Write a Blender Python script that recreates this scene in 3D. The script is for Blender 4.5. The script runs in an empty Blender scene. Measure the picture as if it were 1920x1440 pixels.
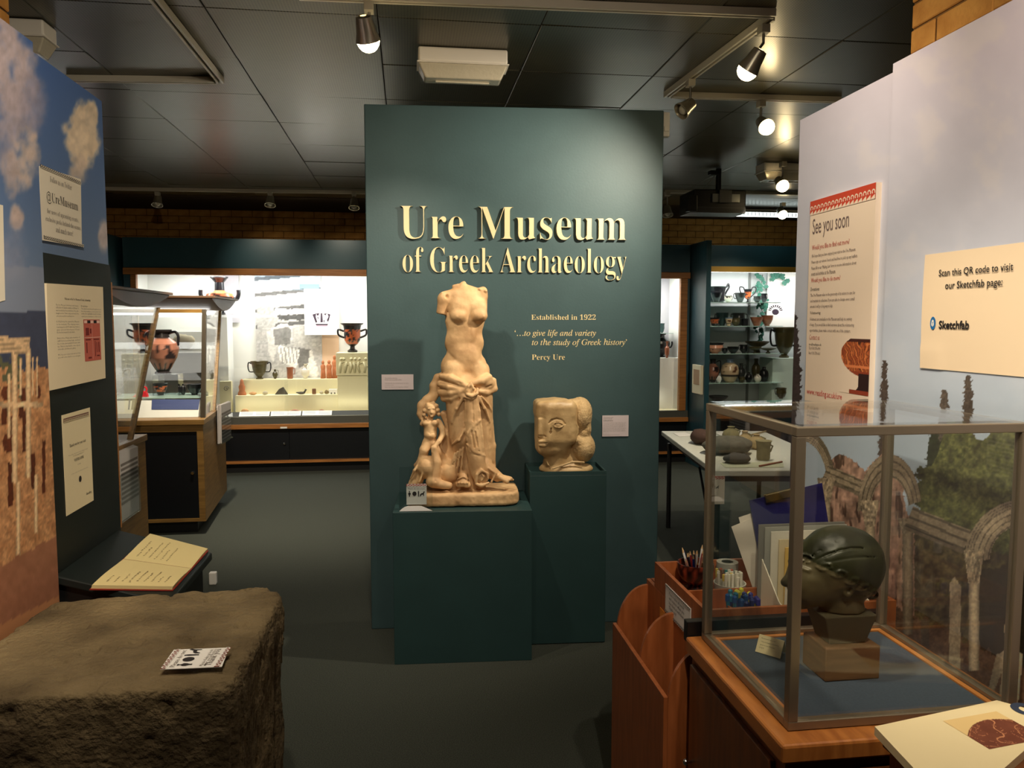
import bpy, bmesh, math, random
import numpy as np
from mathutils import Vector, Matrix

# ------------------------------------------------------------------ camera
SC = bpy.context.scene
COL = SC.collection
FPX = 1450.0
CAMH = 1.60
PITCH = math.atan(116 / FPX)
YAW = math.atan(195 * math.cos(PITCH) / FPX)
cam_data = bpy.data.cameras.new('camera')
cam_data.sensor_width = 36.0
cam_data.lens = 36.0 * FPX / 1920.0
cam_data.clip_start = 0.05
cam_ob = bpy.data.objects.new('camera', cam_data)
COL.objects.link(cam_ob)
cam_ob.location = (0, 0, CAMH)
cam_ob.rotation_euler = (math.pi / 2 - PITCH, 0, -YAW)
SC.camera = cam_ob

# ------------------------------------------------------------------ world and exposure
SC.view_settings.view_transform = 'Standard'
SC.view_settings.look = 'None'
SC.view_settings.gamma = 1.0
SC.view_settings.use_curve_mapping = False
SC.view_settings.exposure = 0.9
world = bpy.data.worlds.new('world')
SC.world = world
world.use_nodes = True
world.node_tree.nodes['Background'].inputs[0].default_value = (1.0, 0.93, 0.82, 1)
world.node_tree.nodes['Background'].inputs[1].default_value = 0.05


def spot(loc, target, energy, angle=60, blend=0.6, col=(1.0, 0.86, 0.66), size=0.025, name='spot_beam'):
    d = bpy.data.lights.new(name, 'SPOT')
    d.energy = energy
    d.spot_size = math.radians(angle)
    d.spot_blend = blend
    d.color = col
    d.shadow_soft_size = size
    o = bpy.data.objects.new(name, d)
    COL.objects.link(o)
    dv = (Vector(target) - Vector(loc)).normalized()
    o.location = Vector(loc) + dv * 0.075
    o.rotation_euler = dv.to_track_quat('-Z', 'Y').to_euler()
    return o


def area(loc, target, energy, sx, sy, col=(1, 0.82, 0.6), name='ceiling_glow'):
    d = bpy.data.lights.new(name, 'AREA')
    d.energy = energy
    d.shape = 'RECTANGLE'
    d.size = sx
    d.size_y = sy
    d.color = col
    o = bpy.data.objects.new(name, d)
    COL.objects.link(o)
    o.location = loc
    o.rotation_euler = (Vector(target) - Vector(loc)).to_track_quat('-Z', 'Y').to_euler()
    return o


# ceiling spots of the room (those in view hang from the tracks; the others are unseen, added for light)
KEY = tuple(float(c) for c in (0,0,0))
def _pt(u, v, z):
    th = PITCH; 
    fw = (math.sin(YAW) * math.cos(th), math.cos(YAW) * math.cos(th), -math.sin(th)); rt = (math.cos(YAW), -math.sin(YAW), 0)
    up = (rt[1] * fw[2] - rt[2] * fw[1], rt[2] * fw[0] - rt[0] * fw[2], rt[0] * fw[1] - rt[1] * fw[0])
    r = [fw[i] + rt[i] * (u - 960) / FPX + up[i] * (720 - v) / FPX for i in range(3)]
    k = (z - CAMH) / r[2]
    return (r[0] * k, r[1] * k, z)
LAMP_A = _pt(690, 75, 2.64)
LAMP_B = _pt(1403, 130, 2.62)
LAMP_C = _pt(1437, 238, 2.66)
LAMP_D = _pt(1467, 348, 2.64)
LAMP_E = _pt(1467, 402, 2.70)
spot(LAMP_B, (0.35, 3.95, 1.80), 72, 104, 1.0)
spot(LAMP_A, (0.0, 4.0, 1.3), 26, 80, 0.9)
spot(LAMP_C, (1.0, 5.6, 0.0), 30, 100, 0.9)
spot(LAMP_D, (3.0, 7.6, 0.6), 45, 90, 0.9)
spot(LAMP_E, (3.6, 8.2, 1.4), 16, 90, 0.9)
# unseen spots added to brighten the backdrops, cabinets, stone, table, floor and statue
spot((0.55, 1.9, 2.68), (1.38, 2.45, 2.0), 15, 90, 1.0)
spot((0.35, 0.5, 2.68), (1.36, 1.8, 1.5), 48, 85, 1.0)
spot((0.45, 1.5, 2.68), (1.34, 1.8, 0.95), 22, 50, 0.9)
spot((-0.15, 0.7, 2.68), (-1.04, 2.4, 1.6), 70, 85, 1.0)
spot((0.75, 0.9, 2.68), (1.0, 1.7, 0.8), 22, 75, 0.9)
spot((-0.45, 1.55, 2.68), (-0.75, 2.1, 0.8), 20, 75, 0.9)
spot((-1.3, 5.6, 2.65), (-0.9, 7.2, 0.0), 150, 110, 0.9)
spot((2.2, 4.6, 2.65), (2.4, 5.4, 0.7), 40, 90, 0.9)
spot((0.6, 0.3, 2.68), (0.5, 3.9, 1.7), 18, 60, 0.9)
spot((-1.55, 7.55, 2.7), (-1.45, 8.36, 2.20), 9, 70, 1.0)  # far-track beams making the bright patches on the wall case header
spot((-0.75, 7.55, 2.7), (-0.62, 8.36, 2.20), 9, 70, 1.0)


# ------------------------------------------------------------------ helpers: placing
_fw = np.array([math.sin(YAW) * math.cos(PITCH), math.cos(YAW) * math.cos(PITCH), -math.sin(PITCH)])
_rt = np.array([math.cos(YAW), -math.sin(YAW), 0.0])
_up = np.cross(_rt, _fw)
_C = np.array([0, 0, CAMH])


def ray(u, v):
    return _fw + _rt * (u - 960) / FPX + _up * (720 - v) / FPX


def atY(u, v, Y):
    r = ray(u, v); return _C + r * (Y / r[1])


def atZ(u, v, Z):
    r = ray(u, v); return _C + r * ((Z - CAMH) / r[2])


def atX(u, v, X):
    r = ray(u, v); return _C + r * (X / r[0])


def onplane(u, v, p0, n):
    r = ray(u, v); n = np.array(n, float)
    return _C + r * (((np.array(p0) - _C) @ n) / (r @ n))


def proj(P):
    d = np.asarray(P, float) - _C
    z = d @ _fw
    return 960 + FPX * (d @ _rt) / z, 720 - FPX * (d @ _up) / z


# ------------------------------------------------------------------ helpers: materials
MATS = {}


def srgb(r, g, b):
    def f(c):
        c = c / 255.0
        return c / 12.92 if c <= 0.04045 else ((c + 0.055) / 1.055) ** 2.4
    return (f(r), f(g), f(b), 1.0)


def mat(name, rgb, rough=0.6, metal=0.0, vary=0.0, scale=20.0, bump=0.0, bscale=None, stretch=(1, 1, 1), rgb2=None,
        emit=None, estr=0.0, spec=0.5, coat=0.0, vcol=False, detail=4.0, fac=(0.35, 0.65), croughn=0.1):
    if name in MATS:
        return MATS[name]
    m = bpy.data.materials.new(name)
    m.use_nodes = True
    nt = m.node_tree
    N = nt.nodes
    L = nt.links
    b = N['Principled BSDF']
    b.inputs['Roughness'].default_value = rough
    b.inputs['Metallic'].default_value = metal
    b.inputs['Specular IOR Level'].default_value = spec
    b.inputs['Coat Weight'].default_value = coat
    b.inputs['Coat Roughness'].default_value = croughn
    col = srgb(*rgb)
    b.inputs['Base Color'].default_value = col
    if vcol:
        a = N.new('ShaderNodeVertexColor')
        a.layer_name = 'Col'
        L.new(a.outputs['Color'], b.inputs['Base Color'])
    tc = None
    if vary > 0 or bump > 0 or rgb2:
        tc = N.new('ShaderNodeTexCoord')
        mp = N.new('ShaderNodeMapping')
        mp.inputs['Scale'].default_value = stretch
        L.new(tc.outputs['Object'], mp.inputs['Vector'])
    if (vary > 0 or rgb2) and not vcol:
        n = N.new('ShaderNodeTexNoise')
        n.inputs['Scale'].default_value = scale
        n.inputs['Detail'].default_value = detail
        L.new(mp.outputs['Vector'], n.inputs['Vector'])
        r = N.new('ShaderNodeValToRGB')
        r.color_ramp.elements[0].position = fac[0]
        r.color_ramp.elements[1].position = fac[1]
        if rgb2:
            c0, c1 = col, srgb(*rgb2)
        else:
            c0 = tuple(c * (1 - vary) for c in col[:3]) + (1,)
            c1 = tuple(min(1, c * (1 + vary)) for c in col[:3]) + (1,)
        r.color_ramp.elements[0].color = c0
        r.color_ramp.elements[1].color = c1
        L.new(n.outputs['Fac'], r.inputs['Fac'])
        L.new(r.outputs['Color'], b.inputs['Base Color'])
    if bump > 0:
        n2 = N.new('ShaderNodeTexNoise')
        n2.inputs['Scale'].default_value = bscale or scale
        n2.inputs['Detail'].default_value = 5.0
        L.new(mp.outputs['Vector'], n2.inputs['Vector'])
        bp = N.new('ShaderNodeBump')
        bp.inputs['Strength'].default_value = bump
        bp.inputs['Distance'].default_value = 0.01
        L.new(n2.outputs['Fac'], bp.inputs['Height'])
        L.new(bp.outputs['Normal'], b.inputs['Normal'])
    if emit:
        b.inputs['Emission Color'].default_value = srgb(*emit)
        b.inputs['Emission Strength'].default_value = estr
    MATS[name] = m
    return m


def glassmat(name='glass', tint=(0.96, 0.98, 0.97), rough=0.0, ior=1.45, boost=1.0):
    if name in MATS:
        return MATS[name]
    m = bpy.data.materials.new(name)
    m.use_nodes = True
    nt = m.node_tree
    nt.nodes.clear()
    o = nt.nodes.new('ShaderNodeOutputMaterial')
    t = nt.nodes.new('ShaderNodeBsdfTransparent')
    t.inputs[0].default_value = (*tint, 1)
    g = nt.nodes.new('ShaderNodeBsdfGlossy')
    g.inputs['Roughness'].default_value = rough
    g.inputs['Color'].default_value = (1, 1, 1, 1)
    lw = nt.nodes.new('ShaderNodeLayerWeight')
    lw.inputs['Blend'].default_value = 0.5
    pw = nt.nodes.new('ShaderNodeMath'); pw.operation = 'POWER'; pw.inputs[1].default_value = 4.0
    ml = nt.nodes.new('ShaderNodeMath'); ml.operation = 'MULTIPLY_ADD'
    f0 = ((ior - 1) / (ior + 1)) ** 2 * boost
    ml.inputs[1].default_value = 0.75; ml.inputs[2].default_value = f0; ml.use_clamp = True
    mx = nt.nodes.new('ShaderNodeMixShader')
    nt.links.new(lw.outputs['Facing'], pw.inputs[0])
    nt.links.new(pw.outputs[0], ml.inputs[0])
    nt.links.new(ml.outputs[0], mx.inputs[0])
    nt.links.new(t.outputs[0], mx.inputs[1])
    nt.links.new(g.outputs[0], mx.inputs[2])
    nt.links.new(mx.outputs[0], o.inputs[0])
    MATS[name] = m
    return m


TEAL = mat('teal_paint', (60, 84, 88), rough=0.52, spec=0.4, vary=0.05, scale=6, bump=0.04, bscale=90)
TEAL2 = mat('teal_paint_matt', (38, 65, 66), rough=0.5, vary=0.05, scale=6)
DTEAL = mat('dark_teal_board', (20, 28, 27), rough=0.5, vary=0.06, scale=8)
BLACK = mat('black_laminate', (11, 14, 19), rough=0.35)
MBLACK = mat('black_paint', (14, 14, 15), rough=0.45)
OAK = mat('golden_wood', (168, 112, 54), rough=0.45, rgb2=(140, 88, 38), scale=5, stretch=(1, 6, 18), bump=0.03)
OAKX = mat('golden_wood_lengthwise', (178, 118, 58), rough=0.42, rgb2=(146, 92, 42), scale=5, stretch=(1, 10, 26), bump=0.03)
CHERRY = mat('reddish_cherry_wood', (118, 66, 30), rough=0.35, rgb2=(92, 50, 22), scale=4, stretch=(10, 10, 1), bump=0.02, coat=0.15)
BEECH = mat('orange_beech_veneer', (172, 98, 54), rough=0.4, rgb2=(150, 82, 42), scale=5, stretch=(12, 12, 1.5))
PAPER = mat('white_paper', (225, 216, 198), rough=0.75)
WHITE = mat('white_card', (238, 236, 230), rough=0.6)
CREAM = mat('cream_paint', (228, 218, 188), rough=0.7)
GREYT = mat('print_grey', (120, 112, 105), rough=0.8)
DARKT = mat('print_dark', (38, 34, 34), rough=0.7)
REDT = mat('print_red', (176, 62, 46), rough=0.7)
GLASS = glassmat(tint=(0.985, 0.99, 0.985))
PERSPEX = glassmat('clear_perspex', tint=(0.93, 0.95, 0.95), ior=1.5)
ALU = mat('brushed_aluminium', (175, 170, 160), rough=0.3, metal=1.0)
BRONZEF = mat('bronze_metal_frame', (150, 138, 118), rough=0.4, metal=0.7)
CHROME = mat('chrome', (220, 220, 220), rough=0.12, metal=1.0)


# ------------------------------------------------------------------ helpers: objects
def tag(o, label=None, cat=None, group=None, kind=None):
    if label: o['label'] = label
    if cat: o['category'] = cat
    if group: o['group'] = group
    if kind: o['kind'] = kind
    return o


def empty(name, loc, label, cat, group=None):
    o = bpy.data.objects.new(name, None)
    o.empty_display_size = 0.05
    COL.objects.link(o)
    o.location = tuple(float(c) for c in loc)
    return tag(o, label, cat, group)


class MB:
    """collects geometry in world coordinates"""
    def __init__(s, F=None):
        s.v = []; s.f = []; s.F = F; s.c = []

    def _add(s, vs, fs):
        n = len(s.v)
        if s.F: vs = [s.F(*p) for p in vs]
        s.v.extend([tuple(float(c) for c in p) for p in vs])
        s.f.extend([tuple(i + n for i in f) for f in fs])
        return s

    def box(s, x0, x1, y0, y1, z0, z1):
        if x0 > x1: x0, x1 = x1, x0
        if y0 > y1: y0, y1 = y1, y0
        if z0 > z1: z0, z1 = z1, z0
        vs = [(x, y, z) for z in (z0, z1) for (x, y) in ((x0, y0), (x1, y0), (x1, y1), (x0, y1))]
        return s._add(vs, [(3, 2, 1, 0), (4, 5, 6, 7), (0, 1, 5, 4), (1, 2, 6, 5), (2, 3, 7, 6), (3, 0, 4, 7)])

    def hexa(s, p):
        """8 points: bottom quad ccw then top quad"""
        return s._add(p, [(3, 2, 1, 0), (4, 5, 6, 7), (0, 1, 5, 4), (1, 2, 6, 5), (2, 3, 7, 6), (3, 0, 4, 7)])

    def prism(s, pts, off):
        """polygon pts (3d) extruded by vector off"""
        n = len(pts)
        off = np.array(off, float)
        vs = [tuple(p) for p in pts] + [tuple(np.array(p, float) + off) for p in pts]
        fs = [tuple(range(n - 1, -1, -1)), tuple(range(n, 2 * n))]
        fs += [(i, (i + 1) % n, n + (i + 1) % n, n + i) for i in range(n)]
        return s._add(vs, fs)

    def lathe(s, prof, c, n=24, cap=True, sy=1.0, rot=0.0):
        """prof list of (r, z) about vertical axis at c"""
        vs = []; fs = []
        for r, z in prof:
            for k in range(n):
                a = 2 * math.pi * k / n + rot
                vs.append((c[0] + r * math.cos(a), c[1] + r * math.sin(a) * sy, c[2] + z))
        m = len(prof)
        for i in range(m - 1):
            for k in range(n):
                k2 = (k + 1) % n
                fs.append((i * n + k, i * n + k2, (i + 1) * n + k2, (i + 1) * n + k))
        if cap:
            fs.append(tuple(range(n - 1, -1, -1)))
            fs.append(tuple((m - 1) * n + k for k in range(n)))
        return s._add(vs, fs)

    def tube(s, path, r, n=8, closed=False, cap=True):
        P = [np.array(p, float) for p in path]
        m = len(P)
        rs = r if hasattr(r, '__len__') else [r] * m
        vs = []; fs = []
        prev = None
        for i in range(m):
            if closed:
                t = P[(i + 1) % m] - P[i - 1]
            else:
                t = P[min(i + 1, m - 1)] - P[max(i - 1, 0)]
            t = t / (np.linalg.norm(t) + 1e-12)
            if prev is None:
                a = np.array([0, 0, 1.0]) if abs(t[2]) < 0.9 else np.array([1.0, 0, 0])
            else:
                a = prev
            u = a - t * (a @ t); u /= np.linalg.norm(u) + 1e-12
            w = np.cross(t, u)
            prev = u
            for k in range(n):
                an = 2 * math.pi * k / n
                vs.append(tuple(P[i] + rs[i] * (math.cos(an) * u + math.sin(an) * w)))
        rng = m if closed else m - 1
        for i in range(rng):
            j = (i + 1) % m
            for k in range(n):
                k2 = (k + 1) % n
                fs.append((i * n + k, i * n + k2, j * n + k2, j * n + k))
        if cap and not closed:
            fs.append(tuple(range(n - 1, -1, -1)))
            fs.append(tuple((m - 1) * n + k for k in range(n)))
        return s._add(vs, fs)

    def sphere(s, c, r, n=12, m=8, sc=(1, 1, 1)):
        prof = []
        vs = []; fs = []
        for i in range(m + 1):
            th = math.pi * i / m
            for k in range(n):
                a = 2 * math.pi * k / n
                vs.append((c[0] + r * sc[0] * math.sin(th) * math.cos(a), c[1] + r * sc[1] * math.sin(th) * math.sin(a), c[2] - r * sc[2] * math.cos(th)))
        for i in range(m):
            for k in range(n):
                k2 = (k + 1) % n
                fs.append((i * n + k, i * n + k2, (i + 1) * n + k2, (i + 1) * n + k))
        return s._add(vs, fs)

    def build(s, name, m, parent=None, smooth=False, bevel=0.0, colfn=None, label=None, seg=2, cat=None, group=None, kind=None):
        off = np.array([0, 0, 0.0])
        if parent is not None:
            q = parent
            while q is not None:
                off = off + np.array(q.location); q = q.parent
        vs = np.array(s.v, float)
        if parent is None:
            # origin at the centre of the base
            off = np.array([(vs[:, 0].min() + vs[:, 0].max()) / 2, (vs[:, 1].min() + vs[:, 1].max()) / 2, vs[:, 2].min()])
        elif True:
            c = np.array([(vs[:, 0].min() + vs[:, 0].max()) / 2, (vs[:, 1].min() + vs[:, 1].max()) / 2, vs[:, 2].min()])
            loc = c - off
            off = c
        me = bpy.data.meshes.new(name)
        me.from_pydata([tuple(p) for p in (vs - off)], [], s.f)
        me.update()
        o = bpy.data.objects.new(name, me)
        COL.objects.link(o)
        if parent is not None:
            o.parent = parent
            o.location = tuple(loc)
        else:
            o.location = tuple(off)
        if m is not None:
            me.materials.append(m)
        bm = bmesh.new(); bm.from_mesh(me)
        bmesh.ops.recalc_face_normals(bm, faces=bm.faces)
        bm.to_mesh(me); bm.free()
        if colfn is not None:
            ca = me.color_attributes.new('Col', 'FLOAT_COLOR', 'POINT')
            cols = colfn(vs)
            cc = np.ones((len(vs), 4), np.float32); cc[:, :3] = cols
            ca.data.foreach_set('color', cc.ravel())
        if smooth:
            me.polygons.foreach_set('use_smooth', [True] * len(me.polygons))
            if smooth != 'all':
                me.set_sharp_from_angle(angle=math.radians(40))
        if bevel > 0:
            md = o.modifiers.new('bevel', 'BEVEL')
            md.width = bevel; md.segments = seg; md.limit_method = 'ANGLE'
        if label or cat or group or kind:
            tag(o, label, cat, group, kind)
        return o


def copy_tree(o, parent=None):
    c = o.copy(); COL.objects.link(c); c.parent = parent
    for ch in list(o.children): copy_tree(ch, c)
    return c


# serif lettering: the built-in font stack carries roman bold and italic alphabets
def serif(s, style='bold'):
    b = {'bold': 0x1D400, 'italic': 0x1D434}[style]
    out = ''
    for ch in s:
        if 'A' <= ch <= 'Z': out += chr(b + ord(ch) - 65)
        elif 'a' <= ch <= 'z':
            out += '\u210e' if (style == 'italic' and ch == 'h') else chr(b + 26 + ord(ch) - 97)
        elif '0' <= ch <= '9': out += chr(0x1D7CE + ord(ch) - 48)
        else: out += ch
    return out


TSC = None


def textmesh(s, res=3, offset=0.0, extrude=0.0, align='LEFT', spacing=1.0, linesp=1.0):
    """returns vertices, faces of text at size 1 in the xy plane"""
    c = bpy.data.curves.new('lettering', 'FONT')
    c.body = s; c.size = 1.0; c.resolution_u = res; c.offset = offset; c.extrude = extrude
    c.align_x = align; c.space_character = spacing; c.space_line = linesp
    o = bpy.data.objects.new('lettering', c)
    global TSC
    if TSC is None: TSC = bpy.data.scenes.new('lettering_bench')
    TSC.collection.objects.link(o)
    with bpy.context.temp_override(scene=TSC, view_layer=TSC.view_layers[0]):
        dg = bpy.context.evaluated_depsgraph_get()
    me = bpy.data.meshes.new_from_object(o.evaluated_get(dg))
    V = np.zeros(len(me.vertices) * 3); me.vertices.foreach_get('co', V); V = V.reshape(-1, 3)
    Fc = [tuple(p.vertices) for p in me.polygons]
    bpy.data.objects.remove(o); bpy.data.curves.remove(c); bpy.data.meshes.remove(me)
    return V, Fc


def text(name, s, P0, ex, ey, m, parent, width=None, size=None, out=0.001, lift=None, res=3, offset=0.0, align='LEFT', spacing=1.0,
         height=None, linesp=1.0, label=None, split=False, thick=0.0):
    """lay text on the plane with origin P0 and unit vectors ex (reading direction), ey (up). out = lift towards the reader"""
    V, Fc = textmesh(s, res, offset, thick, align, spacing, linesp)
    if len(V) == 0: return None
    ex = np.array(ex, float); ex /= np.linalg.norm(ex)
    ey = np.array(ey, float); ey /= np.linalg.norm(ey)
    ez = np.cross(ex, ey)
    w0 = V[:, 0].max() - V[:, 0].min(); h0 = V[:, 1].max() - V[:, 1].min()
    sx = sy = size if size else width / w0
    if width and size: sx = width / w0
    if height: sy = height / h0
    xm = V[:, 0].min() if (width and align == 'LEFT') else 0
    W = np.array(P0)[None] + np.outer((V[:, 0] - xm) * sx, ex) + np.outer(V[:, 1] * sy, ey) + np.outer(V[:, 2] + out, ez)
    if not split:
        b = MB(); b.v = [tuple(p) for p in W]; b.f = Fc
        return b.build(name, m, parent, label=label)
    # split into islands
    par = list(range(len(W)))
    def find(a):
        while par[a] != a:
            par[a] = par[par[a]]; a = par[a]
        return a
    for f in Fc:
        for q in f[1:]:
            a, c = find(f[0]), find(q)
            if a != c: par[a] = c
    # merge islands sharing positions (front, rim and back are not always welded)
    key = {}
    for i, p in enumerate(W):
        k = tuple(np.round(p, 5))
        if k in key:
            a, c = find(i), find(key[k])
            if a != c: par[a] = c
        else: key[k] = i
    groups = {}
    for f in Fc: groups.setdefault(find(f[0]), []).append(f)
    res_ = []
    for g in groups.values():
        idx = sorted({q for f in g for q in f}); mp = {q: i for i, q in enumerate(idx)}
        b = MB(); b.v = [tuple(W[q]) for q in idx]; b.f = [tuple(mp[q] for q in f) for f in g]
        res_.append(b.build(name, m, parent))
    return res_


# ------------------------------------------------------------------ helpers: noise, flat prints, sculpting
def vnoise(x, y, z=None, seed=0):
    x = np.asarray(x, float); y = np.asarray(y, float)
    z = np.zeros_like(x) if z is None else np.asarray(z, float)
    xi = np.floor(x).astype(np.int64); yi = np.floor(y).astype(np.int64); zi = np.floor(z).astype(np.int64)
    xf = x - xi; yf = y - yi; zf = z - zi
    u = xf * xf * (3 - 2 * xf); v = yf * yf * (3 - 2 * yf); w = zf * zf * (3 - 2 * zf)
    def h(a, b, c):
        n = (a * 374761393 + b * 668265263 + c * 2147483647 + seed * 144665) & 0xffffffff
        n = ((n ^ (n >> 13)) * 1274126177) & 0xffffffff
        n = n ^ (n >> 16)
        return (n & 0xffff) / 65535.0
    r = 0
    for dz in (0, 1):
        a = h(xi, yi, zi + dz) * (1 - u) + h(xi + 1, yi, zi + dz) * u
        b = h(xi, yi + 1, zi + dz) * (1 - u) + h(xi + 1, yi + 1, zi + dz) * u
        r = r + (a * (1 - v) + b * v) * (w if dz else (1 - w))
    return r


def fbm(x, y, z=None, oct=4, seed=0):
    a = 0.5; s = 0; t = 0
    for o in range(oct):
        k = 2 ** o
        s = s + a * vnoise(np.asarray(x) * k, np.asarray(y) * k, None if z is None else np.asarray(z) * k, seed + o * 7)
        t += a; a *= 0.5
    return s / t


def lin(c):
    c = np.asarray(c, float) / 255.0
    return np.where(c <= 0.04045, c / 12.92, ((c + 0.055) / 1.055) ** 2.4)


def sstep(a, b, x):
    t = np.clip((x - a) / (b - a), 0, 1); return t * t * (3 - 2 * t)


def inpoly(x, y, poly):
    r = np.zeros(x.shape, bool); n = len(poly)
    j = n - 1
    for i in range(n):
        xi, yi = poly[i]; xj, yj = poly[j]
        if yi != yj:
            c = ((yi > y) != (yj > y)) & (x < (xj - xi) * (y - yi) / (yj - yi) + xi)
            r ^= c
        j = i
    return r


def print_sheet(name, P0, e1, e2, w, h, nx, ny, paint, parent, out=0.001, m=None, label=None, coords='uv', bend=None):
    """flat print: dense grid with a colour attribute. paint(s,t) or paint(px,py) -> rgb (0..255)"""
    e1 = np.array(e1, float); e2 = np.array(e2, float)
    n = np.cross(e1, e2)
    s, t = np.meshgrid(np.linspace(0, 1, nx), np.linspace(0, 1, ny))
    s = s.ravel(); t = t.ravel()
    P = np.array(P0)[None] + np.outer(s * w, e1) + np.outer(t * h, e2) + n[None] * out
    if bend is not None: P = P + np.outer(bend(s, t), n)
    if coords == 'px':
        d = P - _C; z = d @ _fw
        A, B = 960 + FPX * (d @ _rt) / z, 720 - FPX * (d @ _up) / z
    else:
        A, B = s, t
    rgb = paint(A, B)
    i = np.arange((nx - 1) * (ny - 1)); r = i // (nx - 1); c = i % (nx - 1)
    q = np.stack([r * nx + c, r * nx + c + 1, (r + 1) * nx + c + 1, (r + 1) * nx + c], 1)
    me = bpy.data.meshes.new(name)
    off = np.zeros(3)
    qd = parent
    while qd is not None:
        off = off + np.array(qd.location); qd = qd.parent
    me.vertices.add(len(P)); me.vertices.foreach_set('co', (P - off).astype(np.float32).ravel())
    me.loops.add(len(q) * 4); me.loops.foreach_set('vertex_index', q.ravel().astype(np.int32))
    me.polygons.add(len(q)); me.polygons.foreach_set('loop_start', (np.arange(len(q)) * 4).astype(np.int32))
    me.update(calc_edges=True)
    ca = me.color_attributes.new('Col', 'FLOAT_COLOR', 'POINT')
    cc = np.ones((len(P), 4), np.float32); cc[:, :3] = lin(np.clip(rgb, 0, 255))
    ca.data.foreach_set('color', cc.ravel())
    me.materials.append(m or mat('printed_sheet', (200, 200, 200), rough=0.6, vcol=True))
    o = bpy.data.objects.new(name, me); COL.objects.link(o)
    if parent is not None: o.parent = parent
    if label: o['label'] = label
    return o


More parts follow.
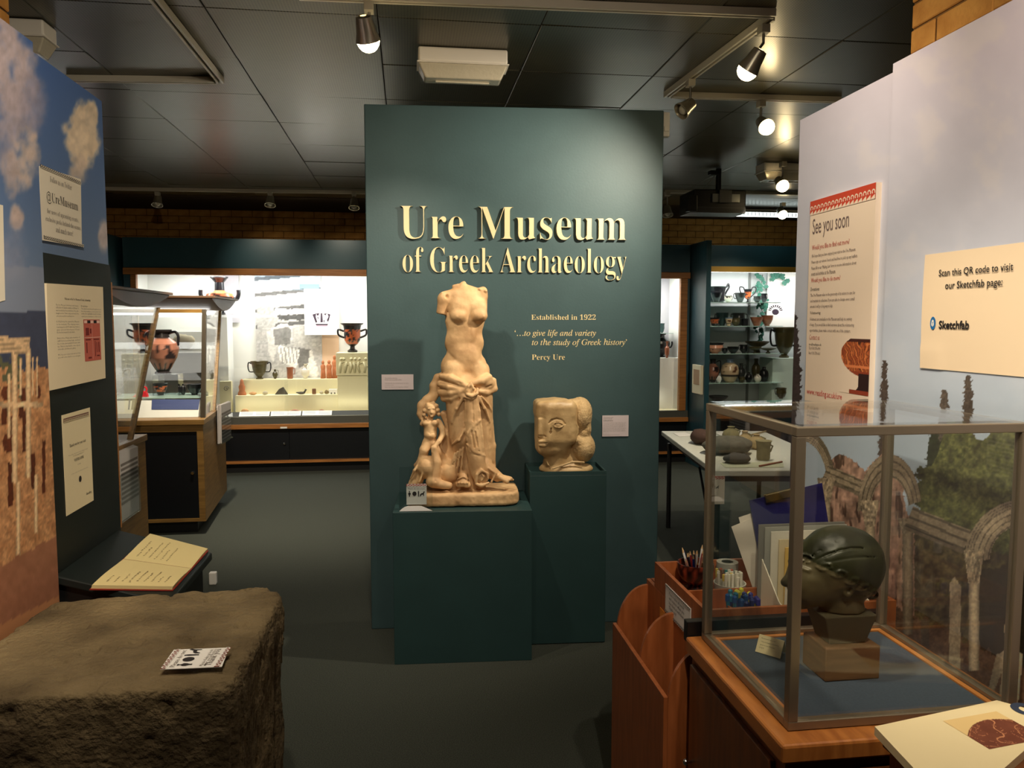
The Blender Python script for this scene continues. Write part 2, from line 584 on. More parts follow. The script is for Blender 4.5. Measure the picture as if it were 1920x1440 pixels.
class Sculpt:
    """signed distance sculpting on a grid, surfaced with surface nets; x right, y away from the viewer, z up"""
    def __init__(s, lo, hi, h):
        s.lo = np.array(lo, float); s.h = h
        s.n = np.ceil((np.array(hi, float) - s.lo) / h).astype(int) + 1
        s.g = np.full(s.n, 1e3, np.float32)

    def _win(s, lo, hi):
        a = np.clip(np.floor((np.array(lo) - s.lo) / s.h).astype(int), 0, s.n)
        b = np.clip(np.ceil((np.array(hi) - s.lo) / s.h).astype(int) + 1, 0, s.n)
        if (b <= a).any(): return None, None
        ax = [s.lo[i] + s.h * np.arange(a[i], b[i]) for i in range(3)]
        X, Y, Z = np.meshgrid(*ax, indexing='ij', sparse=True)
        return (slice(a[0], b[0]), slice(a[1], b[1]), slice(a[2], b[2])), (X, Y, Z)

    def _mix(s, sl, d, k, op):
        g = s.g[sl]
        d = d.astype(np.float32)
        if op == 'sub':
            if k > 0:
                h = np.clip(0.5 - 0.5 * (g + d) / k, 0, 1)
                r = g * (1 - h) + (-d) * h + k * h * (1 - h)
            else: r = np.maximum(g, -d)
        else:
            if k > 0:
                h = np.clip(0.5 + 0.5 * (g - d) / k, 0, 1)
                r = g * (1 - h) + d * h - k * h * (1 - h)
            else: r = np.minimum(g, d)
        s.g[sl] = r

    def ell(s, c, r, k=3.0, op='add', rot=None):
        """ellipsoid, optional rotation matrix"""
        c = np.array(c, float); r = np.array(r, float); m = r.max() + k * 2 + s.h * 3
        sl, G = s._win(c - m, c + m)
        if sl is None: return s
        x, y, z = G[0] - c[0], G[1] - c[1], G[2] - c[2]
        if rot is not None:
            R = np.array(rot).T
            x, y, z = R[0, 0] * x + R[0, 1] * y + R[0, 2] * z, R[1, 0] * x + R[1, 1] * y + R[1, 2] * z, R[2, 0] * x + R[2, 1] * y + R[2, 2] * z
        k0 = np.sqrt((x / r[0]) ** 2 + (y / r[1]) ** 2 + (z / r[2]) ** 2)
        k1 = np.sqrt((x / r[0] ** 2) ** 2 + (y / r[1] ** 2) ** 2 + (z / r[2] ** 2) ** 2) + 1e-9
        s._mix(sl, k0 * (k0 - 1) / k1, k, op)
        return s

    def cap(s, a, b, ra, rb=None, k=3.0, op='add', flat=None):
        """tapered capsule; flat=(axis scale tuple) squashes about the segment"""
        rb = ra if rb is None else rb
        a = np.array(a, float); b = np.array(b, float)
        m = max(ra, rb) * (1 if flat is None else 1 / min(flat)) + 2 * k + s.h * 3
        sl, G = s._win(np.minimum(a, b) - m, np.maximum(a, b) + m)
        if sl is None: return s
        ab = b - a; L2 = ab @ ab + 1e-9
        px, py, pz = G[0] - a[0], G[1] - a[1], G[2] - a[2]
        t = np.clip((px * ab[0] + py * ab[1] + pz * ab[2]) / L2, 0, 1)
        dx, dy, dz = px - t * ab[0], py - t * ab[1], pz - t * ab[2]
        if flat is not None:
            dx, dy, dz = dx * flat[0], dy * flat[1], dz * flat[2]
        d = np.sqrt(dx * dx + dy * dy + dz * dz) - (ra + (rb - ra) * t)
        s._mix(sl, d, k, op)
        return s

    def path(s, pts, r, k=3.0, op='add', flat=None):
        n = len(pts)
        rs = r if hasattr(r, '__len__') else [r] * n
        for i in range(n - 1): s.cap(pts[i], pts[i + 1], rs[i], rs[i + 1], k, op, flat)
        return s

    def box(s, c, hs, rnd=1.0, k=2.0, op='add', rot=None):
        c = np.array(c, float); hs = np.array(hs, float); m = np.linalg.norm(hs) + 2 * k + s.h * 3
        sl, G = s._win(c - m, c + m)
        if sl is None: return s
        x, y, z = G[0] - c[0], G[1] - c[1], G[2] - c[2]
        if rot is not None:
            R = np.array(rot).T
            x, y, z = R[0, 0] * x + R[0, 1] * y + R[0, 2] * z, R[1, 0] * x + R[1, 1] * y + R[1, 2] * z, R[2, 0] * x + R[2, 1] * y + R[2, 2] * z
        q = [np.abs(x) - hs[0] + rnd, np.abs(y) - hs[1] + rnd, np.abs(z) - hs[2] + rnd]
        q = np.broadcast_arrays(*q)
        d = np.sqrt(sum(np.maximum(a, 0) ** 2 for a in q)) + np.minimum(np.maximum(q[0], np.maximum(q[1], q[2])), 0) - rnd
        s._mix(sl, d, k, op)
        return s

    def field(s, fn, lo=None, hi=None):
        """g = fn(g, X, Y, Z) in a window"""
        lo = s.lo if lo is None else lo
        hi = s.lo + s.h * s.n if hi is None else hi
        sl, G = s._win(lo, hi)
        s.g[sl] = fn(s.g[sl], *G)
        return s

    def mesh(s):
        g = s.g; h = s.h
        g[0] = g[-1] = 10; g[:, 0] = g[:, -1] = 10; g[:, :, 0] = g[:, :, -1] = 10
        ins = g < 0
        cnt = np.zeros(np.array(g.shape) - 1, np.int16)
        for i in (0, 1):
            for j in (0, 1):
                for k in (0, 1):
                    cnt += ins[i:i + cnt.shape[0], j:j + cnt.shape[1], k:k + cnt.shape[2]]
        act = (cnt > 0) & (cnt < 8)
        I = np.argwhere(act)
        idx = np.full(cnt.shape, -1, np.int64); idx[act] = np.arange(len(I))
        pos = np.zeros((len(I), 3)); num = np.zeros(len(I))
        corners = [(0, 0, 0), (1, 0, 0), (0, 1, 0), (1, 1, 0), (0, 0, 1), (1, 0, 1), (0, 1, 1), (1, 1, 1)]
        val = [g[I[:, 0] + c[0], I[:, 1] + c[1], I[:, 2] + c[2]] for c in corners]
        for a in range(8):
            for b in range(a + 1, 8):
                if sum(abs(corners[a][q] - corners[b][q]) for q in range(3)) != 1: continue
                va, vb = val[a], val[b]
                m = (va < 0) != (vb < 0)
                t = np.where(m, va / np.where(m, va - vb, 1), 0)
                for q in range(3):
                    pos[:, q] += np.where(m, corners[a][q] + t * (corners[b][q] - corners[a][q]), 0)
                num += m
        V = s.lo + h * (I + pos / num[:, None])
        Q = []
        for ax in range(3):
            sh = [slice(1, -1)] * 3
            sh[ax] = slice(0, -1)
            A = ins[tuple(sh)]
            sh2 = list(sh); sh2[ax] = slice(1, None)
            B = ins[tuple(sh2)]
            E = np.argwhere(A != B)
            off = np.array([1, 1, 1]); off[ax] = 0
            E = E + off
            flip = ins[E[:, 0], E[:, 1], E[:, 2]]
            u, w = [(1, 2), (2, 0), (0, 1)][ax]
            du = np.zeros(3, int); du[u] = 1
            dw = np.zeros(3, int); dw[w] = 1
            def at(p): return idx[p[:, 0], p[:, 1], p[:, 2]]
            q = np.stack([at(E - du - dw), at(E - dw), at(E), at(E - du)], 1)
            q[~flip] = q[~flip][:, ::-1]
            Q.append(q)
        Q = np.concatenate(Q)
        Q = Q[(Q >= 0).all(1)]
        return V, Q


def sculpt_obj(name, V, Q, m, parent=None, smooth_it=2, colors=None, label=None):
    """V in world coordinates"""
    V = V.copy()
    # light laplacian smoothing through quad edges
    e = np.concatenate([Q[:, [0, 1]], Q[:, [1, 2]], Q[:, [2, 3]], Q[:, [3, 0]]])
    for _ in range(smooth_it):
        S = np.zeros_like(V); c = np.zeros(len(V))
        for d in range(3):
            S[:, d] = np.bincount(e[:, 0], V[e[:, 1], d], len(V)) + np.bincount(e[:, 1], V[e[:, 0], d], len(V))
        c = np.bincount(e[:, 0], None, len(V)) + np.bincount(e[:, 1], None, len(V))
        V = V * 0.5 + 0.5 * S / np.maximum(c, 1)[:, None]
    off = np.array([(V[:, 0].min() + V[:, 0].max()) / 2, (V[:, 1].min() + V[:, 1].max()) / 2, V[:, 2].min()])
    loc = off.copy()
    q = parent
    while q is not None:
        loc = loc - np.array(q.location); q = q.parent
    me = bpy.data.meshes.new(name)
    me.vertices.add(len(V)); me.vertices.foreach_set('co', (V - off).astype(np.float32).ravel())
    me.loops.add(len(Q) * 4); me.loops.foreach_set('vertex_index', Q.ravel().astype(np.int32))
    me.polygons.add(len(Q)); me.polygons.foreach_set('loop_start', (np.arange(len(Q)) * 4).astype(np.int32))
    me.update(calc_edges=True)
    me.polygons.foreach_set('use_smooth', [True] * len(Q))
    if colors is not None:
        ca = me.color_attributes.new('Col', 'FLOAT_COLOR', 'POINT')
        cc = np.ones((len(V), 4), np.float32); cc[:, :3] = colors
        ca.data.foreach_set('color', cc.ravel())
    me.materials.append(m)
    o = bpy.data.objects.new(name, me); COL.objects.link(o)
    if parent is not None: o.parent = parent
    o.location = tuple(loc)
    if label: o['label'] = label
    return o


def rotz(a):
    c, s_ = math.cos(a), math.sin(a); return np.array([[c, -s_, 0], [s_, c, 0], [0, 0, 1.0]])


def roty(a):
    c, s_ = math.cos(a), math.sin(a); return np.array([[c, 0, s_], [0, 1, 0], [-s_, 0, c]])


def rotx(a):
    c, s_ = math.cos(a), math.sin(a); return np.array([[1, 0, 0], [0, c, -s_], [0, s_, c]])

# ------------------------------------------------------------------ sculptures (sculpted as signed distance fields)
MARBLE = mat('weathered_marble', (176, 134, 90), rough=0.6, rgb2=(232, 194, 144), scale=9, detail=7, bump=0.12, bscale=60, fac=(0.3, 0.7))
LIME = mat('cream_limestone', (172, 142, 98), rough=0.45, rgb2=(206, 176, 128), scale=14, detail=7, bump=0.1, bscale=120)
LIMER = mat('pecked_limestone', (192, 160, 112), rough=0.75, rgb2=(214, 184, 136), scale=30, detail=7, bump=0.5, bscale=220)
DKBRONZE = mat('dark_green_bronze', (40, 38, 22), rough=0.34, rgb2=(66, 62, 36), scale=12, metal=0.35, bump=0.1, bscale=40)


def SP(u, v, y=0.0):
    return (u, y, -(v + y * (v - 604) / 1450.0))


def statue_sculpt():
    S = Sculpt((756, -66, -960), (984, 60, -530), 1.5)
    c = S.cap; e = S.ell
    # --- torso
    e(SP(876, 585, 4), (36, 20, 32), 4)
    e(SP(872, 566, 5), (38, 15, 15), 9)
    c(SP(842, 566, 4), SP(866, 552, 4), 8, 8, 7)
    c(SP(903, 562, 4), SP(872, 552, 4), 8, 8, 7)
    c(SP(866, 556, 4), SP(868, 546, 3), 9, 6, 5)
    e(SP(870, 541, 2), (4, 4, 3), 2)
    e(SP(905, 556, 4), (8, 11, 8), 5)
    c(SP(905, 566, 4), SP(901, 600, 6), 8, 9, 5)
    e(SP(909, 556, -3), (4, 5, 4), 1.5)
    e(SP(899, 553, -4), (3.5, 4, 3), 1.5)
    e(SP(906, 558, -11), (3.5, 5, 3.5), 1.2, 'sub')
    e(SP(895, 556, -11), (3, 4, 2.5), 1.2, 'sub')
    c(SP(850, 548, 2), SP(858, 546, 2), 3, 3, 3)
    # viewer-left shoulder and arm stump
    e(SP(834, 571, 4), (12.5, 13, 13), 8)
    c(SP(833, 572, 4), SP(829, 600, 2), 11.5, 11, 5)
    S.box(SP(822, 611, 3), (17, 18, 12.5), 1, 1.2, 'sub', rot=roty(0.16))
    e(SP(842, 600, 4), (4, 9, 10), 3, 'sub')
    e(SP(838, 566, -9), (3, 5, 5), 1.5, 'sub')
    e(SP(830, 560, -2), (3, 3, 2), 1.5)
    # ribcage, waist, belly, hips
    c(SP(872, 610, 5), SP(870, 640, 5), 25, 24, 8, flat=(0.74, 1.25, 1))
    e(SP(871, 612, 5), (34, 17, 22), 8)
    e(SP(870, 655, 4), (36, 18, 26), 9)
    e(SP(870, 672, -1), (27, 17, 22), 8)
    e(SP(869, 696, 6), (43, 20, 34), 10)
    e(SP(882, 636, -11), (8, 4, 12), 6)
    # breasts
    for (bx, by, nx_) in ((860, 600, 857), (897, 600, 905)):
        e(SP(bx, by - 9, -9), (15, 9, 17), 9)
        e(SP(bx, by + 2, -11), (15.5, 13, 13), 4)
        e(SP(nx_, 604, -21.5), (2.0, 2.2, 2.0), 2)
    c(SP(880, 585, -18), SP(880, 606, -18), 1.0, 2.0, 4, 'sub')
    S.path([SP(840, 672, -8), SP(852, 682, -14), SP(860, 692, -17)], 0.8, 6, 'sub')
    S.path([SP(906, 668, -6), SP(900, 680, -13), SP(893, 690, -17)], 0.8, 6, 'sub')
    # navel, groin
    e(SP(881, 653, -19), (1.6, 5, 1.8), 1.5, 'sub')
    c(SP(881, 640, -18), SP(881, 620, -15), 1.5, 1.0, 3, 'sub')
    # thighs
    c(SP(851, 702, -3), SP(853, 735, -6), 21, 22, 3)
    c(SP(898, 704, -3), SP(897, 735, -6), 19, 20, 3)
    e(SP(876, 684, -9), (22, 9, 22), 10)
    S.path([SP(855, 686, -20), SP(866, 698, -24), SP(875, 706, -24)], 1.3, 1.5, 'sub')
    S.path([SP(894, 692, -20), SP(885, 698, -24), SP(875, 706, -24)], 1.3, 1.5, 'sub')
    S.path([SP(875, 706, -24), SP(877, 724, -27)], 1.8, 1.5, 'sub')
    # --- lower drapery mass
    c(SP(876, 740, 3), SP(880, 890, 3), 38, 34, 6, flat=(0.92, 1.25, 1))
    c(SP(858, 745, -6), SP(864, 830, -14), 24, 20, 8)
    c(SP(864, 830, -14), SP(866, 900, -8), 19, 13, 8)
    c(SP(900, 745, -4), SP(903, 870, -4), 22, 20, 8)
    c(SP(868, 860, 5), SP(872, 912, 2), 32, 36, 8, flat=(0.95, 1.3, 1))
    # outer hem right
    S.path([SP(918, 800, 0), SP(922, 845, 0), SP(922, 884, -2)], [5, 6, 6], 4)
    S.path([SP(907, 884, -14), SP(916, 892, -16), SP(924, 886, -8)], [4, 4, 4], 3)
    S.path([SP(912, 800, -16), SP(914, 850, -18), SP(917, 884, -16)], [2, 2.5, 2], 3)
    # top roll
    S.path([SP(828, 714, -10), SP(845, 718, -26), SP(862, 726, -31), SP(876, 734, -33)], [6, 6.5, 6, 5], 2.5)
    S.path([SP(825, 728, -8), SP(842, 734, -26), SP(860, 738, -31), SP(874, 739, -34)], [7, 6.5, 5, 4], 2.5)
    S.path([SP(827, 744, -8), SP(845, 745, -26), SP(860, 743, -32), SP(873, 741, -34)], [8, 7, 5, 3.5], 2.5)
    S.path([SP(832, 755, -8), SP(846, 756, -24), SP(862, 749, -31), SP(874, 745, -33)], [7, 6, 5, 3.5], 2.0)
    S.path([SP(842, 719, -34), SP(856, 725, -37), SP(868, 730, -38)], [1.6, 1.8, 1.2], 1.2, 'sub')
    S.path([SP(834, 740, -33), SP(850, 738, -37), SP(864, 737, -38)], [1.8, 1.8, 1], 1.2, 'sub')
    S.path([SP(824, 727, -14), SP(836, 728, -27), SP(850, 731, -34)], [1.0, 1.4, 1], 1.2, 'sub')
    # right bulge
    S.path([SP(884, 728, -30), SP(900, 723, -27), SP(914, 716, -20)], [6, 7, 7], 3)
    e(SP(911, 727, -8), (15, 20, 16), 4)
    S.path([SP(924, 722, -8), SP(925, 738, -10), SP(910, 746, -22), SP(892, 742, -31)], [5, 6, 5, 4], 2.5)
    S.path([SP(919, 732, -24), SP(905, 737, -29), SP(894, 740, -33)], [2.2, 1.8, 1.2], 1.2, 'sub')
    S.path([SP(893, 744, -30), SP(908, 742, -26), SP(920, 744, -16)], [1.6, 2, 2], 1.5)
    e(SP(913, 735, -27), (5, 3, 2), 1, 'sub')
    # knot
    e(SP(880, 742, -35), (11, 8, 10), 2)
    S.path([SP(872, 744, -42), SP(876, 733, -42), SP(881, 728, -40), SP(886, 738, -43)], [2.6, 3, 3, 2.6], 1)
    S.path([SP(873, 748, -42), SP(882, 752, -44), SP(892, 747, -42), SP(893, 738, -38)], [3, 3.2, 3, 2.6], 1)
    S.path([SP(872, 754, -40), SP(882, 757, -42), SP(891, 752, -40)], [2.2, 2.4, 2], 1)
    e(SP(879, 741, -45), (3, 3, 4), 1, 'sub')
    # central fall of cloth
    S.path([SP(882, 756, -36), SP(884, 800, -38), SP(888, 850, -38), SP(893, 895, -36)], [10, 12, 14, 14], 2.5, flat=(1, 2.2, 1))
    S.path([SP(871, 758, -33), SP(871, 800, -35), SP(873, 850, -36), SP(880, 890, -36), SP(890, 918, -38)], [2.2, 2.4, 2.4, 2.4, 2], 1.5)
    S.path([SP(892, 757, -34), SP(896, 780, -37), SP(899, 810, -38), SP(903, 850, -38), SP(906, 890, -36)], [2.2, 2.6, 2.6, 2.4, 2.2], 1.5)
    for (a, b) in ((883, 885), (888, 892)):
        S.path([SP(a, 760, -41), SP(a + 2, 790, -42), SP(b, 815, -42)], [1.3, 1.1, 0.7], 1.2, 'sub')
    for a in (882, 888, 894):
        S.path([SP(a, 815, -42), SP(a + 3, 838, -43), SP(a + 6, 855, -42)], [1.4, 1.5, 0.8], 1.2, 'sub')
    S.path([SP(897, 797, -40), SP(885, 808, -42), SP(875, 820, -42), SP(872, 836, -40)], [2.4, 2.6, 2.2, 2], 1.4)
    S.path([SP(873, 842, -40), SP(881, 855, -42), SP(895, 860, -42), SP(906, 864, -38)], [2.2, 2.4, 2.4, 2], 1.4)
    S.path([SP(875, 847, -43), SP(883, 860, -44), SP(899, 866, -43)], [1.3, 1.5, 1], 1, 'sub')
    # fold bundle from knot to the right knee
    S.path([SP(894, 752, -33), SP(906, 775, -30), SP(916, 800, -20)], [3, 3, 2], 3)
    S.path([SP(900, 752, -32), SP(912, 766, -26), SP(920, 780, -14)], [2, 2, 2], 2)
    # folds on viewer-left leg
    S.path([SP(868, 752, -36), SP(855, 775, -34), SP(846, 800, -26)], [3.2, 3.2, 2.4], 3)
    S.path([SP(869, 756, -38), SP(858, 782, -37), SP(850, 812, -32), SP(846, 838, -24)], [1.6, 2.2, 2.2, 1.5], 1.6, 'sub')
    S.path([SP(868, 815, -36), SP(858, 834, -37), SP(846, 842, -30)], [2.6, 2.8, 2], 2)
    S.path([SP(868, 825, -36), SP(860, 845, -36), SP(846, 852, -28)], [1.8, 2.2, 1.6], 1.4, 'sub')
    for q in (0, 1, 2, 3):
        S.path([SP(866 - q * 5, 850 + q * 3, -32), SP(864 - q * 7, 880 + q * 2, -30), SP(860 - q * 8, 906, -26)], [2.2, 2.4, 1.8], 2)
        S.path([SP(869 - q * 5, 856 + q * 3, -34), SP(867 - q * 7, 884 + q * 2, -33), SP(864 - q * 8, 906, -30)], [1.4, 1.6, 1.2], 1.4, 'sub')
    for q in (0, 1, 2):
        S.path([SP(909 + q * 4, 800 + q * 8, -26 + q * 4), SP(911 + q * 4, 840, -27 + q * 4), SP(913 + q * 4, 872, -26 + q * 4)], [1.5, 1.6, 1.2], 1.4, 'sub')
    # swirl at the hem and cloth by the right foot
    e(SP(900, 905, -34), (13, 10, 14), 3)
    S.path([SP(889, 916, -44), SP(891, 900, -45), SP(900, 892, -44), SP(910, 898, -44), SP(911, 908, -45)], [3, 3, 3, 3, 2.6], 1)
    S.path([SP(889, 918, -44), SP(900, 921, -46), SP(912, 916, -44)], [3, 3.2, 2.6], 1)
    S.path([SP(899, 912, -46), SP(904, 904, -46), SP(900, 900, -46)], [2, 2, 1.6], 0.8)
    e(SP(896, 907, -47), (3, 4, 5), 1, 'sub')
    c(SP(905, 886, -20), SP(930, 904, -22), 16, 10, 5)
    S.path([SP(912, 888, -34), SP(926, 898, -34), SP(918, 914, -36)], [2.4, 2.4, 2], 1.6)
    # feet
    c(SP(934, 906, -28), SP(952, 909, -34), 8, 5.5, 3, flat=(1, 1, 1.2))
    for q in range(4): c(SP(946 + q * 3, 909 + 0.5 * q, -40 + q * 4), SP(951 + q * 2.5, 911, -42 + q * 5), 2.6, 2.3, 0.8)
    c(SP(934, 906, -36), SP(946, 914, -42), 5, 4, 2)
    c(SP(866, 902, -30), SP(866, 914, -40), 9, 8, 2.5)
    S.box(SP(866, 918, -38), (14, 10, 4), 2, 1)
    for q in range(4): c(SP(858 + q * 5, 914, -44), SP(857 + q * 5.5, 916, -48), 2.6, 2.4, 0.7)
    S.path([SP(856, 908, -44), SP(866, 904, -45), SP(877, 908, -43)], [1.4, 1.4, 1.4], 0.6)
    # --- support rising behind the child: curling tail
    S.path([SP(830, 709, 8), SP(820, 716, 8), SP(813, 732, 8), SP(812, 748, 8), SP(800, 758, 6), SP(791, 768, 4), SP(788, 784, 2), SP(790, 792, 0)],
           [4, 7, 8, 8, 8.5, 9, 7, 5], 3)
    S.path([SP(832, 710, 8), SP(826, 722, 8), SP(822, 745, 8), SP(812, 758, 6)], [3, 4, 4, 5], 3)
    # mass behind
    c(SP(835, 820, 14), SP(830, 895, 10), 14, 26, 6)
    c(SP(842, 830, 4), SP(848, 905, 0), 8, 16, 6)
    # --- child figure
    c(SP(806, 808, -10), SP(806, 838, -10), 12.5, 11, 3, flat=(1, 1.15, 1))
    e(SP(799, 801, -16), (8, 6, 6), 3); e(SP(814, 801, -16), (8, 6, 6), 3)
    e(SP(807, 824, -15), (11, 9, 9), 3)
    c(SP(806, 792, -10), SP(808, 786, -10), 5.5, 5.5, 3)
    e(SP(809, 779, -14), (9.5, 10.5, 11.5), 2)
    e(SP(808, 770, -11), (12, 12, 8), 2)
    for (a, b, r) in ((796, 778, 4.5), (795, 786, 4.2), (798, 791, 3), (820, 777, 4.5), (822, 785, 4), (802, 766, 4), (812, 764, 4), (818, 769, 4)):
        e(SP(a, b, -13), (r, r + 2, r), 1.2)
    e(SP(805, 778.5, -24.5), (1.8, 2.4, 1.2), 0.8, 'sub'); e(SP(812.5, 778.5, -24.5), (1.8, 2.4, 1.2), 0.8, 'sub')
    c(SP(809, 778, -23.5), SP(809, 782.5, -25.5), 1.0, 1.7, 1)
    e(SP(809, 786.5, -23.5), (2.8, 1.6, 0.7), 0.5, 'sub')
    e(SP(809, 789, -22), (3, 2.6, 2), 1)
    c(SP(802, 774.5, -23.2), SP(807, 774, -24), 0.9, 0.9, 0.8); c(SP(811, 774, -24), SP(816, 774.5, -23), 0.9, 0.9, 0.8)
    c(SP(794, 798, -8), SP(791, 803, -8), 5, 4.5, 2)
    S.path([SP(821, 798, -10), SP(828, 812, -12), SP(829, 824, -16), SP(822, 836, -24), SP(814, 846, -30)], [6, 5.5, 5, 4.6, 4], 2)
    e(SP(813, 848, -31), (6, 5, 5), 1.5)
    for q in range(3): c(SP(809 + q * 4, 850, -34), SP(809 + q * 4, 857, -33), 1.8, 1.6, 0.6)
    S.path([SP(801, 838, -11), SP(795, 852, -18), SP(789, 868, -16)], [10, 8.5, 6.5], 3)
    S.path([SP(789, 868, -16), SP(784, 876, -8), SP(778, 880, -6)], [6, 5, 4], 2)
    S.path([SP(812, 840, -12), SP(820, 856, -14), SP(830, 870, -10)], [9, 8, 7], 3)
    S.path([SP(803, 818, -21), SP(807, 822, -22.5), SP(812, 820, -21)], [0.8, 0.9, 0.8], 0.8, 'sub')
    # wing
    c(SP(832, 785, 4), SP(841, 818, 4), 8, 4, 2, flat=(1, 1.8, 1))
    for q in range(3): S.path([SP(828 + q * 4, 786, -1), SP(835 + q * 3, 815, 0)], [0.9, 0.7], 0.8, 'sub')
    # sea creature under the child
    S.path([SP(815, 855, -28), SP(817, 875, -32), SP(814, 900, -34)], [7, 9, 10], 3)
    S.path([SP(809, 858, -34), SP(811, 880, -40), SP(807, 902, -42)], [1.2, 1.4, 1.2], 1, 'sub')
    e(SP(800, 884, -16), (20, 24, 22), 5)
    e(SP(838, 895, -12), (20, 24, 24), 6)
    c(SP(790, 885, -12), SP(776, 918, -16), 12, 12, 5)
    S.path([SP(786, 876, -24), SP(777, 890, -30), SP(770, 905, -26)], [2.4, 2.6, 2.2], 1.6)
    S.path([SP(790, 880, -30), SP(792, 896, -36), SP(786, 912, -38)], [2.0, 2.4, 2.2], 1.6)
    e(SP(812, 912, -36), (14, 13, 11), 4)
    c(SP(820, 916, -38), SP(840, 920, -42), 9, 6.5, 3)
    S.path([SP(818, 919, -48), SP(834, 923, -50)], [1, 0.8], 0.8, 'sub')
    e(SP(816, 911, -48), (2.2, 2, 2), 0.8, 'sub')
    # --- plinth
    S.box((867, -4, -936), (102, 50, 12), 6, 2)
    S.box((968, -56, -936), (14, 14, 30), 1, 7, 'sub', rot=rotz(0.7))
    # weathering
    def wear(g, X, Y, Z):
        n = vnoise(X / 9 + 0 * Y + 0 * Z, Y / 9 + 0 * X + 0 * Z, Z / 9 + 0 * X + 0 * Y, 3) - 0.5
        n2 = vnoise(X / 3.4 + 0 * Y + 0 * Z, Y / 3.4 + 0 * X + 0 * Z, Z / 3.4 + 0 * X + 0 * Y, 5) - 0.5
        return g + (n * 0.9 + n2 * 0.5).astype(np.float32)
    m = np.abs(S.g) < 4
    ii = np.argwhere(m)
    P = S.lo + S.h * ii
    low = np.where(P[:, 2] < -905, 1.6, 0.7)
    S.g[m] += ((vnoise(P[:, 0] / 9, P[:, 1] / 9, P[:, 2] / 9, 3) - 0.5) * 1.0 * low + (vnoise(P[:, 0] / 3.3, P[:, 1] / 3.3, P[:, 2] / 3.3, 5) - 0.5) * 0.6 * low).astype(np.float32)
    return S.mesh()


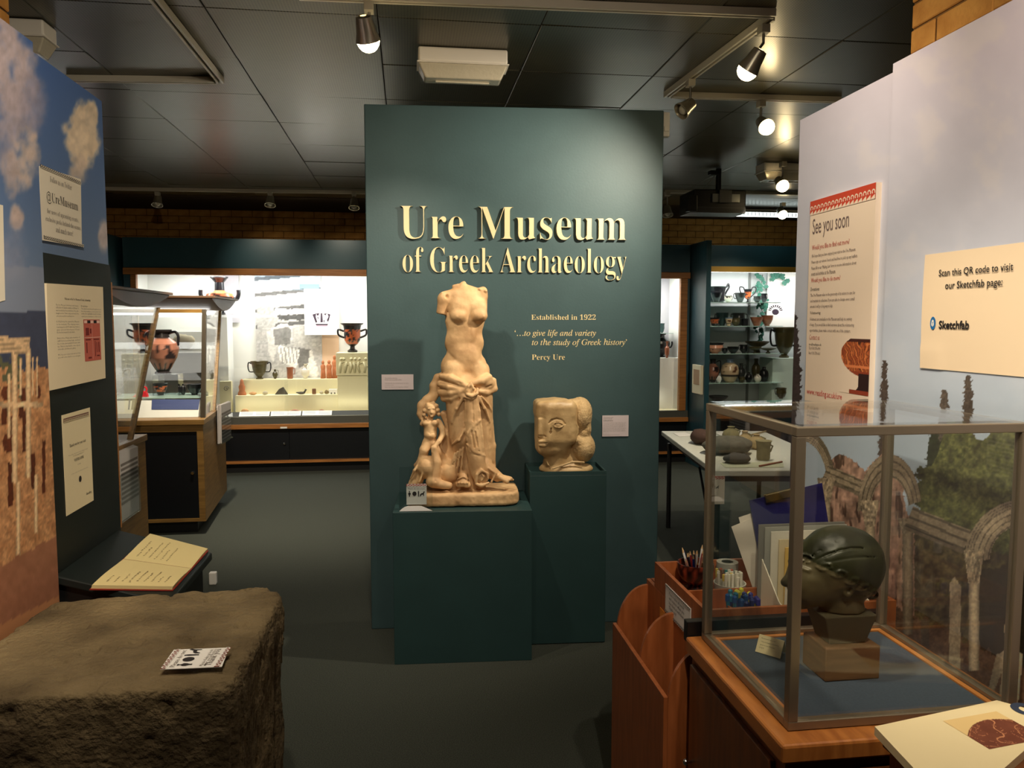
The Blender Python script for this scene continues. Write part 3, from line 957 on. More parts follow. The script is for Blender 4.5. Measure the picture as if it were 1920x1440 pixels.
def head_sculpt():
    """stone head: photo pixels, x right, y away, z up"""
    S = Sculpt((980, -75, -892), (1122, 70, -736), 1.0)
    e = S.ell; c = S.cap
    def Q(a, b, y=0.0):   # crop pixels -> photo pixels
        return SP(960 + a / 7.2, 720 + b / 7.2, y)
    # main block of the face: boxy, front plane to the left
    S.box(Q(540, 480, -12), (34, 34, 42), 14, 3, rot=rotz(0.15))
    S.box(Q(420, 300, -8), (23, 34, 17), 9, 6)
    e(Q(560, 230, -8), (17, 30, 9), 8)
    c(Q(700, 320, -18), Q(700, 420, -18), 15, 13, 8)
    e(Q(520, 730, -12), (34, 31, 34), 7)
    e(Q(430, 820, -12), (19, 27, 18), 8)
    S.box(Q(420, 640, -10), (20, 30, 34), 9, 6)
    c(Q(340, 660, -10), Q(345, 800, -12), 9, 9, 6)
    # nose wedge
    S.hx = 0
    S.box(Q(352, 545, -30), (10.5, 14, 17), 2, 3)
    c(Q(300, 470, -40), Q(300, 650, -42), 3, 4.5, 3)
    # under nose recess, lips
    S.path([Q(290, 668, -45), Q(350, 674, -46), Q(430, 680, -42)], [1.6, 1.8, 1.2], 1.5, 'sub')
    S.path([Q(300, 745, -42), Q(360, 742, -43), Q(430, 752, -42)], [3.2, 3.6, 2.2], 2)
    S.path([Q(300, 792, -41), Q(360, 795, -42), Q(420, 788, -41)], [3.2, 3.6, 2], 2)
    S.path([Q(300, 768, -45), Q(360, 770, -46.5), Q(435, 768, -43.5)], [0.9, 1.1, 0.7], 0.8, 'sub')
    # eye: brow arc, lids, ball
    S.path([Q(410, 500, -47), Q(450, 458, -47.5), Q(520, 442, -47.5), Q(590, 460, -46), Q(632, 510, -44)], [1.2, 1.8, 2.0, 1.8, 1.2], 1.0, 'sub')
    e(Q(530, 530, -43), (11, 5.5, 7), 1.5)
    S.path([Q(468, 520, -47.5), Q(500, 492, -48.5), Q(545, 488, -48.5), Q(590, 505, -47), Q(605, 530, -46)], [1.0, 1.2, 1.2, 1.2, 1.0], 0.7)
    S.path([Q(468, 522, -47.5), Q(500, 553, -48.5), Q(545, 562, -48.5), Q(590, 548, -47), Q(605, 530, -46)], [1.0, 1.2, 1.2, 1.2, 1.0], 0.7)
    e(Q(530, 528, -47.5), (4, 2, 3.5), 0.8)
    S.path([Q(440, 570, -46), Q(436, 620, -46), Q(425, 670, -46)], [1.5, 2.0, 1.6], 2, 'sub')
    # ear
    S.path([Q(738, 560, -33), Q(745, 520, -34), Q(785, 512, -33), Q(810, 560, -31), Q(808, 640, -31), Q(775, 705, -33), Q(742, 690, -35), Q(752, 640, -36)],
           [2.6, 3, 3, 2.8, 2.6, 3, 2.6, 2], 1.2)
    e(Q(770, 600, -27), (6, 7, 12), 2)
    # neck and shoulder base
    c(Q(560, 880, -8), Q(570, 1060, -4), 24, 27, 5)
    c(Q(640, 900, -2), Q(700, 1060, 0), 24, 30, 5, flat=(1, 1.1, 1))
    e(Q(690, 1120, -2), (51, 36, 15), 5)
    S.box(Q(690, 1195, -2), (52, 40, 7), 3, 2, 'sub')
    S.path([Q(405, 1020, -32), Q(420, 1065, -33), Q(445, 1085, -32)], [1.2, 1.4, 1.0], 1)
    S.path([Q(470, 1120, -40), Q(600, 1080, -36), Q(740, 1030, -34), Q(900, 1040, -34)], [1.6, 1.8, 2, 1.8], 2.5)
    m = np.abs(S.g) < 4
    P = S.lo + S.h * np.argwhere(m)
    S.g[m] += ((vnoise(P[:, 0] / 7, P[:, 1] / 7, P[:, 2] / 7, 3) - 0.5) * 0.7).astype(np.float32)
    a = S.mesh()
    # hair: two rough lobes behind the ear
    H = Sculpt((1050, -75, -880), (1122, 75, -736), 1.0)
    H.ell(Q(880, 390, 2), (22, 38, 34), 3)
    H.ell(Q(930, 330, 8), (15, 34, 22), 5)
    H.ell(Q(960, 560, 6), (10, 32, 16), 5)
    H.ell(Q(780, 260, 6), (16, 32, 12), 5)
    H.ell(Q(912, 825, 0), (24, 38, 29), 3)
    H.ell(Q(900, 610, 6), (18, 34, 18), 4)
    H.ell(Q(830, 720, -2), (14, 32, 14), 4)
    H.path([Q(760, 255, -32), Q(810, 400, -36), Q(830, 600, -36)], [1.5, 1.6, 1.2], 2, 'sub')
    H.path([Q(840, 610, -38), Q(920, 640, -38), Q(1010, 640, -32)], [2.2, 2.6, 2.6], 2.5, 'sub')
    H.box(Q(900, 1130, 0), (40, 60, 13), 1, 1, 'sub')
    m = np.abs(H.g) < 4
    P = H.lo + H.h * np.argwhere(m)
    H.g[m] += ((vnoise(P[:, 0] / 2.6, P[:, 1] / 2.6, P[:, 2] / 2.6, 3) - 0.5) * 1.2).astype(np.float32)
    return a, H.mesh()

# ------------------------------------------------------------------ the setting
CEIL = 2.85
CARPET = mat('blue_green_carpet', (54, 58, 54), rough=0.95, rgb2=(80, 84, 76), scale=260, detail=3, bump=0.4, bscale=400, spec=0.1)
BRICKM = mat('tan_brick', (186, 126, 54), rough=0.85, rgb2=(208, 150, 72), scale=12, bump=0.3, bscale=80)
MORTAR = mat('brick_mortar', (120, 84, 40), rough=0.95, vary=0.1, scale=40)
PLASTER = mat('dull_plaster', (120, 100, 75), rough=0.9)


def tile_material():
    m = mat('perforated_ceiling_tile', (46, 46, 38), rough=0.3, metal=0.25, bump=0.12, bscale=3)
    nt = m.node_tree; N = nt.nodes; L = nt.links
    b = N['Principled BSDF']
    tc = N.new('ShaderNodeTexCoord'); sp = N.new('ShaderNodeSeparateXYZ'); L.new(tc.outputs['Object'], sp.inputs[0])
    outs = []
    for ax in ('X', 'Y'):
        a = N.new('ShaderNodeMath'); a.operation = 'MULTIPLY'; a.inputs[1].default_value = 1 / 0.0125; L.new(sp.outputs[ax], a.inputs[0])
        f = N.new('ShaderNodeMath'); f.operation = 'FRACT'; L.new(a.outputs[0], f.inputs[0])
        c = N.new('ShaderNodeMath'); c.operation = 'SUBTRACT'; c.inputs[1].default_value = 0.5; L.new(f.outputs[0], c.inputs[0])
        q = N.new('ShaderNodeMath'); q.operation = 'MULTIPLY'; L.new(c.outputs[0], q.inputs[0]); L.new(c.outputs[0], q.inputs[1])
        outs.append(q)
    s_ = N.new('ShaderNodeMath'); s_.operation = 'ADD'; L.new(outs[0].outputs[0], s_.inputs[0]); L.new(outs[1].outputs[0], s_.inputs[1])
    lt = N.new('ShaderNodeMath'); lt.operation = 'LESS_THAN'; lt.inputs[1].default_value = 0.045; L.new(s_.outputs[0], lt.inputs[0])
    mx = N.new('ShaderNodeMix'); mx.data_type = 'RGBA'
    mx.inputs[6].default_value = srgb(84, 80, 62); mx.inputs[7].default_value = srgb(18, 18, 16)
    L.new(lt.outputs[0], mx.inputs[0]); L.new(mx.outputs[2], b.inputs['Base Color'])
    return m


TILE = tile_material()


def structure(name, mb, m, **k):
    o = mb.build(name, m, None, **k); o['kind'] = 'structure'; return o


structure('floor', MB().box(-4.6, 6.2, -3.2, 9.3, -0.1, 0.0), CARPET)
ceiling = structure('ceiling', MB().box(-4.6, 6.2, -3.2, 9.3, CEIL + 0.012, CEIL + 0.12), mat('ceiling_void', (16, 15, 14), rough=0.9))
# ceiling tiles, each its own piece, very slightly uneven
tile_mb = MB().box(-0.338, 0.338, -0.297, 0.297, 0, 0.012)
random.seed(4)
proto = None
for i in range(-5, 8):
    for j in range(-4, 8):
        cx = -0.79 + 0.68 * (i + 0.5); cy = 3.325 + 0.597 * (j + 0.5)
        if proto is None:
            proto = tile_mb.build('ceiling_tile', TILE, ceiling, bevel=0.0025, seg=1)
            t = proto
        else:
            t = proto.copy(); COL.objects.link(t)
        t.location = (cx - ceiling.location.x, cy - ceiling.location.y, CEIL - ceiling.location.z - 0.001)
        t.rotation_euler = (random.uniform(-0.006, 0.006), random.uniform(-0.005, 0.005), 0)
MB().box(-4.6, 6.2, 8.101, 9.1, CEIL - 0.004, CEIL + 0.011).build('soffit_board', mat('brown_soffit', (70, 52, 30), rough=0.8), ceiling)

wall_back = structure('wall_back', MB().box(-4.6, 6.2, 9.1, 9.3, 0.0, CEIL + 0.01), MORTAR)
structure('wall_left', MB().box(-4.8, -4.6, -3.2, 9.3, 0, CEIL + 0.01), PLASTER)
structure('wall_right', MB().box(6.2, 6.4, -3.2, 9.3, 0, CEIL + 0.01), PLASTER)
structure('wall_front', MB().box(-4.6, 6.2, -3.4, -3.2, 0, CEIL + 0.01), PLASTER)


def bricks(parent, place, ncol, nrow, lx, lz, jt, depth, axis, seed=1):
    """place(col,row) -> corner position of each brick; shared mesh"""
    random.seed(seed)
    base = None
    for r in range(nrow):
        for c in range(ncol):
            P = place(c, r)
            if P is None: continue
            if base is None:
                mb = MB()
                if axis == 'x': mb.box(0, lx - jt, -depth, 0, 0, lz - jt)
                else: mb.box(-depth, 0, 0, lx - jt, 0, lz - jt)
                base = mb.build('brick', BRICKM, parent, bevel=0.003, seg=1)
                # keep the mesh corner at the local origin
                b0 = base.location.copy(); o = base
                dx, dy, dz = o.location.x + parent.location.x, o.location.y + parent.location.y, o.location.z + parent.location.z
                for v in o.data.vertices: v.co += Vector((dx, dy, dz))
            else:
                o = base.copy(); COL.objects.link(o)
            j = random.uniform(-0.002, 0.002)
            o.location = (P[0] - parent.location.x + (j if axis == 'y' else 0), P[1] - parent.location.y + (j if axis == 'x' else 0), P[2] - parent.location.z)


def pb(c, r):
    x = -3.4 + c * 0.225 + (r % 2) * 0.1125; z = 2.40 + r * 0.075
    if 0.1 < x < 2.4: return None
    return (x, 9.1, z)


bricks(wall_back, pb, 39, 6, 0.225, 0.075, 0.007, 0.008, 'x', 3)
pier = structure('wall_right_pier', MB().box(1.52, 1.95, 0.2, float(atX(1707, 60, 1.51)[1]), 0, CEIL), MORTAR)
PY1 = float(atX(1707, 60, 1.51)[1])
bricks(pier, lambda c, r: (1.52, PY1 - (c + 1) * 0.225 + 0.007 - (r % 2) * 0.1125 + (0.0), 2.33 + r * 0.075) if not (r % 2 and c < 0) else None, 5, 7, 0.225, 0.075, 0.007, 0.008, 'y', 5)
for r in range(1, 7, 2):   # half bricks at the pier edge
    MB().box(1.512, 1.52, PY1 - 0.1125 + 0.007, PY1, 2.33 + r * 0.075, 2.33 + r * 0.075 + 0.068).build('brick', BRICKM, pier, bevel=0.003, seg=1)
lp1 = float(atX(19, 20, -1.21)[1])
pierl = structure('wall_left_pier', MB().box(-1.65, -1.22, 0.2, lp1, 0, CEIL), MORTAR)
bricks(pierl, lambda c, r: (-1.212, lp1 - (c + 1) * 0.225 + 0.007 - (r % 2) * 0.1125, 2.33 + r * 0.075), 4, 7, 0.225, 0.075, 0.007, 0.008, 'y', 6)
for r in range(1, 7, 2):
    MB().box(-1.22, -1.212, lp1 - 0.1125 + 0.007, lp1, 2.33 + r * 0.075, 2.33 + r * 0.075 + 0.068).build('brick', BRICKM, pierl, bevel=0.003, seg=1)

# ------------------------------------------------------------------ title panel, its lettering and labels
PA = np.array([-0.205, 3.99, 0.0]); PBv = np.array([1.306, 3.905, 0.0])
PE = (PBv - PA) / np.linalg.norm(PBv - PA); PN = np.array([PE[1], -PE[0], 0.0]); PW = float(np.linalg.norm(PBv - PA))


def PF(a, b, z): return tuple(PA + PE * a + PN * b + np.array([0, 0, z]))


panel = empty('title_panel', PF(PW / 2, -0.06, 0), 'tall freestanding teal panel with raised cream museum title', 'panel')
MB(PF).box(0, PW, -0.12, 0, 0.0, 2.677).build('board', TEAL, panel, bevel=0.004)
GOLDL = mat('pale_gold_letters', (226, 210, 164), rough=0.45)
GOLDE = mat('gold_letter_ink', (226, 208, 156), rough=0.6)
ez_ = (0, 0, 1)


def ptext(name, s, style, a0, z0, a1, m, raised=0.0, split=False, off=0.0, height=None):
    st = serif(s, style) if style else s
    return text(name, st, PF(a0, 0, z0), PE, ez_, m, panel, width=a1 - a0, out=0.0015 + raised, thick=raised, split=split, offset=off, height=height, res=4)


def spaced_line(s, a0, z0, a1, raised, off, hcap):
    return ptext('letter', s, 'bold', a0, z0, a1, GOLDL, raised=raised, split=True, off=off, height=hcap)


spaced_line('Ure Museum', 0.172, 2.018, 1.322, 0.008, -0.014, 0.163)
spaced_line('of Greek Archaeology', 0.182, 1.851, 1.328, 0.004, -0.014, 0.163)
ptext('inscription', 'Established in 1922', 'bold', 0.835, 1.612, 1.170, GOLDE, off=-0.008)
ptext('inscription', '‘…to give life and variety', 'italic', 0.749, 1.530, 1.172, GOLDE, off=0.004)
ptext('inscription', 'to the study of Greek history’', 'italic', 0.838, 1.482, 1.335, GOLDE, off=0.004)
ptext('inscription', 'Percy Ure', 'bold', 0.838, 1.406, 1.010, GOLDE, off=-0.008)

CARD = mat('lilac_white_card', (214, 202, 206), rough=0.7)


def wall_label(a0, a1, z0, z1, lines, label):
    r = empty('wall_label', PF((a0 + a1) / 2, 0.003, z0), label, 'label')
    MB(PF).box(a0, a1, 0.0005, 0.006, z0, z1).build('card', CARD, r)
    for (s, aa, zz, w, b) in lines:
        text('printed_line', s, PF(a0 + aa, 0.006, zz), PE, ez_, DARKT if b else GREYT, r, width=w, out=0.0008, res=1)
    return r


wall_label(0.069, 0.230, 1.257, 1.334, [
    ('Cast of a statue of Aphrodite', 0.017, 1.314, 0.062, True), ('Plaster cast of a marble statue', 0.017, 1.305, 0.085, False),
    ('The goddess stands with a small child beside her, her drapery', 0.017, 1.288, 0.118, False), ('knotted below the hips.', 0.017, 1.279, 0.045, False),
    ('Given to the Museum by the Department of Classics', 0.017, 1.268, 0.118, False)], 'small white label left of the marble torso on teal panel')
wall_label(1.209, 1.348, 1.003, 1.113, [('Carved stone head', 0.006, 1.101, 0.05, True), ('Head of a woman', 0.006, 1.094, 0.045, True), ('Limestone', 0.006, 1.083, 0.05, True)] + [
    (s, 0.006, 1.073 - i * 0.0072, 0.118 - (0.004 if i % 2 else 0), False) for i, s in enumerate([
        'The head is carved from a single block of stone, and', 'shows the face of a woman with heavy hair gathered', 'behind the ear. The flat brow and the long straight nose',
        'recall early Greek work, while the rough surface of', 'the hair keeps the marks of the chisel. It was placed', 'beside the entrance to the Museum where it greets',
        'every visitor who comes to see the collection.'])] + [('Presented to the Museum by friends of the University', 0.006, 1.010, 0.085, True)],
    'small white text label right of the carved stone head')

# pedestals
ped = empty('front_pedestal', PF(0.472, 0.22, 0), 'wide low teal plinth under the marble torso', 'pedestal')
MB(PF).box(0.150, 0.796, 0.002, 0.435, 0, 0.725).build('plinth_box', TEAL2, ped, bevel=0.002)
tp = empty('tall_pedestal', PF(0.985, 0.13, 0), 'narrower taller teal plinth under the stone head', 'pedestal')
MB(PF).box(0.802, 1.182, 0.002, 0.262, 0.004, 0.852).build('plinth_box', TEAL2, tp, bevel=0.002)
rim = MB(PF)
for q in ((0.802, 0.810, 0.002, 0.262), (1.174, 1.182, 0.002, 0.262), (0.8101, 1.1739, 0.002, 0.010), (0.8101, 1.1739, 0.254, 0.262)):
    rim.box(q[0], q[1], q[2], q[3], 0.8521, 0.870)
rim.build('rim', TEAL2, tp)

# alarm contact on the panel's right edge
al = empty('door_sensor', PF(1.53, -0.03, 2.545), 'small white sensor box on right edge of the title panel', 'sensor')
MB(PF).box(PW + 0.001, PW + 0.035, -0.055, -0.012, 2.55, 2.672).build('housing', WHITE, al, bevel=0.004)
MB(PF).box(PW + 0.005, PW + 0.030, -0.0119, -0.004, 2.575, 2.60).build('cover', WHITE, al, bevel=0.002)

# acrylic card stand beside the statue
st = empty('acrylic_card_stand', PF(0.235, 0.37, 0.7255), 'clear acrylic stand with red-bordered notice in front of marble base', 'sign')
MB(PF).box(0.180, 0.333, 0.398, 0.401, 0.727, 0.930).build('upright_sheet', PERSPEX, st)
MB(PF).box(0.180, 0.333, 0.401, 0.428, 0.7256, 0.7285).build('foot', PERSPEX, st)
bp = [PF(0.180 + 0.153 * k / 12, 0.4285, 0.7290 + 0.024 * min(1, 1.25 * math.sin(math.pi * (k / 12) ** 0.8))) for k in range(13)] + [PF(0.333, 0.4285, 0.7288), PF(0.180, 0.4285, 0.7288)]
MB().prism(bp, tuple(PN * 0.0012)).build('curved_front', mat('bright_clear_plastic', (255, 255, 255), rough=0.1, coat=1.0), st)  # glare on the clear foot, built as an opaque white arc
nc = MB(PF).box(0.212, 0.305, 0.3965, 0.3978, 0.752, 0.850).build('notice', WHITE, st)


def wave_border(parent, P0, ex, ey, w, h, n, colr, colw, flip=False, out=0.0012, base=True, name='wave_border'):
    """running-wave border: band of colour with curling white waves, as flat printed shapes"""
    ex = np.array(ex, float) / np.linalg.norm(ex); ey = np.array(ey, float) / np.linalg.norm(ey); nz = np.cross(ex, ey)
    P0 = np.array(P0, float)
    if base:
        b = MB(); b._add([tuple(P0 + nz * out), tuple(P0 + ex * w + nz * out), tuple(P0 + ex * w + ey * h + nz * out), tuple(P0 + ey * h + nz * out)], [(0, 1, 2, 3)])
        b.build(name + '_band', colr, parent)
    q = MB(); p = w / n
    for i in range(n):
        cx = (i + 0.5) * p; cy = h * 0.45
        pts = []
        m = 14
        for k in range(m):
            a = -0.5 + 4.6 * k / (m - 1)
            r = p * 0.42 * (1 - 0.55 * k / (m - 1))
            pts.append((cx + r * math.cos(a), cy + r * math.sin(a)))
        wd = p * 0.09
        vs = []; fs = []
        for k, (x, y) in enumerate(pts):
            k0 = max(k - 1, 0); k1 = min(k + 1, m - 1)
            tx, ty = pts[k1][0] - pts[k0][0], pts[k1][1] - pts[k0][1]; l = math.hypot(tx, ty) + 1e-9
            for s_ in (-1, 1):
                X = x - ty / l * wd * s_; Y = y + tx / l * wd * s_
                if flip: Y = h - Y
                vs.append(tuple(P0 + ex * X + ey * Y + nz * out * 1.6))
        for k in range(m - 1): fs.append((2 * k, 2 * k + 1, 2 * k + 3, 2 * k + 2))
        # body under the curl
        yb = h if flip else 0
        a0 = (cx - p * 0.5, 0); a1 = (cx + p * 0.5, 0); a2 = (cx + p * 0.4, h * 0.3); a3 = (cx - p * 0.3, h * 0.12)
        n0 = len(vs)
        for (X, Y) in (a0, a1, a2, a3):
            if flip: Y = h - Y
            vs.append(tuple(P0 + ex * X + ey * Y + nz * out * 1.6))
        fs.append((n0, n0 + 1, n0 + 2, n0 + 3))
        q._add(vs, fs)
    return q.build(name, colw, parent)


wave_border(st, PF(0.212, 0.3978, 0.838), PE, ez_, 0.093, 0.012, 6, REDT, WHITE)
text('printed_line', 'Please do not touch', PF(0.220, 0.3978, 0.824), PE, ez_, DARKT, st, width=0.077, out=0.001, res=1)


def emblem_icons(parent, O, ex, ey, s, m, out=0.0014):
    """row of small printed emblems: an amphora, a coin, a figurine and an animal"""
    ex = np.array(ex, float); ey = np.array(ey, float); nz = np.cross(ex, ey); O = np.array(O, float)
    def poly(pts, dx, nm='emblem'):
        b = MB(); b._add([tuple(O + ex * (x + dx) * s + ey * y * s + nz * out) for x, y in pts], [tuple(range(len(pts)))]); b.build(nm, m, parent)
    half = [(0.10, 1.0), (0.12, 0.92), (0.05, 0.86), (0.06, 0.75), (0.22, 0.6), (0.2, 0.4), (0.08, 0.15), (0.1, 0.0)]
    poly([(x, y) for x, y in half] + [(-x, y) for x, y in reversed(half)], 0.3)
    poly([(0.36 * math.cos(a * math.pi / 8), 0.5 + 0.4 * math.sin(a * math.pi / 8)) for a in range(16)], 1.15)
    poly([(0.06, 1), (0.11, 0.7), (0.09, 0.3), (0.07, 0), (-0.07, 0), (-0.09, 0.3), (-0.11, 0.7), (-0.06, 1)], 1.85)
    poly([(-0.4, 0.35), (-0.2, 0.55), (0.1, 0.6), (0.3, 0.95), (0.42, 0.8), (0.28, 0.5), (0.3, 0.05), (0.2, 0.05), (0.12, 0.35), (-0.15, 0.3), (-0.32, 0.0), (-0.42, 0.03)], 2.5)


emblem_icons(st, PF(0.218, 0.3978, 0.790), PE, ez_, 0.027, DARKT)

# ------------------------------------------------------------------ the sculptures on their plinths
SK = 0.002605
V, Q_ = statue_sculpt()
def stat_world(V, a_mid, b_mid, z_base, u0, zb, k):
    a = (V[:, 0] - u0) * k + a_mid; b = b_mid - V[:, 1] * k; z = z_base + (V[:, 2] - zb) * k
    return PA[None] + np.outer(a, PE) + np.outer(b, PN) + np.outer(z, [0, 0, 1])
statue = sculpt_obj('marble_statue', stat_world(V, 0.482, 0.225, 0.729, 868, -948, SK), Q_, MARBLE)
tag(statue, 'headless marble female torso with knotted drapery and small child at her side', 'statue')
(hv, hq), (gv, gq) = head_sculpt()
SKH = 0.00268
hx = 1046
zb = hv[:, 2].min()
hd = empty('stone_sculpture', PF(0.968, 0.135, 0.8522), 'carved limestone head facing left on the taller plinth', 'sculpture')
hW = stat_world(hv, 0.972, 0.132, 0.8524, hx, zb, SKH); gW = stat_world(gv, 0.972, 0.132, 0.8524, hx, zb, SKH)
sculpt_obj('face', hW, hq, LIME, hd)
sculpt_obj('hair', gW, gq, LIMER, hd)

# ------------------------------------------------------------------ right side: printed backdrop, posters, cabinets
def mixc(base, col, a):
    a = np.asarray(a, float)[:, None]
    return base * (1 - a) + np.array(col, float)[None] * a if np.ndim(col) == 1 else base * (1 - a) + col * a


def paint_right(u, v):
    n = len(u)
    f1 = fbm(u / 60, v / 60, oct=4, seed=1); f2 = fbm(u / 9, v / 9, oct=4, seed=2); f3 = fbm(u / 4, v / 22, oct=3, seed=3); f4 = fbm(u / 3.2, v / 3.2, oct=2, seed=9)
    t = np.clip((v - 60) / 800, 0, 1)
    C = np.stack([222 - 34 * t, 212 - 6 * t, 226 - 2 * t], 1) + ((f1 - 0.5) * 14)[:, None]
    C = mixc(C, (236, 226, 222), sstep(0.5, 0.75, f1) * 0.4 * (1 - t))
    # cypresses against the sky
    def cyp(C, cx, top, bot, w, col=(66, 52, 50)):
        hh = np.clip((v - top) / (bot - top), 0, 1.0)
        ww = w * (0.18 + 0.82 * np.sqrt(hh)) * (0.7 + 0.75 * f2)
        m = (np.abs(u - cx + (f4 - 0.5) * 8) < ww) & (v > top) & (v < bot + 40)
        cc = np.array(col, float)[None] * (0.7 + 0.6 * f4)[:, None]
        return np.where(m[:, None], cc, C)
    C = cyp(C, 1486, 585, 1080, 24, (56, 44, 48))
    C = cyp(C, 1658, 676, 900, 11, (84, 72, 66))
    C = cyp(C, 1771, 730, 800, 11, (96, 86, 78))
    C = cyp(C, 1815, 704, 830, 13, (88, 78, 70))
    C = cyp(C, 1752, 795, 900, 16, (54, 62, 40))
    # wooded mass on the right
    edge = 842 - 40 * sstep(1740, 1800, u) + 26 * np.sin(u / 17.0) + (f1 - 0.5) * 60
    m = (u > 1722 + (f2 - 0.5) * 40) & (v > edge)
    g = np.stack([70 + 62 * f4, 76 + 60 * f4, 42 + 40 * f4], 1) * (0.45 + 1.0 * f2)[:, None]
    C = np.where(m[:, None], g, C)
    # deep foliage under the entablature
    m = (u > 1668) & (v > 985 + (u - 1700) * 0.30)
    d = np.stack([84 + 50 * f4, 74 + 48 * f4, 48 + 34 * f4], 1) * (0.30 + 1.0 * f2)[:, None]
    C = np.where(m[:, None], d, C)
    m = (u > 1836) & (v > 1062 + (f2 - 0.5) * 60)
    C = np.where(m[:, None], np.stack([40 + 34 * f4, 36 + 30 * f4, 24 + 20 * f4], 1), C)
    # ruined wall
    wall = [(1545, 905), (1552, 868), (1572, 850), (1600, 862), (1622, 884), (1640, 862), (1655, 851), (1672, 856), (1690, 900), (1700, 960), (1714, 1000), (1716, 1196), (1640, 1196), (1528, 1110), (1532, 980)]
    m = inpoly(u + (f4 - 0.5) * 6, v + (f2 - 0.5) * 8, wall)
    st = np.stack([150 + 60 * f3, 118 + 52 * f3, 102 + 46 * f3], 1) * (0.62 + 0.7 * f2)[:, None]
    crack = sstep(0.60, 0.72, fbm(u / 7, v / 30, oct=3, seed=8))
    st = mixc(st, (66, 46, 38), crack * 0.8)
    C = np.where(m[:, None], st, C)
    low = (v > 1128 + (f2 - 0.5) * 40 + (u - 1668) * 0.5) & (u > 1640)
    C = np.where(low[:, None], np.stack([104 + 50 * f4, 80 + 40 * f4, 64 + 30 * f4], 1) * (0.6 + 0.6 * f2)[:, None], C)
    stone = lambda s_=1.0: np.stack([200 + 34 * (f2 - 0.5), 180 + 34 * (f2 - 0.5), 150 + 30 * (f2 - 0.5)], 1) * s_ * (0.84 + 0.32 * f4)[:, None]

    def band(C, p, q, w, stripes=True, s_=1.0):
        dx, dy = q[0] - p[0], q[1] - p[1]; L = math.hypot(dx, dy)
        a = ((u - p[0]) * dx + (v - p[1]) * dy) / L; b = (-(u - p[0]) * dy + (v - p[1]) * dx) / L
        m = (a > 0) & (a < L) & (b > 0) & (b < w)
        sh = 1 - 0.35 * (np.sin(b / w * 18) > 0.6) - 0.25 * (b > w * 0.82) if stripes else np.ones(n)
        return np.where(m[:, None], stone(s_) * sh[:, None], C)

    def arch(C, cx, cy, r0, r1, a0, a1, asp=1.0, s_=1.0):
        x = (u - cx) / asp; y = cy - v; r = np.hypot(x, y); an = np.degrees(np.arctan2(y, x))
        m = (r > r0) & (r < r1) & (an > a0) & (an < a1)
        sh = 1 - 0.35 * (np.sin((r - r0) / (r1 - r0) * 20) > 0.7)
        return np.where(m[:, None], stone(s_) * sh[:, None], C)

    def column(C, x0, x1, y0, y1, s_=1.0, cap=None):
        m = (u > x0 + (f4 - 0.5) * 2) & (u < x1) & (v > y0) & (v < y1)
        sh = 0.72 + 0.5 * np.sin(np.clip((u - x0) / (x1 - x0), 0, 1) * math.pi)
        C = np.where(m[:, None], stone(s_) * sh[:, None], C)
        if cap:
            m = (v > cap[0]) & (v < cap[1]) & (np.abs(u - (x0 + x1) / 2) < (x1 - x0) * 0.5 + (cap[1] - v) / (cap[1] - cap[0]) * 9)
            C = np.where(m[:, None], stone(s_) * (0.55 + 0.9 * fbm(u / 3, v / 5, oct=2, seed=31))[:, None], C)
        return C
    C = arch(C, 1502, 905, 78, 92, 5, 90, 0.62, 0.86)
    C = arch(C, 1502, 905, 92, 102, 5, 90, 0.62, 0.62)
    C = band(C, (1553, 872), (1628, 905), 30, s_=0.80)
    C = arch(C, 1668, 962, 66, 110, 12, 178, 0.55, 0.8)
    C = column(C, 1541, 1557, 940, 1090, 0.85, (896, 942))
    C = column(C, 1622, 1640, 985, 1120, 0.88, (938, 988))
    C = column(C, 1692, 1712, 990, 1190, 0.72, (972, 1000))
    C = band(C, (1712, 950), (1822, 996), 46, s_=0.84)
    C = arch(C, 1922, 1050, 66, 98, 60, 180, 1.0, 1.0)
    C = arch(C, 1922, 1050, 98, 114, 60, 180, 1.0, 0.86)
    C = column(C, 1816, 1836, 1086, 1262, 1.0, (1032, 1094))
    m = inpoly(u, v, [(1781, 1092), (1790, 1082), (1802, 1100), (1800, 1258), (1779, 1256)])
    C = np.where(m[:, None], stone(0.95), C)
    C = np.where((inpoly(u, v, [(1727, 1160), (1742, 1165), (1742, 1215), (1727, 1208)]))[:, None], stone(0.5), C)
    m = inpoly(u, v, [(1780, 1262), (1840, 1256), (1870, 1240), (1930, 1262), (1990, 1500), (1700, 1500), (1740, 1262)])
    C = np.where(m[:, None], np.stack([112 + 40 * f4, 84 + 30 * f4, 62 + 26 * f4], 1) * (0.7 + 0.5 * f2)[:, None], C)
    # a pale statue among the trees
    def ellm(cx, cy, rx, ry): return ((u - cx) / rx) ** 2 + ((v - cy) / ry) ** 2 < 1
    m = ellm(1893, 1180, 11, 17) | inpoly(u, v, [(1868, 1228), (1886, 1218), (1888, 1192), (1900, 1192), (1902, 1216), (1918, 1228), (1908, 1330), (1872, 1330), (1878, 1262), (1862, 1300), (1852, 1296)])
    C = np.where(m[:, None], stone(1.12) * (0.75 + 0.5 * sstep(1868, 1900, u))[:, None], C)
    return C


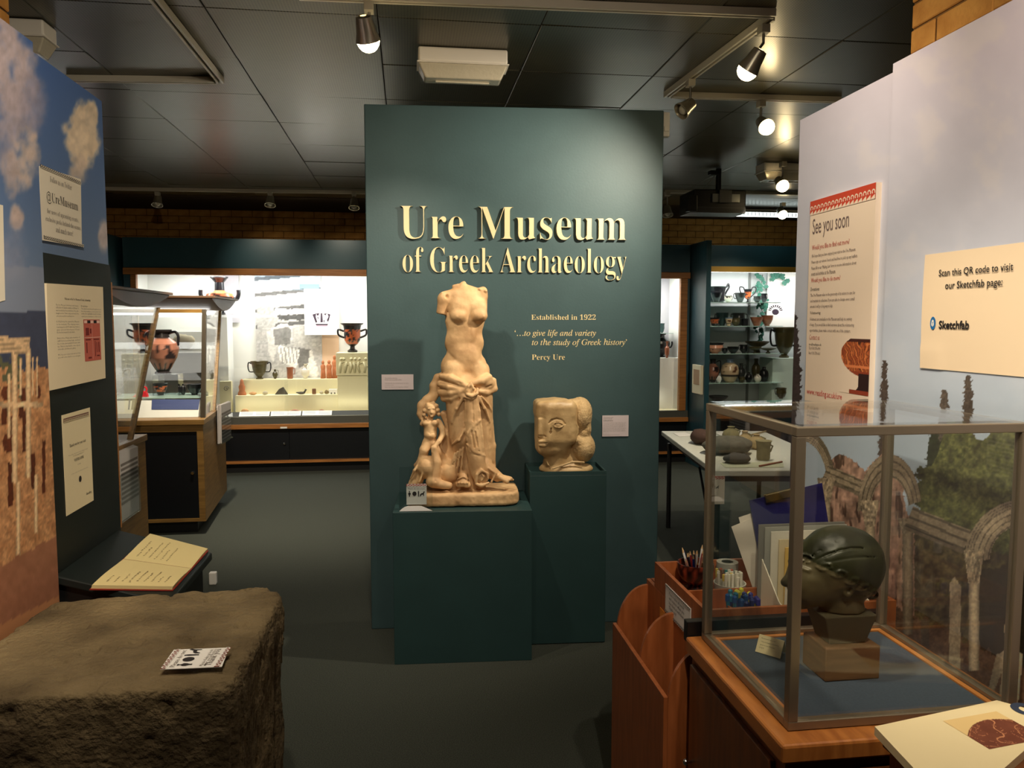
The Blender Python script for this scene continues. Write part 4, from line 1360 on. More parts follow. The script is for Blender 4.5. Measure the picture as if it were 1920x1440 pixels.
PRINT = mat('printed_backdrop', (200, 200, 200), rough=0.55, vcol=True)
EDGE = mat('board_edge_brown', (120, 70, 60), rough=0.7)
bd = empty('backdrop_board', (1.37, 2.32, 0), 'far lilac-sky printed backdrop board behind the tall red-topped poster', 'backdrop')
MB().box(1.361, 1.385, 2.045, 2.597, 0.0, 2.30).build('board', EDGE, bd)
print_sheet('printed_picture', (1.3605, 2.597, 0.62), (0, -1, 0), (0, 0, 1), 0.552, 1.68, 160, 470, paint_right, bd, coords='px', m=PRINT)
MB().box(1.3602, 1.3607, 2.045, 2.597, 0.0, 0.62).build('lower_print', mat('backdrop_lower', (110, 84, 66), rough=0.8, vary=0.3, scale=20), bd)
bn = empty('backdrop_board', (1.35, 1.3, 0), 'nearer lilac-sky printed backdrop board holding the paper notice on the right', 'backdrop')
MB().box(1.339, 1.360, 0.45, 2.043, 0.0, 2.312).build('board', EDGE, bn)
print_sheet('printed_picture', (1.3385, 2.043, 0.62), (0, -1, 0), (0, 0, 1), 0.78, 1.692, 250, 520, paint_right, bn, coords='px', m=PRINT)
MB().box(1.3382, 1.3387, 1.263, 2.043, 0.0, 0.62).build('lower_print', MATS['backdrop_lower'], bn)
MB().box(1.3382, 1.3387, 0.45, 1.263, 0.0, 2.312).build('blank_end', mat('backdrop_lilac', (214, 206, 218), rough=0.6), bn)

# tall "See you soon" board
NX = (-1, 0, 0)
PX_ = 1.342
pz0 = 1.335; pz1 = float(atX(1525, 377, PX_)[2]); py1 = float(atX(1520, 378, PX_)[1]); py0 = float(atX(1643, 347, PX_)[1])
POSTC = mat('cream_poster_print', (246, 226, 204), rough=0.5)
po = empty('visitor_poster', (PX_ + 0.008, (py0 + py1) / 2, pz0), 'tall cream poster headed See you soon with red wave border', 'poster')
MB().box(PX_, PX_ + 0.0175, py0, py1, pz0, pz1).build('board', POSTC, po)
pw = py1 - py0
TEXTG = mat('poster_grey_ink', (110, 92, 90), rough=0.8)
PINKT = mat('poster_pink_ink', (190, 104, 92), rough=0.8)
def pxt(s, a, z, w, m, h=None, res=1, st=None, nm='printed_line', off=0.0):
    """a = distance from the poster's left edge"""
    text(nm, serif(s, st) if st else s, (PX_, py1 - a, z), (0, -1, 0), (0, 0, 1), m, po, width=w, out=0.0012, res=res, height=h, offset=off)
wave_border(po, (PX_, py1, pz1 - 0.046), (0, -1, 0), (0, 0, 1), pw, 0.046, 17, mat('poster_red', (206, 72, 46), rough=0.55), POSTC)
def zat(v, u=1530): return float(atX(u, v, PX_)[2])
pxt('See you soon', 0.020, zat(438), 0.215, TEXTG, h=0.066, res=3)
pxt('Would you like to find out more?', 0.020, zat(468), 0.222, PINKT, h=0.022, off=0.01)
lines = ['We hope that you have enjoyed your visit to the Ure Museum.', 'Please sign our visitors’ book and feel free to pick up any leaflets.',
         'Please fill in our ‘Mailing List’ form to receive information about', 'events and activities at the Museum.']
for i, s in enumerate(lines): pxt(s, 0.020, zat(482 + i * 11.5), [0.258, 0.268, 0.262, 0.15][i], TEXTG, h=0.0135)
pxt('Would you like to do more?', 0.020, zat(529), 0.178, PINKT, h=0.02, off=0.01)
pxt('Donations', 0.020, zat(545), 0.055, DARKT, h=0.012)
for i, s in enumerate(['The Ure Museum relies on the generosity of its visitors to care for', 'and maintain its collection. If you are able to donate even a small', 'amount, it will go a long way to help.']):
    pxt(s, 0.020, zat(556 + i * 10.5), [0.262, 0.26, 0.14][i], TEXTG, h=0.0135)
pxt('Volunteering', 0.020, zat(589), 0.066, DARKT, h=0.013)
for i, s in enumerate(['Volunteers are invaluable to the Museum and help in a variety', 'of ways. If you would like to find out more about the volunteering', 'opportunities, please make contact with one of the curators.']):
    pxt(s, 0.020, zat(601 + i * 10.5), [0.25, 0.262, 0.245][i], TEXTG, h=0.0135)
pxt('Contact us', 0.020, zat(637), 0.066, PINKT, h=0.017)
pxt('ure@reading.ac.uk', 0.020, zat(648), 0.078, DARKT, h=0.012)
pxt('Tel: 0118 378 6990', 0.020, zat(656), 0.072, TEXTG, h=0.010)
pxt('Fax: 0118 378 6661', 0.020, zat(665), 0.072, TEXTG, h=0.010)
pxt('www.reading.ac.uk/ure', 0.014, zat(741), 0.215, mat('poster_red_ink', (200, 70, 70), rough=0.8), h=0.026, res=2)


def paint_kylix(s, t):
    """printed photograph of a footed painted bowl cut by the poster edge: s 0..1 across, t 0..1 up"""
    bg = np.tile(np.array([[246, 226, 204.]]), (len(s), 1))
    C = bg.copy()
    x = s; f = fbm(s * 9, t * 14, oct=3, seed=4); g = fbm(s * 5 + 3, t * 9, oct=2, seed=6)
    body = (((x - 0.95) / 0.93) ** 2 + (np.where(t > 0.70, (t - 0.70) / 0.34, (t - 0.70) / 0.40)) ** 2) < 1
    body &= (t < 0.96)
    col = np.stack([150 + 50 * f, 62 + 50 * f, 30 + 30 * f], 1)
    sw = np.sin((x * 9 + 2.2 * g) * 3.2 + 5 * np.sin(t * 7 + x * 3))
    col = np.where((sw > 0.86)[:, None], np.array([[224, 130, 70.]]), col)
    col = np.where((np.abs(sw) < 0.25)[:, None], col * 0.45, col)
    col = np.where(((t > 0.46) & (t < 0.50))[:, None], np.array([[226, 132, 80.]]), col)
    col = np.where((t < 0.40)[:, None], np.array([[150, 62, 34.]]), col)
    col = np.where((t > 0.90)[:, None], np.array([[70, 26, 22.]]), col)
    C = np.where(body[:, None], col, C)
    foot = (np.abs(x - 0.95) < 0.30 + 0.18 * sstep(0.14, 0.0, t)) & (t < 0.36)
    C = np.where(foot[:, None], np.array([[44, 18, 20.]]), C)
    foot = (np.abs(x - 0.95) < 0.6) & (t < 0.07)
    C = np.where(foot[:, None], np.array([[150, 60, 36.]]), C)
    return C


kz0 = zat(745, 1640); kz1 = zat(632, 1640)
print_sheet('printed_bowl', (PX_, py0 + 0.155, kz0), (0, -1, 0), (0, 0, 1), 0.155, kz1 - kz0, 60, 90, paint_kylix, po, out=0.0008)

# paper notice (code square left out)
SXp = 1.3378
ny1 = float(atX(1737, 478, SXp)[1]); nz1 = float(atX(1737, 478, SXp)[2]); nz0 = float(atX(1732, 690, SXp)[2])
nt_ = empty('paper_notice', (SXp, ny1 - 0.21, nz0), 'large cream paper notice with scan message pinned on right backdrop', 'notice')
NOTE = mat('peach_paper', (252, 226, 188), rough=0.7)
print_sheet('sheet', (SXp - 0.003, ny1, nz0), (0, -1, 0), (0, 0, 1), 0.42, nz1 - nz0, 24, 18, lambda s, t: np.tile(np.array([[252, 228, 194.]]), (len(s), 1)), nt_, out=0,
            bend=lambda s, t: 0.0035 * np.sin(t * 3.0) * (1 - s) + 0.002 * (s < 0.2) * (t < 0.2))
def nxt(s, a, z, w, m, **k): text('printed_line', s, (SXp - 0.0068, ny1 - a, z), (0, -1, 0), (0, 0, 1), m, nt_, width=w, out=0.0006, **k)
def nY(u, v): p = atX(u, v, SXp); return float(ny1 - p[1]), float(p[2])
a0, z0_ = nY(1765, 518); a1, _ = nY(1905, 508); nxt('Scan this QR code to visit', a0, z0_, a1 - a0, DARKT, res=3, offset=0.012)
a0, z0_ = nY(1777, 540); a1, _ = nY(1885, 533); nxt('our Sketchfab page:', a0, z0_ - 0.002, a1 - a0, DARKT, res=3, offset=0.012)
a0, z0_ = nY(1765, 616); a1, _ = nY(1822, 616); nxt('Sketchfab', a0, z0_, a1 - a0, DARKT, res=3, offset=0.03)
ac, zc = nY(1754, 606)
NZ = SXp - 0.0068
b = MB(); b._add([(NZ - 0.0006, ny1 - ac + 0.0105 * math.cos(k * math.pi / 16), zc + 0.0165 * math.sin(k * math.pi / 16)) for k in range(32)], [tuple(range(32))])
b.build('logo_disc', mat('logo_blue', (28, 110, 176), rough=0.6), nt_)
hexp = [(0.0066 * math.cos(math.pi / 2 + k * math.pi / 3), 0.0105 * math.sin(math.pi / 2 + k * math.pi / 3)) for k in range(6)]
for (i, j) in ((1, 2), (3, 4), (5, 0)):
    q = [(0, 0), hexp[i], hexp[j]]
    k = {1: [(0, 0), hexp[1], hexp[2], hexp[3]], 3: [(0, 0), hexp[3], hexp[4], hexp[5]], 5: [(0, 0), hexp[5], hexp[0], hexp[1]]}[i]
    g = np.mean(k, 0)
    b = MB(); b._add([(NZ - 0.0012, ny1 - ac - (g[0] + (p[0] - g[0]) * 0.84), zc + g[1] + (p[1] - g[1]) * 0.84) for p in k], [(0, 1, 2, 3)])
    b.build('logo_cube_face', WHITE, nt_)

# ------------------------------------------------------------------ wooden cabinet and the glass case on it
CX0, CX1, CY0, CY1, CZ = 0.73, 1.225, 1.372, 1.826, 0.80
cab = empty('display_cabinet', (0.96, 1.58, 0), 'reddish wooden cabinet carrying the metal-framed glass case', 'cabinet')
MB().box(0.712, 1.245, 1.345, 1.838, 0.0, 0.755).build('body', CHERRY, cab)
m_ = MB(); m_.box(0.695, 1.262, 1.325, 1.845, 0.760, 0.799); m_.build('top', mat('orange_wood_top', (184, 116, 56), rough=0.35, rgb2=(156, 92, 42), scale=5, stretch=(12, 2, 2), coat=0.2), cab, bevel=0.006)
dr = MB().box(0.700, 0.7115, 1.385, 1.825, 0.02, 0.735).build('door', CHERRY, cab, bevel=0.003)
kb = MB(); kb.tube([(0.700, 1.80, 0.49), (0.688, 1.80, 0.49)], 0.004); kb.sphere((0.684, 1.80, 0.49), 0.009, sc=(0.7, 1, 1)); kb.build('knob', CHROME, dr, smooth=True, label='chrome knob')
MB().box(0.86, 1.24, 1.334, 1.3445, 0.02, 0.735).build('door', CHERRY, cab, bevel=0.003)

case = empty('glass_display_case', (0.98, 1.6, CZ), 'bronze-framed glass display case over the dark bronze head', 'display case')
W_ = 0.020
fr = BRONZEF
for (x, y) in ((CX0, CY0), (CX0, CY1 - W_), (CX1 - W_, CY0), (CX1 - W_, CY1 - W_)):
    MB().box(x, x + W_, y, y + W_, CZ + 0.018, 1.382).build('post', fr, case, bevel=0.0015)
for (x0, x1, y0, y1) in ((CX0, CX1, CY0, CY0 + W_), (CX0, CX1, CY1 - W_, CY1), (CX0, CX0 + W_, CY0 + W_, CY1 - W_), (CX1 - W_, CX1, CY0 + W_, CY1 - W_)):
    MB().box(x0, x1, y0, y1, 1.3821, 1.400).build('top_rail', fr, case, bevel=0.0015)
    MB().box(x0, x1, y0, y1, CZ + 0.0005, CZ + 0.0179).build('bottom_rail', fr, case, bevel=0.0015)
g = 0.006
MB().box(CX0 + W_, CX1 - W_, CY0 + g, CY0 + g + 0.004, CZ + 0.018, 1.382).build('glass_pane', GLASS, case)
MB().box(CX0 + W_, CX1 - W_, CY1 - g - 0.004, CY1 - g, CZ + 0.018, 1.382).build('glass_pane', GLASS, case)
MB().box(CX0 + g, CX0 + g + 0.004, CY0 + W_, CY1 - W_, CZ + 0.018, 1.382).build('glass_pane', GLASS, case)
MB().box(CX1 - g - 0.004, CX1 - g, CY0 + W_, CY1 - W_, CZ + 0.018, 1.382).build('glass_pane', GLASS, case)
MB().box(CX0 + 0.008, CX1 - 0.008, CY0 + 0.008, CY1 - 0.008, 1.4002, 1.4052).build('glass_top', GLASS, case)
FELT = mat('blue_felt', (66, 78, 90), rough=0.95, vary=0.1, scale=200)
WTRIM = mat('light_wood_bead', (196, 128, 66), rough=0.4)
MB().box(CX0 + 0.035, CX1 - 0.035, CY0 + 0.035, CY1 - 0.035, CZ + 0.0005, CZ + 0.006).build('felt_base', FELT, case)
for (x0, x1, y0, y1) in ((CX0 + 0.0215, CX1 - 0.0215, CY0 + 0.0215, CY0 + 0.034), (CX0 + 0.0215, CX1 - 0.0215, CY1 - 0.034, CY1 - 0.0215), (CX0 + 0.0215, CX0 + 0.034, CY0 + 0.035, CY1 - 0.035), (CX1 - 0.034, CX1 - 0.0215, CY0 + 0.035, CY1 - 0.035)):
    MB().box(x0, x1, y0, y1, CZ + 0.0005, CZ + 0.009).build('wooden_bead', WTRIM, case)

# bronze head on its wooden block
bh = empty('bronze_head', (0.965, 1.61, CZ + 0.0065), 'dark bronze head with wavy hair cap on wooden block inside glass case', 'sculpture')
WBLOCK = mat('brown_wood_block', (120, 84, 46), rough=0.6, rgb2=(100, 68, 36), scale=8, stretch=(1, 1, 8))
MB().box(0.905, 1.035, 1.545, 1.645, CZ + 0.0065, CZ + 0.082).build('block', WBLOCK, bh, bevel=0.003)
# neck, tapering down
p = [(0.925, 1.565), (1.012, 1.565), (1.012, 1.63), (0.925, 1.63)]; q = [(0.905, 1.552), (1.03, 1.552), (1.03, 1.64), (0.905, 1.64)]
MB().hexa([(x, y, CZ + 0.0825) for x, y in p] + [(x, y, CZ + 0.150) for x, y in q]).build('neck_mount', mat('grey_green_mount', (84, 78, 56), rough=0.6), bh, bevel=0.003)


def bronze_sculpt():
    S = Sculpt((1420, -90, -1190), (1670, 90, -970), 2.0)
    e = S.ell; c = S.cap
    def B(u, v, y=0): return (u, y, -v)
    e(B(1566, 1070), (78, 66, 74), 3)
    e(B(1588, 1088), (52, 58, 62), 10)
    e(B(1540, 1100), (56, 50, 56), 8)
    # face, turned to the left
    e(B(1508, 1104), (40, 42, 56), 10)
    c(B(1484, 1078), B(1464, 1106), 5, 8, 6)
    e(B(1466, 1110), (8, 9, 6), 4)
    e(B(1486, 1126), (12, 15, 5), 5); e(B(1486, 1136), (12, 14, 5), 4); e(B(1494, 1150), (15, 18, 13), 7)
    for sd in (-1, 1):
        e(B(1478, 1088, sd * 20), (8, 9, 6), 4, 'sub'); e(B(1483, 1088, sd * 19), (7, 7, 5), 2)
        S.path([B(1476, 1074, sd * 6), B(1480, 1070, sd * 20), B(1492, 1074, sd * 33)], 3, 4)
        e(B(1556, 1112, sd * 50), (9, 5, 15), 2)
        e(B(1556, 1110, sd * 54), (4, 4, 8), 2, 'sub')
    c(B(1562, 1120), B(1572, 1168), 38, 40, 10)
    S.box(B(1560, 1192), (90, 90, 26), 2, 2, 'sub')
    # running curls round the hair line on both sides
    G0 = S.g.copy()
    for sd in (-1, 1):
        for i in range(7):
            t = i / 6
            cu = 1492 + 132 * t; cv = 1052 + 84 * t ** 1.25
            pts = []
            for k in range(13):
                a = 2.6 - k * 0.55; r = 12.5 * (1 - k / 17)
                pu = cu + r * math.cos(a); pv = cv + r * math.sin(a) * 0.75
                yy = 12.0
                ix = int((pu - S.lo[0]) / S.h); iz = int((-pv - S.lo[2]) / S.h)
                while yy < 70 and G0[ix, int((sd * yy - S.lo[1]) / S.h), iz] < 0: yy += 1.0
                pts.append(B(pu, pv, sd * (yy - 0.5)))
            S.path(pts, 3.0, 1.0)
    # fine combed locks over the crown
    for i in range(9):
        a = -1.2 + i * 0.3
        pts = []
        for k in range(9):
            t = k / 8
            pts.append(B(1640 - 160 * t, 1060 - 62 * math.sin(math.pi * t) * math.cos(a) + 10 * t, 66 * math.sin(a) * math.sin(math.pi * (0.15 + 0.7 * t))))
        S.path(pts, 1.5, 2, 'sub')
    m = np.abs(S.g) < 5
    P = S.lo + S.h * np.argwhere(m)
    S.g[m] += ((vnoise(P[:, 0] / 14, P[:, 1] / 14, P[:, 2] / 14, 3) - 0.5) * 2.0).astype(np.float32)
    return S.mesh()


bv, bq = bronze_sculpt()
Wb = np.stack([0.963 + (bv[:, 0] - 1565) * 0.00128, 1.60 + bv[:, 1] * 0.0011, CZ + 0.1505 + (bv[:, 2] - bv[:, 2].min()) * 0.00112], 1)
hair_line = (-bv[:, 2]) < 1046 + np.clip((bv[:, 0] - 1480) / 150, 0, 1) ** 1.2 * 92 + 3
n_b = fbm(bv[:, 0] / 22, bv[:, 1] / 22, bv[:, 2] / 22, oct=3, seed=77)
cb_ = np.where(hair_line[:, None], np.array([[44, 46, 24.]]), np.array([[92, 84, 58.]])) * (0.75 + 0.5 * n_b)[:, None]
BR2 = mat('patinated_bronze', (50, 48, 30), rough=0.42, metal=0.15, vcol=True, bump=0.1, bscale=40)
sculpt_obj('head', Wb, bq, BR2, bh, colors=lin(cb_))
# small folded caption
tc_ = empty('caption_card', (0.85, 1.69, CZ + 0.0065), 'small folded cream caption card left of the bronze head', 'card')
P1 = np.array([0.822, 1.715, CZ + 0.008]); P2 = np.array([0.862, 1.668, CZ + 0.008])
d_ = (P2 - P1) / np.linalg.norm(P2 - P1); bk = np.array([-d_[1], d_[0], 0])
if bk[0] < 0: bk = -bk
T1 = P1 + bk * 0.022 + np.array([0, 0, 0.036]); T2 = P2 + bk * 0.022 + np.array([0, 0, 0.036])
fb = MB(); fb.prism([P1, P2, T2, T1], bk * 0.0008); fb.prism([T1 + bk * 0.001, T2 + bk * 0.001, P2 + bk * 0.04, P1 + bk * 0.04], bk * 0.0008)
fb.build('card', mat('cream_card', (236, 222, 170), rough=0.7), tc_)
upv = (T1 - P1) / np.linalg.norm(T1 - P1)
for i, (s, w) in enumerate((('Bronze head of a youth', 0.034), ('Copy of an ancient Greek head', 0.044), ('given to the Museum', 0.036), ('1911', 0.01))):
    text('printed_line', s, P1 + d_ * 0.008 + upv * (0.034 - i * 0.008) , d_, upv, DARKT, tc_, width=w, out=0.0008, res=1)

# low black plinth bar behind the case
bb = empty('black_plinth_bar', (1.0, 1.86, 0.79), 'black bar behind the glass case base', 'bar')
MB().box(0.700, 1.25, 1.848, 1.872, 0.78, 0.835).build('bar', MBLACK, bb, bevel=0.002)

# ------------------------------------------------------------------ beech leaflet rack with tray
rk = empty('leaflet_rack', (0.95, 2.1, 0), 'orange beech leaflet rack with curved dividers and top tray', 'rack')
RX = 0.648; RT = 0.628; BX = 0.760
MB().box(RX, RX + 0.012, 1.868, 2.375, 0.0, RT).build('front_panel', BEECH, rk, bevel=0.001)
MB().box(BX, BX + 0.012, 1.880, 2.375, 0.0, 0.770).build('back_panel', BEECH, rk, bevel=0.001)
for y in (1.868, 2.112, 2.361):
    pts = [(RX + 0.0121, y, 0.02), (BX - 0.0001, y, 0.02), (BX - 0.0001, y, RT + 0.125)]
    for k in range(1, 13):
        a = math.pi / 2 * k / 12
        pts.append((BX - (BX - RX - 0.0121) * math.sin(a), y, RT - 0.02 + 0.145 * math.cos(a)))
    MB().prism(pts, (0, 0.012, 0)).build('divider', BEECH, rk)
MB().box(RX + 0.0121, BX - 0.0001, 1.8801, 2.3609, 0.30, 0.312).build('pocket_floor', mat('pale_liner', (196, 170, 150), rough=0.8), rk)
TZ0, TZ1 = 0.7705, 0.850
MB().box(BX, 1.30, 1.880, 2.295, TZ0, TZ0 + 0.01).build('tray_floor', BEECH, rk)
MB().box(BX, BX + 0.011, 1.880, 2.295, TZ0 + 0.0101, TZ1).build('tray_side', BEECH, rk)
MB().box(1.289, 1.30, 1.880, 2.295, TZ0 + 0.0101, TZ1).build('tray_side', BEECH, rk)
MB().box(BX + 0.0111, 1.2889, 2.284, 2.295, TZ0 + 0.0101, TZ1).build('tray_side', BEECH, rk)
MB().box(BX + 0.0111, 1.2889, 1.880, 1.891, TZ0 + 0.0101, TZ1).build('tray_side', BEECH, rk)
MB().box(BX + 0.0111, 1.2889, 2.065, 2.074, TZ0 + 0.0101, TZ1 - 0.015).build('tray_divider', BEECH, rk)
MB().box(0.775, 1.30, 1.90, 2.375, 0.0, 0.770).build('carcass', BEECH, rk)
# notice on the tray side
pn = empty('paper_notice', (BX - 0.002, 2.03, 0.77), 'small wave-bordered paper notice taped on the rack tray side', 'notice')
yA = float(atX(1249, 1092, BX)[1]); yB = float(atX(1296, 1142, BX)[1])
MB().box(BX - 0.0016, BX - 0.0004, yB, yA, 0.735, 0.818).build('sheet', WHITE, pn)
wave_border(pn, (BX - 0.0016, yA, 0.812), (0, -1, 0), (0, 0, 1), yA - yB, 0.006, 18, DARKT, WHITE)
wave_border(pn, (BX - 0.0016, yA, 0.735), (0, -1, 0), (0, 0, 1), yA - yB, 0.006, 18, DARKT, WHITE, flip=True)
for i, s in enumerate(('Please replace all pencils', 'and crayons when you', 'have finished with them.', 'Thank you!')):
    text('printed_line', s, (BX - 0.0016, yA - 0.035, 0.796 - i * 0.014), (0, -1, 0), (0, 0, 1), DARKT, pn, width=(yA - yB) * (0.6 if i < 3 else 0.3), out=0.0008, res=1)
ylab = empty('paper_sticker', (BX - 0.002, 2.1, 0.7), 'orange sticker on the back of the leaflet rack pocket', 'sticker')
MB().box(BX - 0.0016, BX - 0.0004, 2.15, 2.235, 0.69, 0.727).build('sticker', mat('orange_sticker', (226, 140, 40), rough=0.7), ylab)

# tray contents
random.seed(11)
def PT(u, v, z): return [float(c) for c in atZ(u, v, z)]
bowl = empty('painted_bowl', PT(1288, 1110, 0.781), 'dark painted bowl holding pencils in the rack tray', 'bowl')
bc = np.array([0.862, 2.215, 0.781])
bowl.location = tuple(bc)
def swirl_cols(V):
    a = np.arctan2(V[:, 1] - bc[1], V[:, 0] - bc[0]); z = (V[:, 2] - bc[2])
    f = np.sin(a * 10 + 4 * np.sin(z * 160))
    base = np.where((f > 0.55)[:, None], lin([150, 62, 40])[None], lin([36, 16, 14])[None])
    return np.where((z < 0.02)[:, None], lin([22, 10, 12])[None], base)
PAINTED = mat('painted_pottery', (120, 60, 40), rough=0.35, vcol=True)
bprof = [(0.03, 0), (0.032, 0.012), (0.02, 0.022), (0.04, 0.036), (0.052, 0.055), (0.055, 0.072), (0.055, 0.088), (0.051, 0.088), (0.050, 0.07), (0.03, 0.045), (0.0, 0.04)]
MB().lathe(bprof, bc, n=32, cap=True).build('body', PAINTED, bowl, smooth=True, colfn=swirl_cols)
PENC = [mat('pencil_' + n, c, rough=0.5) for n, c in (('blue', (30, 60, 150)), ('red', (150, 40, 40)), ('white', (225, 225, 220)), ('brown', (150, 100, 66)), ('dark', (30, 28, 40)), ('pink', (210, 150, 130)), ('grey', (120, 124, 130)))]
PTIP = mat('pencil_wood', (206, 168, 120), rough=0.6)
def pencil(base, tip, r, m, name='pencil', label='', group='', cat='pencil', tipm=None):
    base = np.array(base, float); tip = np.array(tip, float); d = (tip - base) / np.linalg.norm(tip - base)
    e_ = empty(name, base, label, cat, group)
    MB().tube([base, tip - d * 0.012], r, n=6).build('shaft', m, e_)
    MB().tube([tip - d * 0.0119, tip], [r * 0.95, r * 0.2], n=6).build('tip', tipm or PTIP, e_)
    return e_
for i in range(17):
    a = i * 2.399; r = 0.036 * math.sqrt((i + 0.5) / 17)
    bx, by = bc[0] + r * 0.55 * math.cos(a), bc[1] + r * 0.55 * math.sin(a)
    tx, ty = bc[0] + (r * 1.35) * math.cos(a) - 0.004, bc[1] + (r * 1.35) * math.sin(a)
    pencil((bx, by, bc[2] + 0.046), (tx, ty, bc[2] + 0.105 + random.uniform(0, 0.028)), 0.0034, PENC[i % 7], label=PENC[i % 7].name.split('_')[1] + ' pencil standing in the dark painted bowl', group='pencils in the painted bowl')
def pot(name, label, c, r, h, m, cat='pot'):
    e_ = empty(name, c, label, cat)
    MB().lathe([(r * 0.85, 0), (r, h), (r * 0.93, h), (r * 0.8, 0.006), (0, 0.006)], c, n=28, cap=True).build('body', m, e_, smooth=True)
    return e_
# white tub of markers, terracotta pot of pens, glue pot
mc = np.array([0.935, 2.128, 0.781])
pot('plastic_tub', 'clear plastic tub of white-capped markers in the rack tray', mc, 0.047, 0.052, mat('milky_plastic', (206, 204, 190), rough=0.3))
CAPS = [mat('marker_cap_' + n, c, rough=0.35) for n, c in (('white', (228, 224, 206)), ('yellow', (226, 200, 90)), ('red', (190, 80, 50)), ('teal', (40, 120, 120)), ('brown', (120, 80, 60)))]
for i in range(26):
    a = i * 2.399; r = 0.041 * math.sqrt((i + 0.4) / 26)
    x, y = mc[0] + r * math.cos(a), mc[1] + r * math.sin(a)
    e_ = empty('marker_pen', (x, y, mc[2] + 0.007), CAPS[[0, 0, 1, 0, 2, 0, 3, 0, 0, 4][i % 10]].name.split('_')[2] + '-capped marker standing in the clear plastic tub', 'marker', 'markers in the plastic tub')
    MB().tube([(x, y, mc[2] + 0.007), (x, y, mc[2] + 0.062)], 0.0043, n=8).build('barrel', CAPS[0], e_)
    MB().tube([(x, y, mc[2] + 0.0621), (x + random.uniform(-.002, .002), y, mc[2] + 0.078 + random.uniform(0, 0.01))], 0.0046, n=8).build('pen_cap', CAPS[[0, 0, 1, 0, 2, 0, 3, 0, 0, 4][i % 10]], e_)
tcn = np.array([0.900, 1.962, 0.781])
pot('terracotta_pot', 'orange terracotta pot of blue and yellow pens', tcn, 0.044, 0.048, mat('terracotta', (196, 116, 70), rough=0.7))
PL = [mat('pen_' + n, c, rough=0.3) for n, c in (('navy', (24, 44, 110)), ('blue', (20, 90, 160)), ('cyan', (30, 130, 160)), ('lime', (206, 200, 60)), ('indigo', (50, 50, 130)))]
for i in range(20):
    a = i * 2.399; r = 0.036 * math.sqrt((i + 0.5) / 20)
    x, y = tcn[0] + r * math.cos(a), tcn[1] + r * math.sin(a)
    tx, ty = tcn[0] + 1.25 * r * math.cos(a), tcn[1] + 1.25 * r * math.sin(a)
    h = 0.075 + 0.012 * (1 - r / 0.03) + random.uniform(-0.006, 0.008)
    e_ = empty('felt_pen', (x, y, tcn[2] + 0.008), PL[i % 5].name.split('_')[1] + ' pen with ' + PL[(i * 3) % 5].name.split('_')[1] + ' cap in the terracotta pot', 'pen', 'pens in the terracotta pot')
    MB().tube([(x, y, tcn[2] + 0.008), (tx, ty, tcn[2] + h - 0.02), ], 0.0055, n=8).build('barrel', PL[i % 5], e_, smooth=True)
    MB().tube([(tx, ty, tcn[2] + h - 0.0199), (tx * 1.0, ty, tcn[2] + h - 0.004), (tx, ty, tcn[2] + h)], [0.0068, 0.0068, 0.0025], n=8).build('pen_cap', PL[(i * 3) % 5], e_, smooth=True)
gp = np.array([0.975, 2.240, 0.781])
ge = empty('tape_roll', gp, 'grey-white roll of tape lying behind the markers', 'tape')
MB().lathe([(0.018, 0.05), (0.033, 0.05), (0.033, 0.078), (0.018, 0.078)], gp, n=24, cap=False).build('roll', mat('grey_tape', (180, 180, 168), rough=0.5), ge, smooth=True)
MB().lathe([(0.016, 0.0), (0.03, 0.0), (0.03, 0.0499), (0.016, 0.0499)], gp, n=24, cap=True).build('core', mat('grey_core', (120, 124, 118), rough=0.5), ge, smooth=True)
# magazine file with folders
FILEW = mat('white_file_card', (222, 214, 192), rough=0.6)
fl = empty('magazine_file', (1.14, 1.99, 0.781), 'cream magazine file full of folders behind the glass case', 'file holder')
FX0, FX1, FY0, FY1 = 1.075, 1.250, 1.915, 2.055
def side(x):
    return MB().prism([(x, FY0, 0.781), (x, FY1, 0.781), (x, FY1, 0.93), (x, FY0 + 0.03, 0.84), (x, FY0, 0.83)], (0.003, 0, 0))
side(FX1).build('side_panel', FILEW, fl)
# sloping left edge panel seen from the left
MB().prism([(0.995, FY0, 0.781), (FX1, FY0, 0.781), (FX1, FY0, 0.80), (1.10, FY0, 0.81), (1.045, FY0, 0.845), (1.0, FY0, 0.905)], (0, 0.003, 0)).build('front_panel', FILEW, fl)
side(0.995).build('side_panel', FILEW, fl)
MB().box(0.9981, 1.2499, FY1 + 0.0001, FY1 + 0.003, 0.781, 0.95).build('back_panel', FILEW, fl)
MB().box(0.9981, 1.2499, FY0 + 0.0031, FY1, 0.781, 0.784).build('base', FILEW, fl)
cols = [('grey_folder', (150, 150, 140), 0.985, 0.985), ('white_sheet', (214, 208, 190), 0.975, 0.99), ('cream_folder', (206, 190, 150), 0.955, 1.0), ('yellow_folder', (214, 176, 90), 0.935, 1.005), ('black_folder', (44, 42, 38), 0.960, 1.01), ('red_folder', (140, 38, 32), 0.925, 1.018), ('grey_sheet', (120, 118, 110), 0.99, 0.98)]
for i, (nm, c, top, xx) in enumerate(cols):
    y = FY1 - 0.006 - i * 0.012
    order = [6, 0, 1, 2, 3, 4, 5][i]
    nm, c, top, xx = cols[order]
    fo = empty('paper_folder', (1.12, y, 0.785), ['tall grey sheet at the back of the magazine file', 'grey folder in the magazine file behind the white sheet', 'white sheet between grey and cream folders', 'cream folder standing in the magazine file', 'yellow folder standing in the magazine file', 'black-topped folder in the magazine file', 'dark red folder at the front of the magazine file'][i], 'folder')
    MB().box(xx + 0.004 + i * 0.008, 1.245, y, y + 0.004, 0.7845, top + 0.035).build('cover', mat(nm, c, rough=0.6), fo)
